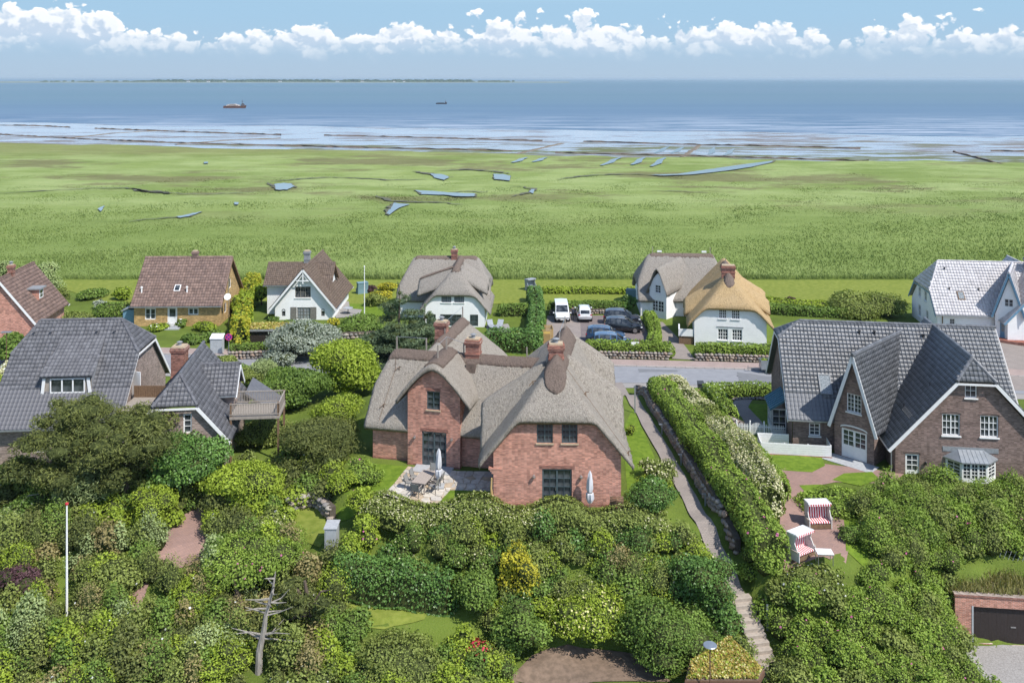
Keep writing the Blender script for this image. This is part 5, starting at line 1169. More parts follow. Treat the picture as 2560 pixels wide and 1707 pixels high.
leafm('leaf_willow', (0.171, 0.232, 0.085), (0.449, 0.527, 0.232)); leafm('petal_cream', (.45, .43, .24), (.74, .70, .45)); leafm('petal_pink', (.45, .08, .22), (.62, .2, .38)); leafm('petal_white', (.7, .7, .66), (.82, .82, .78)); leafm('petal_red', (.5, .02, .05), (.65, .08, .12)); leafm('petal_yellow', (.6, .55, .2), (.75, .7, .35))
leafm('sedum', (.28, .16, .05), (.42, .36, .07), .1)
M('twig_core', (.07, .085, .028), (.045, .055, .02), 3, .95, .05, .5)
M('bark', (.16, .12, .09), (.09, .07, .055), 7, .95, .1, .6, st=(1, 1, .3)); M('dead_bark', (.36, .33, .29), (.22, .2, .18), 9, .95, .1, .6, st=(1, 1, .25))
def unit_dirs(n):
    v = rng.normal(0, 1, (n, 3)); return v / np.linalg.norm(v, axis=1, keepdims=True)
def leaf_quads(Pt, N, size, spread=.75, slim=.34):
    n = len(Pt); d = N + rng.normal(0, spread, (n, 3)); d /= np.linalg.norm(d, axis=1, keepdims=True) + 1e-9
    a = np.cross(d, rng.normal(0, 1, (n, 3))); a /= np.linalg.norm(a, axis=1, keepdims=True) + 1e-9; b = np.cross(d, a)
    s = (size * rng.uniform(.65, 1.3, n))[:, None]
    return np.stack([Pt - a * s * .5, Pt + b * s * slim + a * s * .05, Pt + a * s * .5 - d * s * .12, Pt - b * s * slim + a * s * .05], 1).reshape(-1, 3)
bmi = bmesh.new(); bmesh.ops.create_icosphere(bmi, subdivisions=1, radius=1); ICO_V = np.array([v.co[:] for v in bmi.verts]); ICO_F = np.array([[v.index for v in f.verts] for f in bmi.faces]); bmi.free()
def lump_mesh(name, lumps, mats, size=.17, dens=95, flower=0, fsize=None, low=-.35, droop=0, slim=.34, spread=.75, core=.80, ftop=.25, alt=()):
    """leaves over a set of overlapping rounded clumps; mats: leaf, blossom"""
    L = np.array(lumps, float); Vs, mi, ti = [], [], []
    for i, (x, y, z, rx, ry, rz, tn) in enumerate(L):
        area = 4 * math.pi * ((rx * ry) ** 1.6 + (rx * rz) ** 1.6 + (ry * rz) ** 1.6) ** (1 / 1.6) / 3 ** (1 / 1.6)
        n = int(area * dens * .75) + 6
        d = unit_dirs(n); d = d[d[:, 2] > low]; n = len(d)
        r = 1 + rng.normal(0, .10, n) - .12 * (rng.random(n) < .3) + .10 * nz(d[:, 0] * 3, d[:, 1] * 3 + d[:, 2] * 2, 1.6, i)
        Pt = np.stack([x + d[:, 0] * rx * r, y + d[:, 1] * ry * r, z + d[:, 2] * rz * r], -1)
        keep = np.ones(n, bool)
        for j, (a, b, c, ra, rb, rc, _) in enumerate(L):
            if j != i and abs(a - x) < ra + rx and abs(b - y) < rb + ry:
                keep &= ((Pt[:, 0] - a) / ra) ** 2 + ((Pt[:, 1] - b) / rb) ** 2 + ((Pt[:, 2] - c) / rc) ** 2 > .62
        Pt, d = Pt[keep], d[keep]; n = len(Pt)
        if not n: continue
        N = d.copy(); N[:, 2] += .35
        if droop: Pt[:, 2] -= droop * rng.random(n)
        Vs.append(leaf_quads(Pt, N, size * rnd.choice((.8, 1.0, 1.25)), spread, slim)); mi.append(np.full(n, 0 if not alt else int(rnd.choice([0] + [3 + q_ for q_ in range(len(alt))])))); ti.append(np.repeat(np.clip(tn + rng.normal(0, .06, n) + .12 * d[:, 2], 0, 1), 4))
        if flower:
            k = rng.random(n) < flower * (d[:, 2] > ftop)
            if k.any(): Vs.append(leaf_quads(Pt[k] + d[k] * size * .35, N[k], fsize or size, .3, .5)); mi.append(np.ones(k.sum(), int)); ti.append(np.repeat(rng.random(k.sum()), 4))
    V = np.concatenate(Vs); nq = len(V) // 4; Fq = np.arange(len(V)).reshape(-1, 4)
    # twig cores (triangles written as degenerate-free quads are avoided: a second mesh part joined below)
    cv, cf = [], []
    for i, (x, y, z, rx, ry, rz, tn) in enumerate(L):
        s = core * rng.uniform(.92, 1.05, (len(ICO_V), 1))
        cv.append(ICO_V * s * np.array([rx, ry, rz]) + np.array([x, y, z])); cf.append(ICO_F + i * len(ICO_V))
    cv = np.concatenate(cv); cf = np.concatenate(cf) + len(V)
    me = bpy.data.meshes.new(name); AV = np.concatenate([V, cv]).astype(np.float32)
    me.vertices.add(len(AV)); me.vertices.foreach_set('co', AV.ravel())
    li = np.concatenate([Fq.ravel(), cf.ravel()]).astype(np.int32); me.loops.add(len(li)); me.loops.foreach_set('vertex_index', li)
    st = np.concatenate([np.arange(nq) * 4, nq * 4 + 3 * np.arange(len(cf))]).astype(np.int32); me.polygons.add(len(st)); me.polygons.foreach_set('loop_start', st)
    me.update(calc_edges=True)
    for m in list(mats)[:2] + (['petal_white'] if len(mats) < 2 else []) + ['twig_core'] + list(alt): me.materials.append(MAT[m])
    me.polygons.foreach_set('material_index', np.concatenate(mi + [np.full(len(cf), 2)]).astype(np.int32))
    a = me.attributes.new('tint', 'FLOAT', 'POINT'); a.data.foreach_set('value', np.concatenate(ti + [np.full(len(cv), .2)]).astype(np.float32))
    me.update()
    return me
def trunk(parent, base, top, r, mat='bark', limbs=4, sp=.5):
    m = MB(); b, t = Vector(base), Vector(top); mid = b.lerp(t, .5) + Vector((rnd.uniform(-.1, .1), rnd.uniform(-.1, .1), 0)) * (t - b).length
    m.tube([b - Vector((0, 0, .3)), b.lerp(mid, .5), mid, t], [r * 1.2, r, r * .75, r * .3], 7)
    for k in range(limbs):
        p = b.lerp(mid, rnd.uniform(.5, 1)); a = rnd.uniform(0, 6.28); L = (t - b).length * sp
        m.tube([p, p + Vector((math.cos(a) * L * .45, math.sin(a) * L * .45, L * .3)), p + Vector((math.cos(a) * L * .8, math.sin(a) * L * .8, L * .75))], [r * .5, r * .35, r * .12], 5)
    return m.build('trunk', mat, parent)
def plant(name, label, cat, at, r, h, mats, n=9, group=None, size=.14, dens=140, flower=0, lift=.0, tall=1.0, fsize=None, tr=True, tr_r=None, ry=None, **k):
    """a shrub or tree standing at (x, y): rounded clumps spread through its crown over a stem"""
    x, y = at; z0 = g(x, y); ry = ry or r
    t = thing(name, label, cat, TR(x, y, z0), group)
    lumps = []; cz = z0 + lift + (h - lift) * .5; hz_ = (h - lift) * .5
    for i in range(n):
        d = unit_dirs(1)[0]; q = rnd.uniform(.45, .68); s = rnd.uniform(.36, .56)
        lumps.append((x + d[0] * r * q, y + d[1] * ry * q, cz + d[2] * hz_ * q, r * s, ry * s, max(hz_ * s, .45 * r * s), rnd.uniform(.15, .85)))
    lumps.append((x, y, cz, r * .62, ry * .62, hz_ * .72, .5))
    link(bpy.data.objects.new('crown', lump_mesh('crown', lumps, mats, size, dens, flower, fsize, **k)), t)
    if tr: trunk(t, (x, y, z0), (x, y, z0 + max(lift, h * .35) + (h - lift) * .3), tr_r or max(.05, r * .06))
    return t
def bush(u, v, ru, rv, name, label, mats, cat='shrub', **k):       # a plant whose outline in the picture is the ellipse u, v, ru, rv
    p = GR(u, v + rv * .62); s = p.y / F
    return plant(name, label, cat, (p.x, p.y), ru * s, max(.5, 1.75 * rv * s - .35 * ru * s), mats, **k)
def hedge(name, label, pts, wd, ht, mats, group=None, size=.16, dens=150, flower=0, base=0, tint=(.2, .8), bump=.12, kind=None, zf=None, cat='hedge', fsize=None):
    P = [Vector((p[0], p[1])) for p in pts]; seg = [(b - a).length for a, b in zip(P[:-1], P[1:])]; Lt = sum(seg)
    per = 2 * ht + wd; n = int(Lt * per * dens)
    en = wd * .42; s = rng.uniform(-en, Lt + en, n); q = rng.uniform(0, 1, n); ex = np.clip(np.maximum(-s, s - Lt) / en, 0, 1); ek = np.sqrt(1 - ex ** 2); sg = np.where(s < 0, -1.0, 1.0); s0_ = s; s = np.clip(s, 0, Lt - 1e-4)
    cum = np.concatenate([[0], np.cumsum(seg)]); i = np.clip(np.searchsorted(cum, s, 'right') - 1, 0, len(seg) - 1); f = (s - cum[i]) / np.array(seg)[i]
    A = np.array([p[:] for p in P]); c = A[i] + (A[i + 1] - A[i]) * f[:, None]
    # normals blended over the corners
    dirs = np.array([((P[min(j + 1, len(P) - 1)] - P[max(j - 1, 0)]).normalized())[:] for j in range(len(P))]); d = dirs[i] * (1 - f[:, None]) + dirs[i + 1] * f[:, None]; d /= np.linalg.norm(d, axis=1, keepdims=True)
    nn = np.stack([-d[:, 1], d[:, 0]], -1); c = c + d * (sg * ex * en)[:, None]
    ang = (q * 1.16 - .08) * math.pi; ca, sa = np.cos(ang), np.sin(ang)
    sup = lambda w_: np.sign(w_) * np.abs(w_) ** .55
    lat, up = sup(ca) * wd / 2 * np.maximum(ek, .05) * np.where(ex > .5, rng.random(n) ** .5, 1), np.where(sa > 0, sup(sa), sa) * ht * (.25 + .75 * ek) * np.where(ex > .5, rng.random(n), 1)
    w_ = np.array(wd if np.ndim(wd) else [wd] * len(P))
    big = 1 + bump * nz(s, q * 4, .9, 31) + bump * .7 * nz(s, q * 7, 2.3, 32) + rng.normal(0, .035, n)
    Pt = np.concatenate([c + nn * (lat * big)[:, None], (g(c[:, 0], c[:, 1]) + base + np.maximum(up, 0) * big)[:, None]], 1)
    N = np.concatenate([nn * (ca * ek)[:, None] + d * (sg * ex * 1.2)[:, None], (sa * ek + .4)[:, None]], 1)
    tn = np.clip(np.mean(tint) + (tint[1] - tint[0]) * .5 * nz(s, q * 5, 1.1, 33) + .1 * sa, 0, 1)
    V = [leaf_quads(Pt, N, size)]; mi = [np.zeros(n, int)]; ti = [np.repeat(tn, 4)]
    if flower:
        k = (rng.random(n) < flower * np.clip(.6 + 1.2 * nz(s, q * 3, .5, 35), 0, 2)) & (sa > .35)
        V.append(leaf_quads(Pt[k] + N[k] * .04, N[k], fsize or size, .35, .5)); mi.append(np.ones(k.sum(), int)); ti.append(np.repeat(rng.random(k.sum()), 4))
    V = np.concatenate(V)
    me = arr_mesh('foliage', V, np.arange(len(V)).reshape(-1, 4), list(mats) + (['petal_white'] if len(mats) < 2 else []), np.concatenate(mi), np.concatenate(ti))
    c0 = P[len(P) // 2]; t = thing(name, label, cat, TR(c0.x, c0.y, g(c0.x, c0.y)), group, kind)
    link(bpy.data.objects.new('foliage', me), t)
    m = MB(); k = 7; rings = []
    fine = [P[0]]
    for a, b in zip(P[:-1], P[1:]): fine += [a.lerp(b, (j + 1) / max(1, int((b - a).length / .8))) for j in range(max(1, int((b - a).length / .8)))]
    for j, p in enumerate(fine):
        dd = (fine[min(j + 1, len(fine) - 1)] - fine[max(j - 1, 0)]).normalized(); nv = Vector((-dd.y, dd.x)); z = g(p.x, p.y) + base
        for a in range(k):
            th = math.pi * a / (k - 1); l = math.copysign(abs(math.cos(th)) ** .55, math.cos(th)) * wd * .42; uu = math.sin(th) ** .55 * ht * .86 if a not in (0, k - 1) else -.3
            rings.append((p.x + nv.x * l, p.y + nv.y * l, z + uu))
    m.add(rings, [(j * k + a, j * k + a + 1, (j + 1) * k + a + 1, (j + 1) * k + a) for j in range(len(fine) - 1) for a in range(k - 1)] + [tuple(range(k)), tuple(range((len(fine) - 1) * k, len(fine) * k))[::-1]])
    m.build('branches', 'twig_core', t)
    return t
EXC = []
def mass(name, label, poly, mats, sp=1.0, h=(.9, 1.6), r=(.65, 1.0), size=.17, dens=85, flower=0, fsize=None, kind='stuff', cat='shrubs', tint=(.1, .9), see=2.2, **k):
    xs, ys = [p[0] for p in poly], [p[1] for p in poly]; lumps = []
    for X in np.arange(min(xs), max(xs), sp):
        for Yy in np.arange(min(ys), max(ys), sp * .9):
            x, y = X + rnd.uniform(-.4, .4) * sp, Yy + rnd.uniform(-.4, .4) * sp
            if not inside(poly, np.array(x), np.array(y)): continue
            bad = False
            for e in EXC:
                for d in (0, .5, 1.0, 1.5, see):
                    if d <= see and inside(e, np.array(x * (y + d) / y), np.array(y + d)): bad = True
            if bad: continue
            f_ = rnd.random() ** 1.5; rr = r[0] + (r[1] - r[0]) * rnd.random(); hh = h[0] + (h[1] - h[0]) * f_; z = g(x, y)
            tn = np.clip(.5 * (tint[0] + tint[1]) + (tint[1] - tint[0]) * .5 * (.7 * float(nz(np.array(x), np.array(y), .55, 41)) + rnd.uniform(-.4, .4)), 0, 1)
            lumps.append((x, y, z + hh * .35, rr, rr, hh * .65, tn))
    me = lump_mesh(name, lumps, mats, size, dens, flower, fsize, low=-.1, **k)
    return tag(link(bpy.data.objects.new(name, me)), label, cat, kind=kind)
for q in (((385, 1402), (425, 1330), (470, 1285), (520, 1262), (525, 1310), (505, 1395), (440, 1415)), ((310, 1490), (345, 1462), (375, 1455), (360, 1500), (340, 1535)), ((712, 1285), (760, 1265), (835, 1270), (835, 1360), (800, 1365), (740, 1335)), ((850, 1485), (940, 1492), (1075, 1512), (1055, 1545), (960, 1572), (860, 1565)), ((1285, 1690), (1330, 1640), (1420, 1615), (1560, 1630), (1680, 1706), (1290, 1706)), ((1055, 1570), (1110, 1570), (1110, 1600), (1060, 1600))):
    EXC.append([GR(u, v).xy[:] for u, v in q])
EXC.append([GR(u, v).xy[:] for u, v in ((140, 1430), (195, 1430), (200, 1540), (138, 1540))]); EXC.append([GR(u, v).xy[:] for u, v in ((600, 1600), (690, 1600), (690, 1700), (600, 1700))])
EXC.append(strip([(13.6, 55.2), (14.0, 53.6), (14.4, 51.4), (14.5, 49)], 1.9)); EXC.append(strip(LABPATH, 1.5))
EXC.append([GZ(u, v, 1).xy[:] for u, v in ((1938, 1240), (2000, 1215), (2160, 1290), (2165, 1400), (2110, 1415), (1950, 1402))])

# masses that nobody could count
mass('bank_shrubs', 'mixed green shrubs filling the bank below the house hedge', [(-8.5, 57.75), (9.6, 57.6), (11.8, 56.4), (12.4, 53.5), (9.5, 53.2), (2, 53.4), (-1.5, 53.4), (-3.5, 55.8), (-8, 56.3)], ('leaf_mid', 'petal_cream'), .9, (.8, 2.1), (.55, 1.1), flower=.008, fsize=.12, dens=165, see=1, size=.13, alt=('leaf_olive', 'leaf_gloss', 'leaf_lime'))
mass('rose_thicket', 'dense bright green wild rose thicket with a few pink flowers on the slope', [(14.4, 57), (17.0, 57.6), (18, 54.4), (22, 55.2), (25.4, 57), (27.6, 57.5), (26.2, 54), (25.4, 51), (26, 46), (15.1, 46), (15.0, 51.5)], ('leaf_rose', 'petal_pink'), .85, (.8, 1.7), (.5, .95), flower=.002, fsize=.14, dens=185, size=.125, alt=('leaf_rose', 'leaf_rose', 'leaf_olive'), see=.9)
mass('yard_shrubs', 'broad thicket of olive green wild roses before the dark brick house', [(22.2, 58.6), (24, 63.6), (28, 64.0), (38, 62.6), (42, 62), (42, 57.6), (34, 57.8), (27, 57.8), (25, 55.6), (22.2, 56)], ('leaf_rose', 'petal_pink'), .9, (1.2, 2.2), (.55, 1.1), flower=.0006, fsize=.14, dens=175, size=.125, alt=('leaf_rose', 'leaf_olive'), tint=(0, .7), see=.5)
mass('undergrowth', 'tangled olive undergrowth of shrubs around the flagpole', [(-40, 59.5), (-24.5, 59.5), (-19, 57.5), (-14.5, 58.5), (-11, 57.5), (-9, 56), (-10, 46), (-36, 46), (-40, 50)], ('leaf_olive', 'petal_white'), .9, (.7, 2.6), (.5, 1.15), flower=.001, dens=150, size=.13, alt=('leaf_mid', 'leaf_olive', 'leaf_lime', 'leaf_dry', 'leaf_willow', 'leaf_pine'))
mass('undergrowth', 'green shrubs under the trees beside the brick drive and dormer house', [(-42, 66), (-30, 65), (-26, 64.5), (-20.5, 67), (-16, 69), (-12.6, 68), (-12.4, 61.6), (-14.6, 58.6), (-19, 57.6), (-25, 59.6), (-42, 59.6)], ('leaf_mid', 'petal_white'), 1.0, (.6, 1.9), (.55, 1.1), flower=.001, dens=110, see=1.5, alt=('leaf_olive', 'leaf_lime', 'leaf_pine'))
mass('undergrowth', 'low green shrubs around the lower lawn and red roses', [(-10, 52.3), (-7.5, 52.8), (-3.2, 52.5), (.5, 52.6), (.3, 49.8), (-.2, 46), (-10, 46)], ('leaf_mid', 'petal_white'), .9, (.6, 1.6), (.5, .95), flower=.001, dens=150, size=.13, alt=('leaf_olive', 'leaf_lime'))
mass('step_shrubs', 'shrubs crowding the bank between house path and steps', [(9.8, 57.6), (12.0, 58.5), (12.9, 55.6), (13.2, 53), (13.4, 51), (13.2, 49), (11.4, 49.5), (10.2, 53)], ('leaf_gloss', 'petal_cream'), .85, (.7, 1.6), (.5, .9), dens=120, see=.4, size=.13, alt=('leaf_mid', 'leaf_olive'))
# ------------------------------------------------------------------ single trees and shrubs
# big trees before the tiled house
bush(20, 1040, 80, 115, 'leafy_tree', 'tall bright leafy tree beside the anthracite dormer house', ('leaf_lime',), 'tree', n=16, size=.2, lift=.8, tr_r=.18)
def pine(at, r, h, label, pads=16, mats=('leaf_pine',)):
    x, y = at; z0 = g(x, y); t = thing('pine_tree', label, 'tree', TR(x, y, z0)); L = []
    m = MB(); m.tube([(x, y, z0 - .3), (x + .2, y + .1, z0 + h * .4), (x - .1, y, z0 + h * .85)], [.26, .2, .08], 8)
    for i in range(pads):
        a = rnd.uniform(0, 6.28); q = math.sqrt(rnd.random()) * .95; zz = z0 + h * rnd.uniform(.30, 1.02) * (1 - .38 * q * q); px, py = x + math.cos(a) * r * q, y + math.sin(a) * r * q * .8; s = rnd.uniform(.19, .36) * r
        L.append((px, py, zz, s, s * .85, s * .42, rnd.uniform(.1, .9))); L.append((px + s * rnd.uniform(-.8, .8), py + s * rnd.uniform(-.6, .6), zz + s * .3, s * .5, s * .45, s * .32, rnd.uniform(.2, 1)))
        m.tube([(x, y, z0 + h * rnd.uniform(.3, .6)), ((x + px) / 2, (y + py) / 2, zz - s * .5), (px, py, zz - s * .2)], [.1, .06, .03], 5)
    link(bpy.data.objects.new('crown', lump_mesh('crown', L, mats, .24, 75, slim=.12, low=-.7, core=.72, spread=.9)), t); m.build('trunk', 'bark', t)
p = GR(230, 1240); pine((p.x, p.y), 5.2, 6.4, 'broad dark pine with flat spreading pads before the dormer house', 30)
p = GR(330, 1260); pine((p.x - .5, p.y), 2.8, 4.2, 'lower dark pine beside the brick gable with two narrow windows', 16)
bush(470, 1160, 98, 108, 'leafy_tree', 'round dark green tree covering the corner of the narrow brick gable', ('leaf_gloss',), 'tree', n=16, size=.2, lift=.5, tr_r=.15)
bush(622, 1208, 112, 88, 'lime_shrub', 'large rounded lime green shrub beside the brick drive', ('leaf_lime',), n=13, size=.17, dens=120)
bush(540, 1262, 45, 50, 'olive_shrub', 'small dark olive shrub leaning against the lime shrub', ('leaf_pine',), n=7)
bush(235, 1215, 80, 92, 'willow_tree', 'pale feathery willow behind the flagpole', ('leaf_willow',), 'tree', n=13, size=.3, slim=.09, droop=.5, dens=120, lift=.3)
bush(378, 1268, 62, 76, 'leafy_shrub', 'yellow green leafy shrub beside the brick drive', ('leaf_lime',), n=10, tint_=None) if False else bush(378, 1268, 62, 76, 'leafy_shrub', 'yellow green leafy shrub beside the brick drive', ('leaf_lime',), n=10)
bush(48, 1190, 62, 52, 'rose_shrub', 'tall rose shrub dotted with pale yellow blooms', ('leaf_mid', 'petal_yellow'), n=9, flower=.03, fsize=.28)
bush(105, 1255, 60, 50, 'leafy_shrub', 'mid green shrub under the yellow blooming rose', ('leaf_mid',), n=9); bush(30, 1300, 60, 45, 'leafy_shrub', 'pale willow leaved shrub beneath the bare arched branch', ('leaf_willow',), n=8)
bush(802, 1108, 102, 82, 'mountain_pine', 'rounded brownish green mountain pine beside the stone patio', ('leaf_pine',), n=15, size=.22, slim=.12, dens=150)
bush(882, 925, 88, 95, 'leafy_tree', 'rounded bright green tree beside the thatched roof hip', ('leaf_lime',), 'tree', n=15, size=.2, tr_r=.15)
bush(735, 965, 92, 72, 'leafy_tree', 'spreading green tree beyond the wooden balcony', ('leaf_mid',), 'tree', n=14, size=.2, tr_r=.12); bush(845, 1030, 75, 60, 'leafy_shrub', 'bright green shrub under the thatched house corner', ('leaf_lime',), n=10)
bush(660, 1080, 72, 52, 'leafy_shrub', 'soft olive shrub below the wooden balcony', ('leaf_olive',), n=10); bush(705, 1000, 50, 40, 'leafy_shrub', 'dark shrub beside the end of the wooden balcony', ('leaf_mid',), n=8)
bush(610, 945, 42, 38, 'leafy_shrub', 'rusty green shrub behind the balcony gable', ('leaf_olive',), n=8); bush(665, 925, 42, 36, 'willow_shrub', 'pale feathery shrub below the stone street wall', ('leaf_willow',), n=8, size=.22, slim=.12)
# spruce behind the house
def spruce(at, r, h, label):
    x, y = at; z0 = g(x, y); t = thing('spruce_tree', label, 'tree', TR(x, y, z0)); L = []
    for i in range(11):
        f = i / 10; rr = r * (1 - f) ** .8 + .25; zz = z0 + h * (.12 + .85 * f)
        for k in range(max(1, int(7 * (1 - f)) + 1)):
            a = rnd.uniform(0, 6.28); q = rr * rnd.uniform(.45, .85)
            L.append((x + math.cos(a) * q, y + math.sin(a) * q, zz - .1 * q, rr * .42, rr * .42, .38, rnd.uniform(.1, .9)))
    link(bpy.data.objects.new('crown', lump_mesh('crown', L, ('leaf_spruce',), .26, 60, slim=.14, low=-.8, droop=.15, core=.6)), t)
    MB().tube([(x, y, z0 - .3), (x, y, z0 + h * .97)], [.22, .03], 7).build('trunk', 'bark', t)
spruce((-11.9, 96.5), 4.2, 8.6, 'dark spruce with drooping branches behind the thatched house'); spruce((-9.4, 98.5), 2.6, 5.8, 'smaller spruce before the white thatched house')
bush(758, 848, 90, 68, 'silver_shrub', 'large silvery white leaved shrub before the white cottage', ('leaf_silver',), n=14, size=.26, slim=.25, dens=70)
bush(690, 895, 50, 30, 'silver_shrub', 'low silvery shrub spilling over the stone street wall', ('leaf_silver',), n=8, size=.24, dens=70)
for u, v, ru, rv, nm, lb, m in (
    (834, 806, 19, 16, 'golden_shrub', 'clipped golden ball beside the white cottage', 'leaf_gold'), (684, 802, 18, 14, 'box_ball', 'clipped green ball before the white cottage shutters', 'leaf_mid'), (722, 812, 26, 16, 'leafy_shrub', 'low green shrub under the white cottage window', 'leaf_mid'),
    (905, 802, 52, 22, 'leafy_shrub', 'broad green shrub beside the garden flagpole', 'leaf_mid'), (962, 716, 30, 18, 'golden_shrub', 'golden hump of a shrub near the covered beach chair', 'leaf_gold'), (950, 735, 32, 16, 'golden_shrub', 'yellow tipped shrub behind the spruce', 'leaf_gold'), (935, 750, 32, 22, 'leafy_shrub', 'grey green shrub between the garden flagpole and the spruce', 'leaf_olive'), (925, 722, 16, 14, 'purple_shrub', 'small dark red shrub beside the covered beach chair', 'leaf_purple'), (675, 722, 18, 18, 'purple_shrub', 'dark red shrub beside the white cottage gable end', 'leaf_purple'), (655, 740, 26, 36, 'leafy_shrub', 'tall green shrub behind the yellow tipped hedge', 'leaf_lime'),
    (95, 705, 58, 62, 'leafy_tree', 'pale leafy tree at the edge of the reeds', 'leaf_willow'), (8, 690, 36, 45, 'leafy_tree', 'leafy tree behind the brick cottage chimney', 'leaf_willow'), (140, 745, 34, 36, 'leafy_shrub', 'pale shrub below the brick cottage roof', 'leaf_olive'), (165, 788, 68, 26, 'leafy_shrub', 'broad grey green shrub behind the dormer house ridge', 'leaf_olive'), (275, 770, 50, 32, 'leafy_shrub', 'green shrub against the yellow house shed', 'leaf_mid'), (235, 735, 40, 18, 'leafy_shrub', 'low shrub in the garden behind the dormer house', 'leaf_mid'), (252, 762, 20, 18, 'silver_shrub', 'pale shrub in the garden behind the dormer house', 'leaf_silver'), (310, 735, 26, 22, 'leafy_shrub', 'yellowish shrub behind the yellow house', 'leaf_lime'),
    (25, 870, 50, 55, 'leafy_tree', 'dark leafy tree between dormer house and brick cottage', 'leaf_mid'), (45, 820, 50, 32, 'leafy_shrub', 'green shrub under the brick cottage gable', 'leaf_mid'), (20, 935, 26, 34, 'rose_shrub', 'cream flowered shrub beside the dormer house verge', 'petal_cream'),
    (395, 818, 26, 12, 'rose_shrub', 'low rose under the yellow house window', 'leaf_lime'), (455, 808, 16, 16, 'rose_shrub', 'rose bush beside the white door steps', 'leaf_mid'), (515, 815, 30, 18, 'leafy_shrub', 'leafy shrub at the corner of the yellow house', 'leaf_lime'), (540, 838, 32, 22, 'leafy_shrub', 'green shrub behind the grey utility box', 'leaf_mid'), (490, 845, 34, 18, 'leafy_shrub', 'green shrub behind the brick chimney', 'leaf_mid'), (590, 770, 16, 32, 'leafy_shrub', 'narrow green shrub between yellow house and hedge', 'leaf_lime'), (560, 905, 40, 24, 'leafy_shrub', 'shrub beside the pink round sign', 'leaf_olive'), (600, 925, 40, 22, 'leafy_shrub', 'shrub on the bank below the street wall', 'leaf_mid'),
    (2168, 760, 92, 42, 'willow_shrub', 'large round grey green shrub before the white tiled house', 'leaf_olive'), (2110, 738, 30, 18, 'leafy_shrub', 'low shrub behind the dark brick house ridge', 'leaf_mid'), (1572, 762, 22, 28, 'leafy_shrub', 'dark upright shrub beside the hooded beach chair', 'leaf_gloss'), (1975, 748, 12, 9, 'purple_shrub', 'small purple shrub beyond the golden thatch', 'leaf_purple'), (2480, 908, 38, 22, 'leafy_shrub', 'dark shrub beside the paved courtyard', 'leaf_mid'), (2362, 826, 12, 9, 'leafy_shrub', 'yellow green plant by the white tiled house downpipe', 'leaf_lime')):
    k = dict(flower=.06, fsize=.25) if nm == 'rose_shrub' else {}
    bush(u, v, ru, rv, nm, lb, (m, 'petal_white'), 'tree' if 'tree' in nm else 'shrub', n=8, size=.26, dens=55, **k)
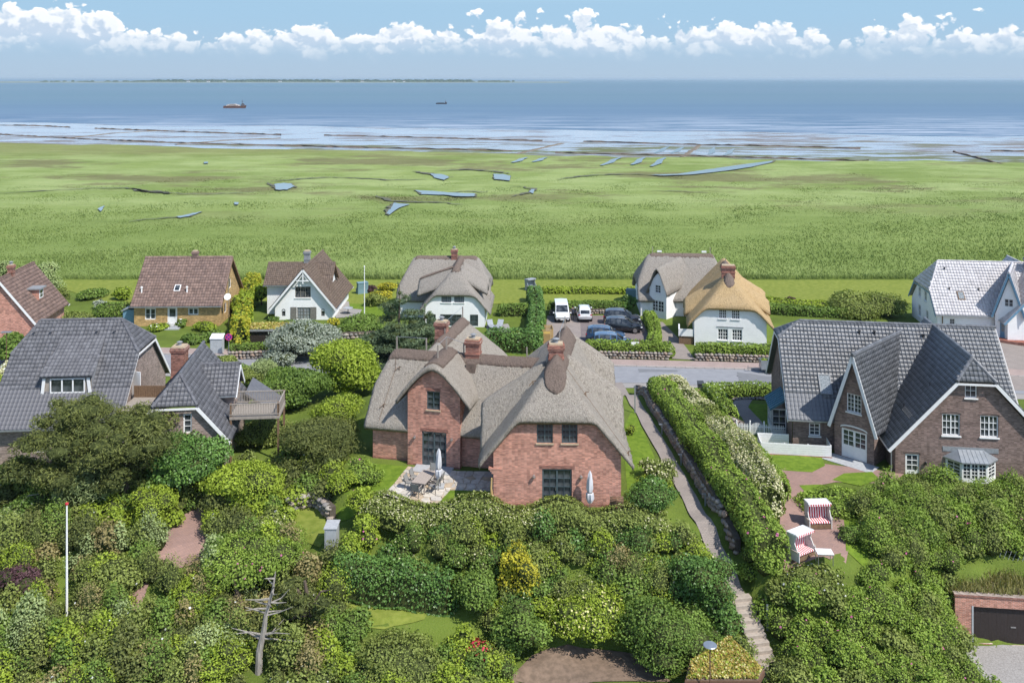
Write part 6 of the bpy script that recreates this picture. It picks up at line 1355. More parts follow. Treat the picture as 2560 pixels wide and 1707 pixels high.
# shrubs of the bank and foreground
for a in ((1640, 1238, 72, 46, 'glossy_shrub', 'rounded glossy shrub at the wing corner', ('leaf_gloss',), 11), (1645, 1178, 50, 42, 'privet_shrub', 'cream flowering privet between gable and path', ('leaf_olive', 'petal_cream'), 9), (1640, 1208, 48, 30, 'lime_shrub', 'lime green shrub under the flowering privet', ('leaf_lime',), 8), (1579, 1076, 18, 18, 'barberry_ball', 'small clipped ball shrub beside the thatch eaves', ('leaf_lime',), 6),
          (1766, 1452, 80, 86, 'glossy_shrub', 'large dome shaped glossy shrub beside the steps', ('leaf_gloss',), 14), (1668, 1590, 118, 100, 'leafy_tree', 'broad leafy tree shading the bare soil', ('leaf_mid',), 18), (1298, 1582, 72, 88, 'leafy_tree', 'young leafy tree at the edge of the bare soil', ('leaf_mid',), 13), (1300, 1450, 52, 82, 'golden_shrub', 'golden yellow shrub in the middle of the bank', ('leaf_gold',), 11),
          (1470, 1530, 105, 72, 'leafy_shrub', 'yellowish flowering shrub above the bare soil', ('leaf_lime', 'petal_yellow'), 14), (1180, 1480, 75, 66, 'leafy_shrub', 'dense green shrub behind the young tree', ('leaf_mid',), 11), (1545, 1390, 60, 42, 'dry_shrub', 'brownish dry shrub on the bank below the wing', ('leaf_dry',), 9), (990, 1650, 118, 80, 'leafy_shrub', 'large light green shrub below the lower lawn', ('leaf_olive',), 15), (880, 1570, 58, 62, 'leafy_shrub', 'upright shrub at the corner of the lower lawn', ('leaf_mid',), 9), (1075, 1690, 70, 45, 'leafy_shrub', 'shrub under the red roses', ('leaf_mid',), 9),
          (650, 1385, 128, 74, 'rose_shrub', 'wide rose bush with scattered pink flowers by the drive', ('leaf_rose', 'petal_pink'), 16), (760, 1300, 0, 0, '', '', (), 0), (675, 1308, 60, 30, 'elder_shrub', 'cream flowered shrub above the pink rose bush', ('leaf_olive', 'petal_cream'), 8), (908, 1255, 48, 55, 'rose_shrub', 'bright rose bush on the bank below the patio lawn', ('leaf_lime', 'petal_pink'), 10), (912, 1352, 50, 66, 'rose_shrub', 'lime green rose bush beside the grey cabinet', ('leaf_lime', 'petal_pink'), 11), (905, 1178, 58, 40, 'rose_shrub', 'leafy rose bush at the patio lawn edge', ('leaf_rose', 'petal_pink'), 9), (850, 1205, 45, 40, 'leafy_shrub', 'ivy covered shrub above the stone retaining wall', ('leaf_lime',), 8),
          (480, 1510, 92, 66, 'leafy_shrub', 'yellow green shrub between the two pieces of brick path', ('leaf_lime',), 13), (268, 1440, 90, 66, 'leafy_shrub', 'olive shrub to one side of the flagpole foot', ('leaf_olive',), 13), (45, 1475, 52, 66, 'purple_shrub', 'dark purple leaved shrub', ('leaf_purple',), 10), (20, 1575, 50, 50, 'leafy_shrub', 'green shrub under the purple leaved shrub', ('leaf_mid',), 8), (560, 1640, 75, 62, 'leafy_shrub', 'yellow green shrub beside the dead trunk', ('leaf_lime',), 11), (820, 1650, 62, 60, 'leafy_shrub', 'bright shrub below the pine with the bare trunk', ('leaf_lime',), 10), (2040, 1450, 90, 40, 'silver_shrub', 'greyish shrub beyond the white garden table', ('leaf_olive', 'petal_white'), 10), (2130, 1335, 34, 30, 'leafy_shrub', 'small green shrub beside the beach chairs', ('leaf_mid',), 7), (2080, 1250, 85, 28, 'rose_shrub', 'low rose hedge behind the square beach chair', ('leaf_rose', 'petal_pink'), 10), (1820, 1600, 0, 0, '', '', (), 0), (1990, 1690, 80, 60, 'leafy_shrub', 'grey green shrub at the foot of the steps', ('leaf_olive',), 11)):
    if not a[2]: continue
    f_ = {'petal_pink': .008, 'petal_cream': .16, 'petal_yellow': .06, 'petal_white': .02}.get(a[6][1] if len(a[6]) > 1 else '', 0)
    bush(*a[:4], a[4], a[5], a[6], 'tree' if 'tree' in a[4] else 'shrub', n=a[7], flower=f_, fsize=.13 if f_ else None)
p = GR(760, 1640); pine((p.x, p.y + .6), 2.0, 4.4, 'young pine behind the bare dead trunk', 18); p = GR(590, 1560); pine((p.x, p.y), 1.7, 3.0, 'small pine beside the bare dead trunk', 12)
# bare dead trunk
p = GR(646, 1681); t = thing('dead_tree', 'bare grey dead trunk with twisted branches', 'tree', TR(p.x, p.y, g(p.x, p.y))); m = MB(); z0 = g(p.x, p.y); P0 = Vector((p.x, p.y, z0))
line = [P0 + Vector(q) for q in ((0, 0, -.3), (.05, 0, 1.2), (.28, .05, 2.2), (.4, 0, 3.1), (.75, .1, 4.4), (.9, .1, 5.4))]
m.tube(line, [.22, .18, .15, .11, .075, .025], 8); m.build('trunk', 'dead_bark', t)
for b in range(22):
    f = rnd.uniform(.25, .95); i = int(f * 5); q = line[i].lerp(line[min(i + 1, 5)], f * 5 - i); a = rnd.uniform(0, 6.28); L = (1.3 - f) * rnd.uniform(1.0, 2.2)
    d = Vector((math.cos(a), math.sin(a) * .7, rnd.uniform(-.1, .5))); e_ = Vector((rnd.uniform(-.3, .3), rnd.uniform(-.3, .3), rnd.uniform(-.2, .5)))
    MB().tube([q, q + d * L * .5, q + d * L + e_ * L * .5], [.055, .038, .012], 5).build('branch', 'dead_bark', t)
# clipped and flowering hedges
hedge('privet_hedge', 'long privet hedge with cream flower tips before the brick thatched house', [(-9.2, 59.6), (-5, 58.9), (0, 58.75), (5, 58.6), (9.5, 58.5)], 2.4, 1.25, ('leaf_olive', 'petal_cream'), flower=.14, fsize=.10, bump=.06)
hedge('privet_hedge', 'thick stretch of solid cream privet blossom beside the yard path', [(15.75, 70), (16.2, 66.5), (16.6, 63.5), (16.8, 61)], 2.3, 1.55, ('petal_cream', 'leaf_olive'), flower=.4, base=.85, size=.13)
hedge('ivy_hedge', 'dark glossy hedge above the lower lawn', [GR(852, 1478).xy[:], GR(960, 1500).xy[:], GR(1120, 1522).xy[:]], 1.6, 2.2, ('leaf_gloss',), dens=130)
WALLX = [(11.9, 86.5), (12.1, 82), (12.15, 78), (12.2, 74), (12.5, 70), (12.9, 65.6), (13.5, 60.4), (14.2, 57.4)]
hedge('rose_hedge', 'bright wild rose hedge on the stone wall along the garden path', [(x + 1.2, y) for x, y in WALLX[1:]] + [(15.6, 55.4)], 2.3, 1.25, ('leaf_rose', 'petal_pink'), flower=.006, base=.75, fsize=.16)
hedge('privet_hedge', 'cream blossoming privet running along the rose hedge', [(14.3, 84), (14.7, 80), (14.9, 75), (15.4, 70), (16.0, 66), (16.6, 62.5), (16.7, 60)], 2.4, 1.45, ('leaf_olive', 'petal_cream'), flower=.85, base=.5, fsize=.13)
hedge('rose_hedge', 'green rose hedge beside the red brick yard path', [(15.9, 82.5), (16.3, 78), (16.7, 74), (17.6, 70), (18.0, 66), (18.0, 62.6)], 2.2, 1.2, ('leaf_rose', 'petal_pink'), flower=.006)
hedge('yard_hedge', 'hedge along the street behind the picket gate', [(18.6, 86.2), (22, 85.9), (26.5, 85.4)], 1.5, 1.2, ('leaf_rose', 'petal_white'), flower=.01); hedge('yard_hedge', 'hedge beside the rubbish bin and the picket gate', [(18.4, 85.4), (18.3, 82), (18.2, 79.2), (18.3, 76.6)], 1.4, 1.5, ('leaf_rose', 'petal_white'), flower=.01)
hedge('clipped_hedge', 'tall clipped hedge between car park and white thatched house', [(3.0, 124), (3.1, 116), (2.9, 108), (2.4, 102)], 2.0, 2.0, ('leaf_gloss',), size=.24, dens=80); hedge('clipped_hedge', 'clipped hedge block facing the street beside the slatted bin shelter', [(-2.4, 101.6), (.5, 101.3), (2.2, 101.0)], 2.6, 2.2, ('leaf_gloss',), size=.24, dens=80); hedge('clipped_hedge', 'low clipped hedge before the loungers of the white thatched house', [(-1.4, 116), (1.8, 116.4)], 1.6, 1.4, ('leaf_mid',), size=.24, dens=80)
hedge('rose_hedge', 'rose hedge on the street wall before the parked blue cars', [(8.3, 99.6), (12, 99.2), (17, 98.9)], 1.6, 1.25, ('leaf_rose', 'petal_pink'), size=.22, dens=90, base=.3); hedge('rose_hedge', 'rose hedge on the street wall before the golden thatched gable', [(20.2, 98.7), (24, 98.3), (29.5, 97.8)], 1.6, 1.15, ('leaf_rose', 'petal_white'), size=.22, dens=90, base=.35)
hedge('rose_hedge', 'leafy hedge between the black cars and the paved entrance path', [(17.0, 113.5), (16.9, 109), (16.4, 105), (15.6, 101.5)], 1.5, 1.3, ('leaf_rose', 'petal_pink'), size=.22, dens=90); hedge('garden_hedge', 'low hedge on the wall behind the white van and car', [(5, 117.6), (10, 117.8), (15, 118)], 1.1, 1.0, ('leaf_mid',), size=.24, dens=80, base=.4)
hedge('garden_hedge', 'low lime hedge before the mown grass strip behind the car park', [(4.5, 128.5), (10, 128.3), (17, 128)], 1.3, .9, ('leaf_lime',), size=.26, dens=60); hedge('garden_hedge', 'low lime hedge beyond the golden thatched roof', [(30, 124), (36, 121), (42, 119.5)], 2.6, .8, ('leaf_lime',), size=.26, dens=60); hedge('garden_hedge', 'dark hedge beyond the golden thatched roof', [(31, 118), (37, 116), (43, 115)], 1.6, 1.2, ('leaf_mid',), size=.26, dens=60)
hedge('golden_hedge', 'stepped yellow tipped hedge between the yellow house and white cottage', [GZ(634, 722).xy[:], GZ(622, 752).xy[:], GZ(610, 790).xy[:], GZ(602, 830).xy[:], GZ(598, 872).xy[:]], 2.0, 2.3, ('leaf_lime', 'leaf_gold'), flower=.6, size=.26, dens=70, bump=.22); hedge('box_hedge', 'low clipped hedge on the street wall before the garage', [GZ(580, 878).xy[:], GZ(620, 877).xy[:], GZ(666, 874).xy[:]], 1.1, .8, ('leaf_mid',), size=.22, dens=90); hedge('garden_hedge', 'green hedge above the stone wall beside the white cottage', [GZ(850, 836).xy[:], GZ(900, 834).xy[:], GZ(950, 832).xy[:]], 1.2, 1.1, ('leaf_mid',), size=.24, dens=80)
# red roses by the lower lawn
p = GR(1195, 1655); plant('red_rose', 'rose bush covered with red and pink blooms', 'shrub', (p.x, p.y), 1.15, 1.1, ('leaf_mid', 'petal_red'), n=8, flower=.35, fsize=.2, ftop=-.2)
# ------------------------------------------------------------------ stone walls: every stone its own piece
STONES = []
for i in range(5):
    r_ = np.random.default_rng(60 + i); V = ICO_V * (1 + r_.normal(0, .13, (len(ICO_V), 1))) * np.array([.56, .5, .46])
    STONES.append(arr_mesh('stone', V, ICO_F, 'field_stone', smooth=True))
M('wall_earth', (.12, .10, .08), (.08, .065, .05), 5, .95)
def stone_wall(label, pts, ht, thick=.5, st=.36, base=0, group='field stone walls'):
    P = [Vector((p[0], p[1])) for p in pts]; c = P[len(P) // 2]; t = thing('stone_wall', label, 'wall', TR(c.x, c.y, g(c.x, c.y)), group)
    m = MB()
    for a, b in zip(P[:-1], P[1:]):
        d = (b - a); n = Vector((-d.y, d.x)).normalized() * thick * .36; za, zb = g(a.x, a.y) + base, g(b.x, b.y) + base
        m.add([(a.x - n.x, a.y - n.y, za - .4), (b.x - n.x, b.y - n.y, zb - .4), (b.x + n.x, b.y + n.y, zb - .4), (a.x + n.x, a.y + n.y, za - .4), (a.x - n.x, a.y - n.y, za + ht - .1), (b.x - n.x, b.y - n.y, zb + ht - .1), (b.x + n.x, b.y + n.y, zb + ht - .1), (a.x + n.x, a.y + n.y, za + ht - .1)], [(0, 3, 2, 1), (4, 5, 6, 7), (0, 1, 5, 4), (1, 2, 6, 5), (2, 3, 7, 6), (3, 0, 4, 7)])
    m.build('wall_core', 'wall_earth', t)
    k = 0; L = sum((b - a).length for a, b in zip(P[:-1], P[1:])); rows = max(1, round(ht / (st * .78)))
    for r in range(rows):
        s = (r % 2) * st * .5
        while s < L:
            q = s; i = 0
            while i < len(P) - 2 and q > (P[i + 1] - P[i]).length: q -= (P[i + 1] - P[i]).length; i += 1
            d = (P[i + 1] - P[i]).normalized(); n = Vector((d.y, -d.x)); w_ = st * rnd.uniform(.8, 1.3)
            if n.y > 0: n = -n
            if abs(d.y) > .9: n = Vector((-abs(d.y), 0)) 
            p = P[i] + d * q + n * (thick * .30 + rnd.uniform(-.03, .04))
            S = Matrix.Diagonal((w_ * 1.05, thick * .9, st * rnd.uniform(.85, 1.1), 1))
            link(bpy.data.objects.new('stone', STONES[k % 5]), t, TR(p.x, p.y, g(p.x, p.y) + base + st * .36 + r * st * .76, math.atan2(d.y, d.x)) @ Matrix.Rotation(rnd.uniform(-.2, .2), 4, 'Y') @ S)
            k += 1; s += w_
            if k > 299: return t
    return t
stone_wall('long shaded field stone wall along the garden path under the rose hedge', WALLX, 1.0, .5, .40)
stone_wall('field stone wall along the street before the parked blue cars', [(8.0, 98.6), (12, 98.25), (16.8, 97.85)], .75, .5, .36)
stone_wall('field stone wall along the street before the golden thatched gable', [(19.6, 97.5), (24, 97.2), (28.4, 96.8)], .75, .5, .36)
stone_wall('reddish field stone wall along the street below the low clipped hedge', [GZ(574, 898).xy[:], GZ(630, 897).xy[:], GZ(700, 894).xy[:]], .8, .5, .4)
stone_wall('field stone wall under the silvery shrub and white cottage garden', [GZ(800, 850).xy[:], GZ(870, 847).xy[:], GZ(945, 844).xy[:]], .85, .5, .45)
stone_wall('field stone wall behind the white van and white car', [(4.8, 116.6), (10, 116.9), (13.5, 117)], .7, .5, .36)
stone_wall('low stone edging before the lawn behind the picket gate', [(20.4, 84.3), (23, 84.2), (26, 83.8)], .35, .4, .3)
p1, p2, p3 = GR(720, 1275), GR(790, 1262), GR(832, 1300)
stone_wall('curved stone retaining wall above the small sloping lawn', [(p1.x, p1.y), (p2.x, p2.y), (p3.x, p3.y)], 1.0, .6, .42)
stone_wall('field stones beside the garage wall', [(25.6, 52.6), (26.0, 53.6), (26.4, 54.6)], 1.1, .5, .42)
stone_wall('stone end of the hedge bank beside the white picket gate', [(17.7, 77.4), (18.5, 75.6), (18.9, 74.9)], .9, .5, .36)

# ------------------------------------------------------------------ patio of irregular flagstones
pc = [GZ(u, v, 2).xy[:] for u, v in ((953, 1245), (1020, 1168), (1150, 1180), (1232, 1180), (1234, 1226), (1125, 1225), (1096, 1258))]
t = thing('patio', 'stone patio of irregular pale flagstones behind the brick thatched house', 'patio', TR(-5, 63, 2), kind='structure')
drape('joint_bed', pc, 'sandstone', .05, parent=t)
def voronoi(poly, sp, gap, zt, name, mat, seed):
    cc_ = (sum(p[0] for p in poly) / len(poly), sum(p[1] for p in poly) / len(poly))
    r_ = random.Random(seed); xs, ys = [p[0] for p in poly], [p[1] for p in poly]; S = []
    X = min(xs)
    while X < max(xs):
        Yy = min(ys)
        while Yy < max(ys):
            q = (X + r_.uniform(-.42, .42) * sp, Yy + r_.uniform(-.42, .42) * sp); S.append(q); Yy += sp
        X += sp
    for q in S:
        cell = [(q[0] - sp, q[1] - sp), (q[0] + sp, q[1] - sp), (q[0] + sp, q[1] + sp), (q[0] - sp, q[1] + sp)]
        for o_ in S:
            if o_ is q or math.hypot(o_[0] - q[0], o_[1] - q[1]) > 2.6 * sp: continue
            nx, ny = o_[0] - q[0], o_[1] - q[1]; d = math.hypot(nx, ny); nx, ny = nx / d, ny / d; lim = d / 2 - gap / 2
            out = []
            for i in range(len(cell)):
                a, b = cell[i], cell[(i + 1) % len(cell)]; da = (a[0] - q[0]) * nx + (a[1] - q[1]) * ny - lim; db = (b[0] - q[0]) * nx + (b[1] - q[1]) * ny - lim
                if da <= 0: out.append(a)
                if da * db < 0: f = da / (da - db); out.append((a[0] + (b[0] - a[0]) * f, a[1] + (b[1] - a[1]) * f))
            cell = out
            if len(cell) < 3: break
        for (ax_, ay_), (bx_, by_) in zip(poly, poly[1:] + poly[:1]):     # trimmed to the straight edge of the patio
            nx, ny = by_ - ay_, ax_ - bx_
            if (cc_[0] - ax_) * nx + (cc_[1] - ay_) * ny > 0: nx, ny = -nx, -ny
            out = []
            for i in range(len(cell)):
                a, b = cell[i], cell[(i + 1) % len(cell)]; da = (a[0] - ax_) * nx + (a[1] - ay_) * ny; db = (b[0] - ax_) * nx + (b[1] - ay_) * ny
                if da <= 0: out.append(a)
                if da * db < 0: f = da / (da - db); out.append((a[0] + (b[0] - a[0]) * f, a[1] + (b[1] - a[1]) * f))
            cell = out
            if len(cell) < 3: break
        if len(cell) < 3: continue
        z = g(*q) + zt; m = MB(); m.slab([(a, b, z + r_.uniform(-.004, .004)) for a, b in cell], .06, (0, 0, -1)); m.build(name, mat, t)
voronoi([pc[k] for k in (0, 1, 2, 5, 6)], .62, .05, .085, 'flagstone', 'flagstone', 5); voronoi([pc[k] for k in (2, 3, 4, 5)], .62, .05, .085, 'flagstone', 'flagstone', 6)

# ------------------------------------------------------------------ garden furniture of the patio
M('sling_fabric', (.26, .26, .25), None, 20, .8)
def table_at(Mx):
    t = thing('dining_table', 'weathered grey teak dining table on the stone patio', 'table', Mx)
    for i in range(6): MB().box(-.5 + .168 * i, -1.05, .72, -.345 + .168 * i, 1.05, .755).build('slat', 'teak', t, Mx)
    MB().box(-.44, -.98, .62, .44, .98, .715).build('apron', 'teak', t, Mx)
    for x in (-.45, .37):
        for y in (-1.0, .92): MB().box(x, y, 0, x + .08, y + .08, .72).build('leg', 'teak', t, Mx)
def chair_at(Mx, label):
    t = thing('patio_chair', label, 'chair', Mx, 'chairs around the teak table')
    MB().box(-.24, -.24, .42, .24, .24, .45).build('seat', 'sling_fabric', t, Mx)
    MB().add([(-.24, .22, .45), (.24, .22, .45), (.24, .36, .95), (-.24, .36, .95), (-.24, .25, .45), (.24, .25, .45), (.24, .39, .95), (-.24, .39, .95)], [(0, 1, 2, 3), (7, 6, 5, 4), (0, 4, 5, 1), (1, 5, 6, 2), (2, 6, 7, 3), (3, 7, 4, 0)]).build('backrest', 'sling_fabric', t, Mx)
    for x in (-.27, .27):
        MB().beam((x, -.24, 0), (x, -.22, .66), .04, .04).build('leg', 'frame_grey', t, Mx); MB().beam((x, .28, 0), (x, .24, .45), .04, .04).build('leg', 'frame_grey', t, Mx); MB().beam((x, .24, .45), (x, .38, .97), .035, .035).build('back_post', 'frame_grey', t, Mx); MB().beam((x, -.26, .66), (x, .3, .66), .05, .03).build('armrest', 'teak', t, Mx)
zt = 2.09; tb = GZ(1060, 1220, 2); tz = g(tb.x, tb.y) + .09; TM = TR(tb.x, tb.y + .1, tz, D(-17)); table_at(TM)
for x, y, a, lb in ((0, -1.35, 180, 'sling chair at the table end facing the house'), (0, 1.45, 0, 'sling chair at the table end beside the patio door'), (-.85, -.45, 90, 'sling chair at the lawn side of the table'), (-.85, .5, 90, 'sling chair at the lawn side of the table'), (.85, -.45, -90, 'sling chair at the parasol side of the table'), (.85, .5, -90, 'sling chair at the parasol side of the table')):
    chair_at(TM @ TR(x, y, 0, D(a)), lb)
M('parasol_cloth', (.62, .62, .64), (.50, .50, .53), 3, .9, .1, .5, st=(2, 2, .4), bd=.03)
def parasol(Mx, label, base=True):
    t = thing('parasol', label, 'parasol', Mx, 'folded parasols')
    MB().tube([(0, 0, 0), (0, 0, 2.55)], .025, 8).build('pole', 'steel', t, Mx)
    m = MB(); n = 14; prof = [(.03, 2.62), (.12, 2.4), (.17, 2.0), (.20, 1.5), (.14, 1.22), (.23, 1.15), (.24, .8), (.12, .55)]
    m.add([(r_ * (1 + .22 * math.cos(k * 6.283 / n * 5 + i)) * math.cos(k * 6.283 / n), r_ * (1 + .22 * math.cos(k * 6.283 / n * 5 + i)) * math.sin(k * 6.283 / n), z) for i, (r_, z) in enumerate(prof) for k in range(n)], [(i * n + k, i * n + (k + 1) % n, (i + 1) * n + (k + 1) % n, (i + 1) * n + k) for i in range(len(prof) - 1) for k in range(n)])
    m.build('canopy', 'parasol_cloth', t, Mx, smooth=True); MB().tube([(0, 0, 1.2), (0, 0, 1.26)], .17, 12).build('strap', 'frame_grey', t, Mx)
    if base: MB().box(-.38, -.38, 0, .38, .38, .09).build('base_plate', 'grey_step', t, Mx)
pp = GZ(1097, 1218, 2); parasol(TR(pp.x, pp.y, g(pp.x, pp.y) + .09), 'folded pale parasol standing beside the dining table')
parasol(TR(5.05, 59.3, 2.0), 'folded pale parasol before the brick gable wall', False)

# ------------------------------------------------------------------ hooded beach chairs
def stripe_mat():
    m, T = base_mat('red_stripe')
    x = T.n('ShaderNodeSeparateXYZ', {0: oc(T)}).outputs[0]
    f = T.m('GREATER_THAN', T.m('FRACT', T.m('MULTIPLY', x, 6.2)), .5)
    finish(T, T.mix(f, (.48, .02, .045), (.80, .78, .76)), .85, .1)
stripe_mat(); M('wicker_white', (.66, .65, .62), (.5, .49, .46), 30, .7, .2, .4); M('wicker_blue', (.20, .30, .34), (.13, .22, .26), 30, .7, .2, .4); M('canvas_grey', (.34, .37, .40), None, 3, .9)
def beach_chair(Mx, label, shell, cloth, group=None):
    t = thing('beach_chair', label, 'beach chair', Mx, group); w_ = .72
    m = MB()
    for s in (-1, 1): m.box(s * w_ - .03, -.42, 0, s * w_ + .03, .42, .62)
    m.box(-w_, .36, 0, w_, .42, .62).build('base', shell, t, Mx); MB().box(-w_ + .03, -.42, .05, w_ - .03, -.38, .30).build('drawer', 'brown_wood', t, Mx)
    for s in (-1, 1): MB().prism([(-.30, .62), (.42, .62), (.55, 1.55), (-.22, 1.6), (-.05, 1.05)], s * w_ - .028, s * w_ + .028, 'x').build('side_wing', shell, t, Mx)
    MB().slab([(-w_ - .04, -.30, 1.58), (w_ + .04, -.30, 1.58), (w_ + .04, .58, 1.54), (-w_ - .04, .58, 1.54)], .06).build('hood', shell if shell != 'wicker_white' else 'white_paint', t, Mx)
    MB().add([(-w_, .40, .5), (w_, .40, .5), (w_, .53, 1.5), (-w_, .53, 1.5)], [(0, 1, 2, 3)]).build('back_shell', shell, t, Mx)
    MB().add([(-w_ + .04, .30, .42), (w_ - .04, .30, .42), (w_ - .04, .44, 1.46), (-w_ + .04, .44, 1.46), (-w_ + .04, .36, .42), (w_ - .04, .36, .42), (w_ - .04, .5, 1.46), (-w_ + .04, .5, 1.46)], [(0, 1, 2, 3), (7, 6, 5, 4), (0, 4, 5, 1), (1, 5, 6, 2), (2, 6, 7, 3), (3, 7, 4, 0)]).build('back_cushion', cloth, t, Mx)
    MB().box(-w_ + .04, -.36, .32, w_ - .04, .34, .44).build('seat_cushion', cloth, t, Mx, bevel=.02); MB().box(-w_, -.33, 1.44, w_, -.29, 1.57).build('valance', cloth, t, Mx)
    for s in (-1, 1): MB().box(s * (w_ + .08) - .05, -.35, .60, s * (w_ + .08) + .05, .1, .65).build('armrest', 'teak', t, Mx)
p = GZ(2046, 1316, 1); beach_chair(TR(p.x, p.y, g(p.x, p.y) + .04, D(3)), 'red striped white beach chair standing square to the path', 'wicker_white', 'red_stripe', 'red striped beach chairs')
p = GZ(2005, 1382, 1); beach_chair(TR(p.x, p.y, g(p.x, p.y) + .04, D(32)), 'red striped white beach chair turned towards the small table', 'wicker_white', 'red_stripe', 'red striped beach chairs')
p = GZ(905, 732, 0); beach_chair(TR(p.x, p.y, g(p.x, p.y) + .05, D(-150)), 'blue hooded beach chair seen from behind near the white cottage', 'wicker_blue', 'canvas_grey')
p = GZ(1580, 752, 0); beach_chair(TR(p.x, p.y, g(p.x, p.y) + .05, D(160)), 'blue hooded beach chair beside the grey thatched roof', 'wicker_blue', 'canvas_grey'); p = GZ(1327, 722, 0); beach_chair(TR(p.x, p.y, g(p.x, p.y) + .05, D(40)), 'grey hooded beach chair beyond the clipped hedge', 'canvas_grey', 'canvas_grey')
p = GZ(2061, 1402, 1); TMx = TR(p.x, p.y, g(p.x, p.y) + .04, D(-4)); t = thing('garden_table', 'small white topped metal table beside the beach chairs', 'table', TMx)
MB().box(-.48, -.34, .69, .48, .34, .73).build('table_top', 'white_paint', t, TMx); MB().box(-.46, -.32, .64, .46, .32, .688).build('table_frame', 'steel', t, TMx)
for x in (-.45, .41):
    for y in (-.31, .27): MB().box(x, y, 0, x + .04, y + .04, .64).build('leg', 'steel', t, TMx)

# ------------------------------------------------------------------ white fences of the dark brick house
PK = TR(*GZ(1846, 1087, 1).xy, 1.0, D(-9)); t = thing('picket_fence', 'white picket fence with arched gate beside the blue bay', 'fence', PK)
pk = MB().box(-.035, -.02, .05, .035, 0, .92).add([(-.035, -.02, .92), (.035, -.02, .92), (.035, 0, .92), (-.035, 0, .92), (0, -.01, 1.0)], [(0, 1, 4), (1, 2, 4), (2, 3, 4), (3, 0, 4)]).mesh('picket', 'white_paint')
for x in list(np.arange(-.05, .9, .13)) + list(np.arange(2.1, 3.6, .13)): link(bpy.data.objects.new('picket', pk), t, PK @ TR(float(x), 0, 0))
for i, x in enumerate(np.arange(1.0, 2.0, .11)): link(bpy.data.objects.new('picket', pk), t, PK @ TR(float(x), -.02, .18 * math.sin(math.pi * (x - 1) / .95) - .05))
for x in (-.15, .92, 2.03): MB().box(x - .06, -.07, 0, x + .06, .05, 1.12).lathe([(.05, 1.12), (.07, 1.18), (.02, 1.26)], 8, (x, -.01, 0)).build('fence_post', 'white_paint', t, PK)
for z in (.25, .72): MB().box(-.1, .002, z, 3.7, .04, z + .07).build('fence_rail', 'white_paint', t, PK)
PL = TR(*GZ(1902, 1135, 1).xy, .95, D(-8)); t = thing('plank_fence', 'low white plank enclosure on a brick base before the house wall', 'fence', PL)
MB().box(-.05, -.1, -.1, 5.3, .1, .12).build('brick_base', 'chimney_brick', t, PL)
for i in range(5): MB().box(0, -.03, .14 + .17 * i, 5.25, .02, .295 + .17 * i).build('plank', 'white_paint', t, PL); MB().box(5.2, .03, .14 + .17 * i, 5.25, 1.8, .295 + .17 * i).build('plank', 'white_paint', t, PL); MB().box(-.03, .03, .14 + .17 * i, .02, 1.9, .295 + .17 * i).build('plank', 'white_paint', t, PL); MB().box(.03, 1.9, .14 + .17 * i, 2.4, 1.95, .295 + .17 * i).build('plank', 'white_paint', t, PL)
for x in (0, 1.75, 3.5, 5.2): MB().box(x, .021, 0, x + .07, .09, 1.02).build('fence_post', 'white_paint', t, PL)

# ------------------------------------------------------------------ vehicles
def carpaint(name, c): 
    m, T = base_mat(name); n = T.noise(oc(T), 2, 2)
    finish(T, T.mix(n, c, tuple(x * .9 for x in c)), .22, .5, coat=.7)
for n_, c_ in (('paint_white', (.78, .79, .80)), ('paint_black', (.012, .015, .022)), ('paint_dark', (.02, .024, .036)), ('paint_blue', (.02, .06, .13)), ('paint_steel', (.07, .14, .25))): carpaint(n_, c_)
M('tyre_rubber', (.018, .018, .018), None, 20, .85); M('alloy', (.42, .40, .39), (.3, .29, .28), 10, .35, .5, .05, metal=.7)
def emit(name, c): M(name, c, None, 9, .25, .5, 0)
emit('lamp_red', (.42, .02, .025)); emit('lamp_clear', (.75, .77, .8)); M('plate_white', (.75, .75, .72), None, 5, .5)
KIND = {'suv': (4.5, .92, [(-2.25, .5, .82, .86, .74), (-2.2, .36, 1.0, 1.06, .76), (-1.98, .32, 1.06, 1.52, .66), (-1.5, .3, 1.05, 1.66, .64), (-.2, .28, 1.02, 1.68, .65), (.45, .28, 1.0, 1.58, .64), (1.2, .28, .98, 1.02, .74), (1.85, .3, .9, .95, .74), (2.18, .36, .74, .80, .7), (2.25, .46, .6, .64, .66)], 4, 5, 1, (-1.36, 1.36), .36),
        'van': (4.9, .95, [(-2.45, .45, 1.0, 1.05, .86), (-2.42, .36, 1.15, 1.88, .76), (-2.0, .32, 1.15, 1.95, .76), (0, .3, 1.15, 1.96, .76), (.95, .3, 1.12, 1.9, .75), (1.78, .3, 1.08, 1.16, .82), (2.3, .34, .92, .98, .82), (2.42, .4, .75, .80, .78), (2.45, .48, .6, .64, .74)], 4, 4, 0, (-1.5, 1.5), .34)}
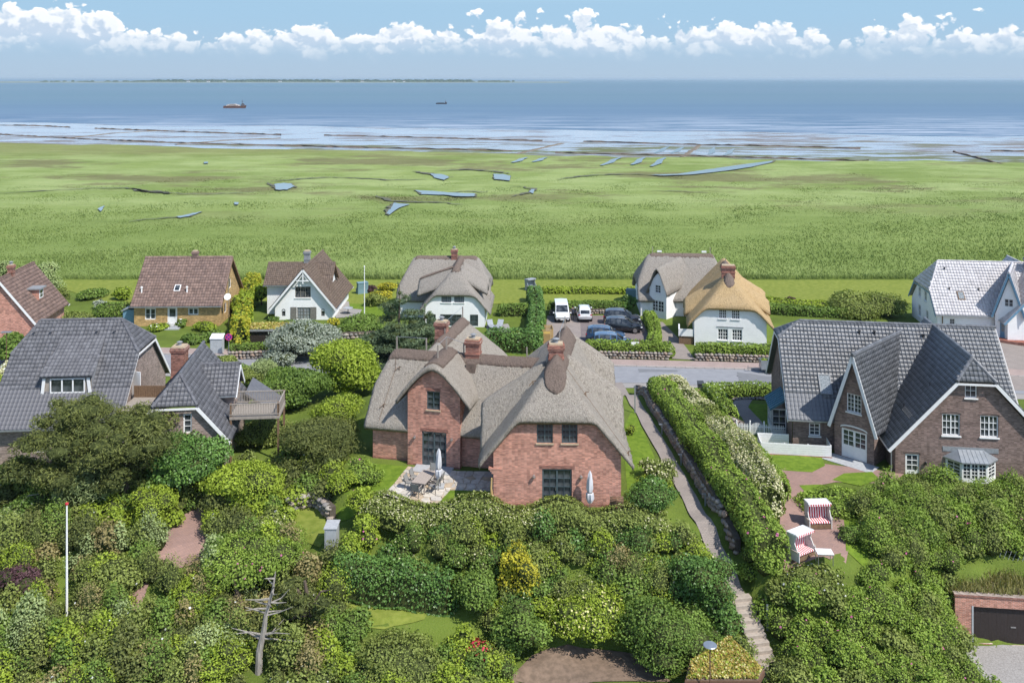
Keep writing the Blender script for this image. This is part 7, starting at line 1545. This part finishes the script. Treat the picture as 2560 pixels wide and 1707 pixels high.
def car(Mx, label, paint, kind):
    L, w_, S, iw, ig, ir, ax, wr = KIND[kind]; t = thing('parked_car' if kind == 'suv' else 'parked_van', label, 'car' if kind == 'suv' else 'van', Mx, 'cars in the paved car park')
    rows = []
    for x, zb, zl, zt_, tw in S:
        e = 1 - .16 * (abs(x) / (L / 2)) ** 6
        half = [(.84 * w_ * e, zb), (w_ * .99 * e, zb + .18), (w_ * e, .62 if zl > .7 else zb + .2), (w_ * .965 * e, zl), (w_ * tw / .92 * (1 if zt_ - zl > .3 else e), zt_)]
        c_ = zt_ + (.05 if zt_ - zl > .3 else .03)
        rows.append([(x, -y, z) for y, z in half] + [(x, 0, c_)] + [(x, y, z) for y, z in half[::-1]])
    n = 11; m = MB(); vs = [v for r in rows for v in r]; fs = [(i * n + k, i * n + k + 1, (i + 1) * n + k + 1, (i + 1) * n + k) for i in range(len(S) - 1) for k in range(n - 1)] + [(i * n + n - 1, i * n, (i + 1) * n, (i + 1) * n + n - 1) for i in range(len(S) - 1)]
    m.add(vs, fs + [tuple(range(n)), tuple(range((len(S) - 1) * n, len(S) * n))[::-1]]); body = m.build('body', paint, t, Mx, smooth=True)
    def panel(name, quad, mat, off=.008, shrink=.9):
        q = [Vector(v) for v in quad]; c_ = sum(q, Vector()) / len(q); nr = (q[1] - q[0]).cross(q[2] - q[0]).normalized()
        if nr.dot(c_ - Vector((0, 0, .9))) < 0: nr = -nr
        MB().add([c_ + (v - c_) * shrink + nr * off for v in q], [tuple(range(len(q)))]).build(name, mat, t, Mx)
    for i in range(1 if kind == 'suv' else 1, ig + 1):
        for k in (3, 6): panel('side_window', [rows[i][k], rows[i][k + 1], rows[i + 1][k + 1], rows[i + 1][k]], 'window_glass', .008, .86)
    a, b = rows[ig], rows[ig + 1]; panel('windscreen', [a[4], a[6], b[6], b[4]], 'window_glass', .055, .88)
    a, b = rows[ir], rows[ir + 1]; panel('rear_window', [a[4], a[6], b[6], b[4]], 'window_glass', .03 if kind == 'suv' else .008, .84)
    for x in ax:
        for y in (-1, 1):
            W_ = Mx @ Matrix.Translation((x, y * (w_ - .1), wr)) @ Matrix.Rotation(D(90), 4, 'X')
            o = MB().lathe([(wr * .6, -.11), (wr * .94, -.11), (wr, -.07), (wr, .07), (wr * .94, .11), (wr * .6, .11)], 20).build('wheel', 'tyre_rubber', t, W_, smooth=True)
            r2 = MB().lathe([(wr * .66, -.118), (wr * .66, .118)], 16)
            for k in range(5): a_ = k * 1.2566; r2.beam((0, 0, -y * .122), (math.cos(a_) * wr * .62, math.sin(a_) * wr * .62, -y * .122), .07, .02)
            r2.build('rim', 'alloy', o, W_)
    f = L / 2
    for y in (-1, 1):
        MB().box(f - .24, y * w_ * .72 - .17, .64, f - .02, y * w_ * .72 + .17, .78).build('headlight', 'lamp_clear', t, Mx, bevel=.03); MB().box(-f - .0, y * w_ * .78 - .13, .86, -f + .12, y * w_ * .78 + .13, 1.02 if kind == 'suv' else 1.35).build('taillight', 'lamp_red', t, Mx, bevel=.02)
        MB().box(.95 if kind == 'suv' else 1.5, y * (w_ + .1) - .1, 1.0, 1.12 if kind == 'suv' else 1.66, y * (w_ + .1) + .1, 1.14).build('wing_mirror', paint, t, Mx, bevel=.03)
    MB().box(f - .06, -.6, .36, f + .015, .6, .54).build('grille', 'black_metal', t, Mx); MB().box(f + .016, -.26, .40, f + .025, .26, .51).build('number_plate', 'plate_white', t, Mx); MB().box(-f - .01, -.26, .70, -f + .03, .26, .81).build('number_plate', 'plate_white', t, Mx)
    MB().box(-f + .01, -w_ * .8, .34, -f + .06, w_ * .8, .5).build('bumper', 'black_metal', t, Mx)
    if kind == 'suv':
        for y in (-.58, .58): MB().tube([(-1.5, y, 1.68), (-.6, y, 1.75), (.35, y, 1.66)], .02, 5).build('roof_rail', 'steel', t, Mx)
zc = .06
car(TR(6.2, 114.6, zc, D(-90)), 'white van facing the street beside the clipped hedge', 'paint_white', 'van'); car(TR(9.0, 114.6, zc, D(90)), 'white car with its tail to the street beside the van', 'paint_white', 'suv')
car(TR(13.5, 112.3, zc, D(-8)), 'dark grey car parked beside the white wall of the grey thatched house', 'paint_dark', 'suv'); car(TR(13.2, 108.6, zc, D(-5)), 'black car with bright rims in the middle of the car park', 'paint_black', 'suv'); car(TR(10.7, 104.6, zc, D(-6)), 'dark blue car partly hidden by the lighter blue car', 'paint_blue', 'suv'); car(TR(11.2, 101.9, zc, D(-5)), 'steel blue car behind the street hedge', 'paint_steel', 'suv')
# trailer loaded with clippings
TL = TR(26.2, 93.6, .05, D(-3)); t = thing('car_trailer', 'grey box trailer filled with green clippings at the street edge', 'trailer', TL)
for i, b in enumerate(((-.8, -.55, .45, .8, -.51, 1.3), (-.8, .51, .45, .8, .55, 1.3), (-.8, -.51, .45, -.76, .51, 1.3), (.76, -.51, .45, .8, .51, 1.3))): MB().box(*b).build('side_panel', 'zinc', t, TL)
MB().box(-.8, -.55, .38, .8, .55, .449).build('floor', 'zinc', t, TL); MB().beam((-.8, 0, .4), (-2.1, 0, .38), .07, .07).build('drawbar', 'steel', t, TL); MB().tube([(-2.0, .1, 0), (-2.0, .1, .6)], .03, 6).build('jockey_stand', 'steel', t, TL)
for y in (-.68, .68): MB().lathe([(.15, -.07), (.27, -.07), (.27, .07), (.15, .07)], 14).build('wheel', 'tyre_rubber', t, TL @ Matrix.Translation((0, y, .27)) @ Matrix.Rotation(D(90), 4, 'X'), smooth=True)
tag(link(bpy.data.objects.new('clippings', lump_mesh('clippings', [(26.2 + x, 93.6, 1.15, .35, .45, .3, .7) for x in (-.45, 0, .45)], ('leaf_lime',), .15, 90))), 'heap of green garden clippings in the grey trailer', 'clippings', kind='stuff')
# person beside the van
def person_mat():
    m, T = base_mat('person_clothing'); z = T.n('ShaderNodeSeparateXYZ', {0: oc(T)}).outputs[2]
    c_ = T.mix(T.m('GREATER_THAN', z, .92), (.02, .022, .03), (.035, .04, .055)); c_ = T.mix(T.m('GREATER_THAN', z, 1.46), c_, (.5, .32, .25)); finish(T, c_, .8, .2)
person_mat(); M('dark_hair', (.03, .02, .015), None, 20)
PM = TR(7.55, 113.6, zc, D(20)); pv = [(0, 0, .95), (0, 0, 1.15), (0, 0, 1.38), (0, -.01, 1.5), (0, -.02, 1.6), (0, -.02, 1.72), (.1, 0, .88), (.12, -.03, .5), (.12, .02, .08), (.12, -.13, .04), (-.1, 0, .88), (-.12, -.02, .5), (-.13, .03, .08), (-.13, -.12, .04), (.19, 0, 1.4), (.26, .02, 1.12), (.22, -.16, .95), (.2, -.24, .92), (-.19, 0, 1.4), (-.27, .02, 1.12), (-.25, -.06, .86), (-.25, -.1, .78)]
pe = [(0, 1), (1, 2), (2, 3), (3, 4), (4, 5), (0, 6), (6, 7), (7, 8), (8, 9), (0, 10), (10, 11), (11, 12), (12, 13), (2, 14), (14, 15), (15, 16), (16, 17), (2, 18), (18, 19), (19, 20), (20, 21)]
pr = [.15, .14, .16, .06, .09, .07, .1, .065, .05, .04, .1, .065, .05, .04, .07, .05, .04, .035, .07, .05, .04, .035]
me = bpy.data.meshes.new('person'); me.from_pydata(pv, pe, []); me.materials.append(MAT['person_clothing']); po = tag(link(bpy.data.objects.new('person', me), None, PM), 'person in dark clothes standing between the white van and white car', 'person')
md = po.modifiers.new('skin', 'SKIN'); sk = me.skin_vertices[0].data if me.skin_vertices else None
if sk is None:
    bm_ = bmesh.new(); bm_.from_mesh(me); bm_.verts.layers.skin.verify(); bm_.to_mesh(me); bm_.free(); sk = me.skin_vertices[0].data
for v_, r_ in zip(sk, pr): v_.radius = (r_, r_ * .8)
sk[0].use_root = True; po.modifiers.new('smooth', 'SUBSURF').levels = 1
MB().lathe([(.02, 1.80), (.09, 1.76), (.105, 1.68), (.1, 1.60)], 12, (0, .01, 0)).build('hair', 'dark_hair', po, PM, smooth=True)

# ------------------------------------------------------------------ poles, lamps, signs, cabinets, bins
def flagpole(p, h, label, tip):
    t = thing('flagpole', label, 'flagpole', TR(*p), 'flagpoles'); MB().tube([(0, 0, -.2), (0, 0, h)], [.075, .045], 10).build('pole', 'white_paint', t, TR(*p), smooth=True); MB().lathe([(.05, h), (.1, h + .03), (.1, h + .12), (.03, h + .16)], 10).build('pole_cap', tip, t, TR(*p))
M('red_paint', (.55, .04, .06), None, 5, .5); M('rust_steel', (.16, .09, .06), None, 8, .7)
p = GR(167, 1538); flagpole((p.x, p.y, g(p.x, p.y)), (1538 - 1262) * p.y / F, 'white flagpole with red cap among the shrubs', 'red_paint'); p = GZ(911, 792, 0); flagpole((p.x, p.y, g(p.x, p.y)), (792 - 668) * p.y / F, 'white flagpole in the garden of the white cottage', 'white_paint')
LP = GZ(1775, 1800, -3.0); LM = TR(LP.x, LP.y, -3.2); t = thing('garden_lamp', 'disc topped lamp post beside the planted flat roof', 'lamp', LM); hL = 3.2 + CH - (1613 - VH) / F * LP.y
MB().tube([(0, 0, -.3), (0, 0, hL)], .035, 8).build('post', 'rust_steel', t, LM); MB().lathe([(.05, hL - .06), (.34, hL), (.36, hL + .03), (.32, hL + .06)], 24).build('lamp_disc', 'zinc', t, LM)
SM = TR(*GZ(16, 905, 1.3)[:]); t = thing('garden_lamp', 'flat topped lamp post beside the dormer house', 'lamp', SM); MB().tube([(0, 0, -.3), (0, 0, 3.0)], .035, 8).build('post', 'rust_steel', t, SM); MB().box(-.5, -.2, 3.0, .5, .2, 3.08).build('lamp_head', 'zinc', t, SM)
def bollard(x, y, h, label, hook=True):
    m_ = TR(x, y, g(x, y)); t = thing('path_light', label, 'lamp', m_, 'lights along the garden path'); MB().box(-.05, -.05, -.2, .05, .05, h).build('post', 'zinc', t, m_)
    if hook: MB().box(-.22, -.06, h - .01, .06, .06, h + .05).build('lamp_head', 'zinc', t, m_)
for x, y in ((11.8, 72), (12.35, 66.8), (13.0, 61.5), (14.9, 54.0)): bollard(x, y, .75, 'small grey path light under the stone wall')
bollard(10.35, 77.0, 2.3, 'tall bare grey post beside the garden path', False); bollard(13.0, 51.9, .9, 'short grey post beside the steps', False); bollard(14.9, 53.4, 1.5, 'grey post at the head of the steps', False)
HM = TR(*GR(830, 1366).xy, g(*GR(830, 1366).xy)); t = thing('utility_cabinet', 'grey metal cabinet on the small sloping lawn', 'cabinet', HM); M('cabinet_grey', (.42, .44, .45), (.36, .38, .39), 3, .5, .4, .05)
MB().box(-.36, -.55, 0, .36, .55, 1.35).build('body', 'cabinet_grey', t, HM); MB().box(-.42, -.6, 1.352, .42, .6, 1.42).build('lid', 'grey_step', t, HM); MB().box(-.3, -.57, .1, .3, -.553, 1.25).build('door', 'cabinet_grey', t, HM); MB().box(.2, -.6, .6, .23, -.571, .75).build('handle', 'black_metal', t, HM)
UM = TR(*GZ(543, 884, 0)); t = thing('utility_box', 'tall grey utility box with sloping lid beside the street wall', 'cabinet', UM); MB().box(-.65, -.4, 0, .65, .4, 1.75).build('body', 'cabinet_grey', t, UM); MB().slab([(-.7, -.5, 1.76), (.7, -.5, 1.76), (.7, .45, 2.1), (-.7, .45, 2.1)], .08).build('lid', 'white_paint', t, UM); MB().box(-.6, -.42, .15, -.02, -.402, 1.6).build('door', 'cabinet_grey', t, UM); MB().box(.02, -.42, .15, .6, -.402, 1.6).build('door', 'cabinet_grey', t, UM)
# round no-stopping sign
def sign_mat():
    m, T = base_mat('round_sign'); s = T.n('ShaderNodeSeparateXYZ', {0: oc(T)}); x, z = s.outputs[0], s.outputs[2]
    r2 = T.m('SQRT', T.m('ADD', T.m('MULTIPLY', x, x), T.m('MULTIPLY', z, z))); ring = T.m('GREATER_THAN', r2, .30)
    dg = T.m('LESS_THAN', T.m('ABSOLUTE', T.m('SUBTRACT', x, z)), .07); dg2 = T.m('LESS_THAN', T.m('ABSOLUTE', T.m('ADD', x, z)), .07)
    finish(T, T.mix(T.m('MAXIMUM', ring, T.m('MAXIMUM', dg, dg2)), (.05, .04, .22), (.62, .05, .22)), .4, .4)
sign_mat(); SG = TR(*GZ(572, 893, 0)); t = thing('road_sign', 'round red and blue no stopping sign on a grey post', 'road sign', SG)
MB().tube([(0, 0, -.2), (0, 0, 2.55)], .03, 8).build('post', 'zinc', t, SG); MB().lathe([(.38, 0), (.38, .02)], 28).build('sign_disc', 'round_sign', t, SG @ Matrix.Translation((0, -.05, 2.2)) @ Matrix.Rotation(D(90), 4, 'X') @ Matrix.Rotation(D(0), 4, 'Z'))
t.children[-1].data.transform(Matrix.Rotation(D(90), 4, 'X')); t.children[-1].matrix_basis = SG @ Matrix.Translation((0, -.05, 2.2))
NM = TR(*GZ(1588, 894, 0).xy, .4); t = thing('notice_board', 'small white notice board in the street hedge', 'sign', NM); MB().box(-.42, -.03, .85, .42, 0, 1.3).build('panel', 'white_paint', t, NM); MB().box(.43, -.05, 0, .51, .03, 1.6).build('post', 'brown_wood', t, NM)
BM = TR(18.0, 87.2, g(18, 87.2)); t = thing('rubbish_bin', 'dark grey wheeled rubbish bin beside the street', 'bin', BM); M('bin_grey', (.06, .065, .07), None, 5, .5)
MB().add([(-.24, -.28, .06), (.24, -.28, .06), (.24, .22, .06), (-.24, .22, .06), (-.29, -.33, .95), (.29, -.33, .95), (.29, .33, .95), (-.29, .33, .95)], [(0, 3, 2, 1), (4, 5, 6, 7), (0, 1, 5, 4), (1, 2, 6, 5), (2, 3, 7, 6), (3, 0, 4, 7)]).build('body', 'bin_grey', t, BM); MB().slab([(-.31, -.36, .96), (.31, -.36, .96), (.31, .36, 1.06), (-.31, .36, 1.06)], .04).build('lid', 'bin_grey', t, BM)
for x in (-.24, .24): MB().lathe([(.1, -.03), (.1, .03)], 12).build('wheel', 'tyre_rubber', t, BM @ Matrix.Translation((x, .28, .1)) @ Matrix.Rotation(D(90), 4, 'Y'))
# slatted bin shelter with yellow lidded bin
EM = TR(4.0, 104.6, .05, D(2)); t = thing('slatted_shelter', 'new timber slatted bin shelter beside the clipped hedge', 'shelter', EM); M('new_timber', (.52, .36, .16), (.42, .28, .12), 9, .8, .2, .2, st=(1, 1, .2))
sl_ = MB().box(-.045, -.015, 0, .045, .015, 1.6).mesh('slat', 'new_timber')
for i in range(10): link(bpy.data.objects.new('slat', sl_), t, EM @ TR(-.6 + .13 * i, -.9, 0)); link(bpy.data.objects.new('slat', sl_), t, EM @ TR(-.6 + .13 * i, .95, 0))
for i in range(14): link(bpy.data.objects.new('slat', sl_), t, EM @ TR(.64, -.85 + .135 * i, 0, D(90)))
for z in (.3, 1.3):
    for y in (-.87, .92): MB().box(-.65, y, z, .62, y + .04, z + .08).build('rail', 'new_timber', t, EM)
M('yellow_plastic', (.75, .52, .02), None, 5, .5); EM2 = EM @ TR(0, -.3, 0); t = thing('recycling_bin', 'yellow lidded bin inside the slatted shelter', 'bin', EM2); MB().box(-.35, -.3, 0, .35, .3, 1.0).build('body', 'bin_grey', t, EM2); MB().slab([(-.38, -.34, 1.02), (.38, -.34, 1.02), (.38, .34, 1.1), (-.38, .34, 1.1)], .06).build('lid', 'yellow_plastic', t, EM2)
# steps beside the rose thicket
M('step_stone', (.42, .36, .30), (.33, .28, .235), 4, .9); a_, b_ = Vector((13.65, 54.9, -1.0)), Vector((14.35, 51.2, -3.15)); AX = math.atan2(b_.y - a_.y, b_.x - a_.x)
t = thing('garden_steps', 'flight of worn stone steps going up beside the rose thicket', 'steps', TR(*b_))
for i in range(11):
    f = i / 10; c_ = a_.lerp(b_, f + (.06 if i > 4 else 0) * 0); MB().box(-.05, -.62, -.35, .42 if i != 4 else .5, .62, 0).build('step', 'step_stone', t, TR(c_.x, c_.y, c_.z + .08, AX), bevel=.015)
# garage built into the bank, with grass on its roof
GM = TR(26.5, 54.7, -3.6, D(-7)); t = thing('bank_garage', 'brick garage set in the bank with dark door and grassy roof', 'garage', GM)
wall(t, GM, [(0, 2.75), (9, 2.75)], [(1.05, 5.6, 0, 2.15)], 'red_brick', -.3, 'front_wall', .25); wall(t, GM @ TR(0, 4, 0, D(-90)), [(0, 2.75), (4, 2.75)], [], 'red_brick', -.3, 'side_wall')
MB().box(-.05, -.06, 2.752, 9, .3, 2.86).build('parapet', 'chimney_brick', t, GM); M('garage_brown', (.045, .035, .032), None, 6, .6)
for i in range(30): MB().box(1.06 + .151 * i, .16, .02, 1.205 + .151 * i, .2, 2.14).build('plank', 'garage_brown', t, GM)
MB().box(.95, -.02, 0, 1.05, .1, 2.2).build('door_frame', 'cabinet_grey', t, GM); MB().box(3.2, .13, .95, 3.5, .158, 1.02).build('handle', 'steel', t, GM); MB().box(0, .3, 2.45, 9, 4.2, 2.72).build('roof_slab', 'earth', t, GM)
V = []
n_ = 5200; xx, yy = rng.uniform(-.2, 9, n_), rng.uniform(.2, 4.6, n_); hh = rng.uniform(.2, .6, n_); an = rng.uniform(0, 6.28, n_)
V = np.stack([np.stack([xx - .05 * np.cos(an), yy - .05 * np.sin(an), 2.7 + 0 * xx], -1), np.stack([xx + .05 * np.cos(an), yy + .05 * np.sin(an), 2.7 + 0 * xx], -1), np.stack([xx + rng.normal(0, .15, n_), yy + rng.normal(-.05, .15, n_), 2.7 + hh], -1)], 1).reshape(-1, 3)
leafm('dry_grass', (.16, .17, .05), (.40, .36, .15)); tag(link(bpy.data.objects.new('roof_grass', arr_mesh('roof_grass', V, np.arange(len(V)).reshape(-1, 3), 'dry_grass', attr=rng.random(len(V)))), None, GM), 'dry long grass growing on the garage roof', 'grass', kind='stuff')
WF = TR(28.2, 58.2, -.55, D(-9)); t = thing('lattice_fence', 'low wire fence with slanting pale rods above the garage roof', 'fence', WF)
for z in (.15, .75): MB().beam((0, 0, z), (8, 0, z), .04, .04).build('fence_rail', 'black_metal', t, WF)
for i in range(28): MB().beam((.28 * i, -.03, .1), (.28 * i + .25, -.03, .8), .035, .02).build('rod', 'cabinet_grey', t, WF)
# planted flat roof beside the steps
RM = I4; q = [P3(1824, 1590, 51.0), P3(1912, 1676, 49.2), P3(1860, 1760, 46.6), P3(1690, 1730, 46.6), P3(1722, 1668, 48.6)]; zq = -1.15
q = [GZ(u, v, -1.25) for u, v in ((1824, 1590), (1912, 1676), (1898, 1702), (1712, 1702), (1724, 1655))]
t = thing('planted_roof', 'flat roof planted with yellow and red stonecrop beside the steps', 'roof', TR(q[0].x, q[0].y, -3)); MB().slab(q, .25, (0, 0, -1)).build('roof_slab', 'rust_steel', t); c_ = sum(q, Vector()) / 5; MB().slab([c_ + (p - c_) * .96 + Vector((0, 0, .05)) for p in q], .1, (0, 0, -1)).build('soil', 'earth', t); MB().slab([c_ + (p - c_) * .9 - Vector((0, 0, .26)) for p in q], 2.2, (0, 0, -1)).build('walls', 'brown_wood', t)
n_ = 9000; px = rng.uniform(min(p.x for p in q), max(p.x for p in q), n_); py = rng.uniform(min(p.y for p in q), max(p.y for p in q), n_); k = inside([(c_ + (p - c_) * .95).xy[:] for p in q], px, py); px, py = px[k], py[k]; V = leaf_quads(np.stack([px, py, np.full(len(px), -1.16) + rng.uniform(0, .1, len(px))], -1), np.tile([0, 0, 1.], (len(px), 1)), .12, .6, .5)
so_ = link(bpy.data.objects.new('stonecrop', arr_mesh('stonecrop', V, np.arange(len(V)).reshape(-1, 4), ['sedum', 'leaf_lime', 'petal_yellow'], rng.choice(3, len(px), p=[.62, .26, .12]), np.repeat(np.clip(.5 + .5 * nz(px, py, 2, 3), 0, 1), 4))), t); tag(so_, kind='stuff')
# street garage with planted roof before the cottage
KM = TR(*GZ(617, 862, 0).xy, .05, D(2)); t = thing('street_garage', 'low brown timber garage with red stonecrop roof before the cottage', 'garage', KM)
for i in range(22): MB().box(.1 + .2 * i, 0, 0, .285 + .2 * i, .06, 1.45).build('plank', 'garage_brown', t, KM)
MB().box(.05, .07, 0, 4.55, 2.4, 1.5).build('walls', 'brown_wood', t, KM); MB().box(-.1, -.25, 1.51, 4.75, 2.6, 1.72).build('roof_slab', 'lead_grey', t, KM); n_ = 2600; px, py = rng.uniform(-.05, 4.7, n_), rng.uniform(-.2, 2.55, n_); V = leaf_quads(np.stack([px, py, np.full(n_, 1.74) + rng.uniform(0, .1, n_)], -1), np.tile([0, 0, 1.], (n_, 1)), .2, .6, .5); tag(link(bpy.data.objects.new('stonecrop', arr_mesh('stonecrop', V, np.arange(len(V)).reshape(-1, 4), ['sedum', 'leaf_lime', 'petal_yellow'], rng.choice(3, n_, p=[.6, .2, .2]), np.repeat(np.clip(.5 + .5 * nz(px, py, 2, 5), 0, 1), 4))), t, KM), kind='stuff')
# terraces of the back row
drape('terrace', [GZ(u, v, 0).xy[:] for u, v in ((835, 775), (838, 755), (872, 754), (875, 772), (905, 775), (895, 792), (840, 796))], 'gravel', .06, label='pale paved terrace beside the white cottage', cat='terrace')
QM = TR(*GZ(870, 785, 0).xy, .07); t = thing('round_table', 'round grey garden table on the cottage terrace', 'table', QM); MB().lathe([(.62, .70), (.64, .72), (.64, .74), (.6, .75)], 24).build('table_top', 'cabinet_grey', t, QM); MB().tube([(0, 0, .03), (0, 0, .7)], .05, 8).build('stem', 'black_metal', t, QM); MB().lathe([(.3, 0), (.28, .03)], 16).build('base', 'black_metal', t, QM)
for u, v, a_, lb in ((1228, 822, 15, 'grey lounger beside the white thatched house wall'), (1248, 822, -12, 'grey lounger beside the clipped hedge block')):
    lm = TR(*GZ(u, v, 0).xy, .06, D(a_)); t = thing('sun_lounger', lb, 'lounger', lm, 'loungers on the terrace'); MB().box(-.35, -1.0, .28, .35, .3, .38).build('mattress', 'canvas_grey', t, lm); MB().slab([(-.35, .3, .38), (.35, .3, .38), (.35, .95, .85), (-.35, .95, .85)], .1).build('backrest', 'canvas_grey', t, lm)
    for x in (-.33, .27):
        for y in (-.95, .75): MB().box(x, y, 0, x + .06, y + .06, .28).build('leg', 'teak', t, lm)
drape('terrace', [GZ(u, v, 0).xy[:] for u, v in ((1215, 815), (1270, 810), (1280, 830), (1220, 836))], 'gravel', .05, label='small terrace with loungers beside the clipped hedge', cat='terrace')
bm2 = TR(*GR(60, 1310).xy, g(*GR(60, 1310).xy)); t = thing('dead_branch', 'bare pale arched branch above the shrubs', 'branch', bm2); MB().tube([(-.3, 0, 0), (-.2, 0, 1.4), (.3, 0, 1.9), (1.0, 0, 2.0)], [.05, .04, .03, .012], 6).build('bough', 'dead_bark', t, bm2)
FX = TR(-22.0, 91.2, .04, D(3)); t = thing('handrail', 'white tubular handrail among the trees beside the street', 'handrail', TR(*P3(745, 985, 84))); h_ = P3(745, 985, 84); MB().tube([(0, 0, -2.5), (0, 0, 0), (.55, .2, .45), (1.0, .2, .5)], .05, 6).build('rail', 'white_paint', t, TR(*h_))
# carved pale post at the wing corner, woven basket and slate by the wing
CP = Rw @ TR(-.12, -.35, 0); t = thing('carved_post', 'pale knotty timber post at the corner of the brick gable', 'post', CP); MB().tube([(0, 0, 0), (.03, .02, .8), (-.02, 0, 1.3), (.02, 0, 1.95)], [.07, .09, .07, .05], 8).build('shaft', 'new_timber', t, CP, smooth=True)
WB = Rw @ TR(8.0, -.6, .0); t = thing('log_bundle', 'bundle of woven brown branches at the gable corner', 'branches', WB)
for i in range(16): z = .08 + .055 * i; MB().tube([(-.4, rnd.uniform(-.1, .1), z), (0, rnd.uniform(-.25, -.1), z + rnd.uniform(-.03, .08)), (.45, rnd.uniform(-.1, .1), z)], .035, 5).build('twig', 'brown_wood', t, WB)

# ------------------------------------------------------------------ thin sea haze over everything
hm = bpy.data.materials.new('haze'); hm.use_nodes = True; T = NT(hm.node_tree); MAT['haze'] = hm
T.n('ShaderNodeOutputMaterial', {'Volume': T.n('ShaderNodeVolumePrincipled', {'Color': (.74, .90, 1.0), 'Density': 5.2e-5, 'Anisotropy': .2}).outputs[0]})
tag(MB().box(-95000, -200, -6.5, 95000, 95000, 40).build('haze', 'haze'), 'thin pale sea haze over marsh and water', 'haze', kind='stuff')
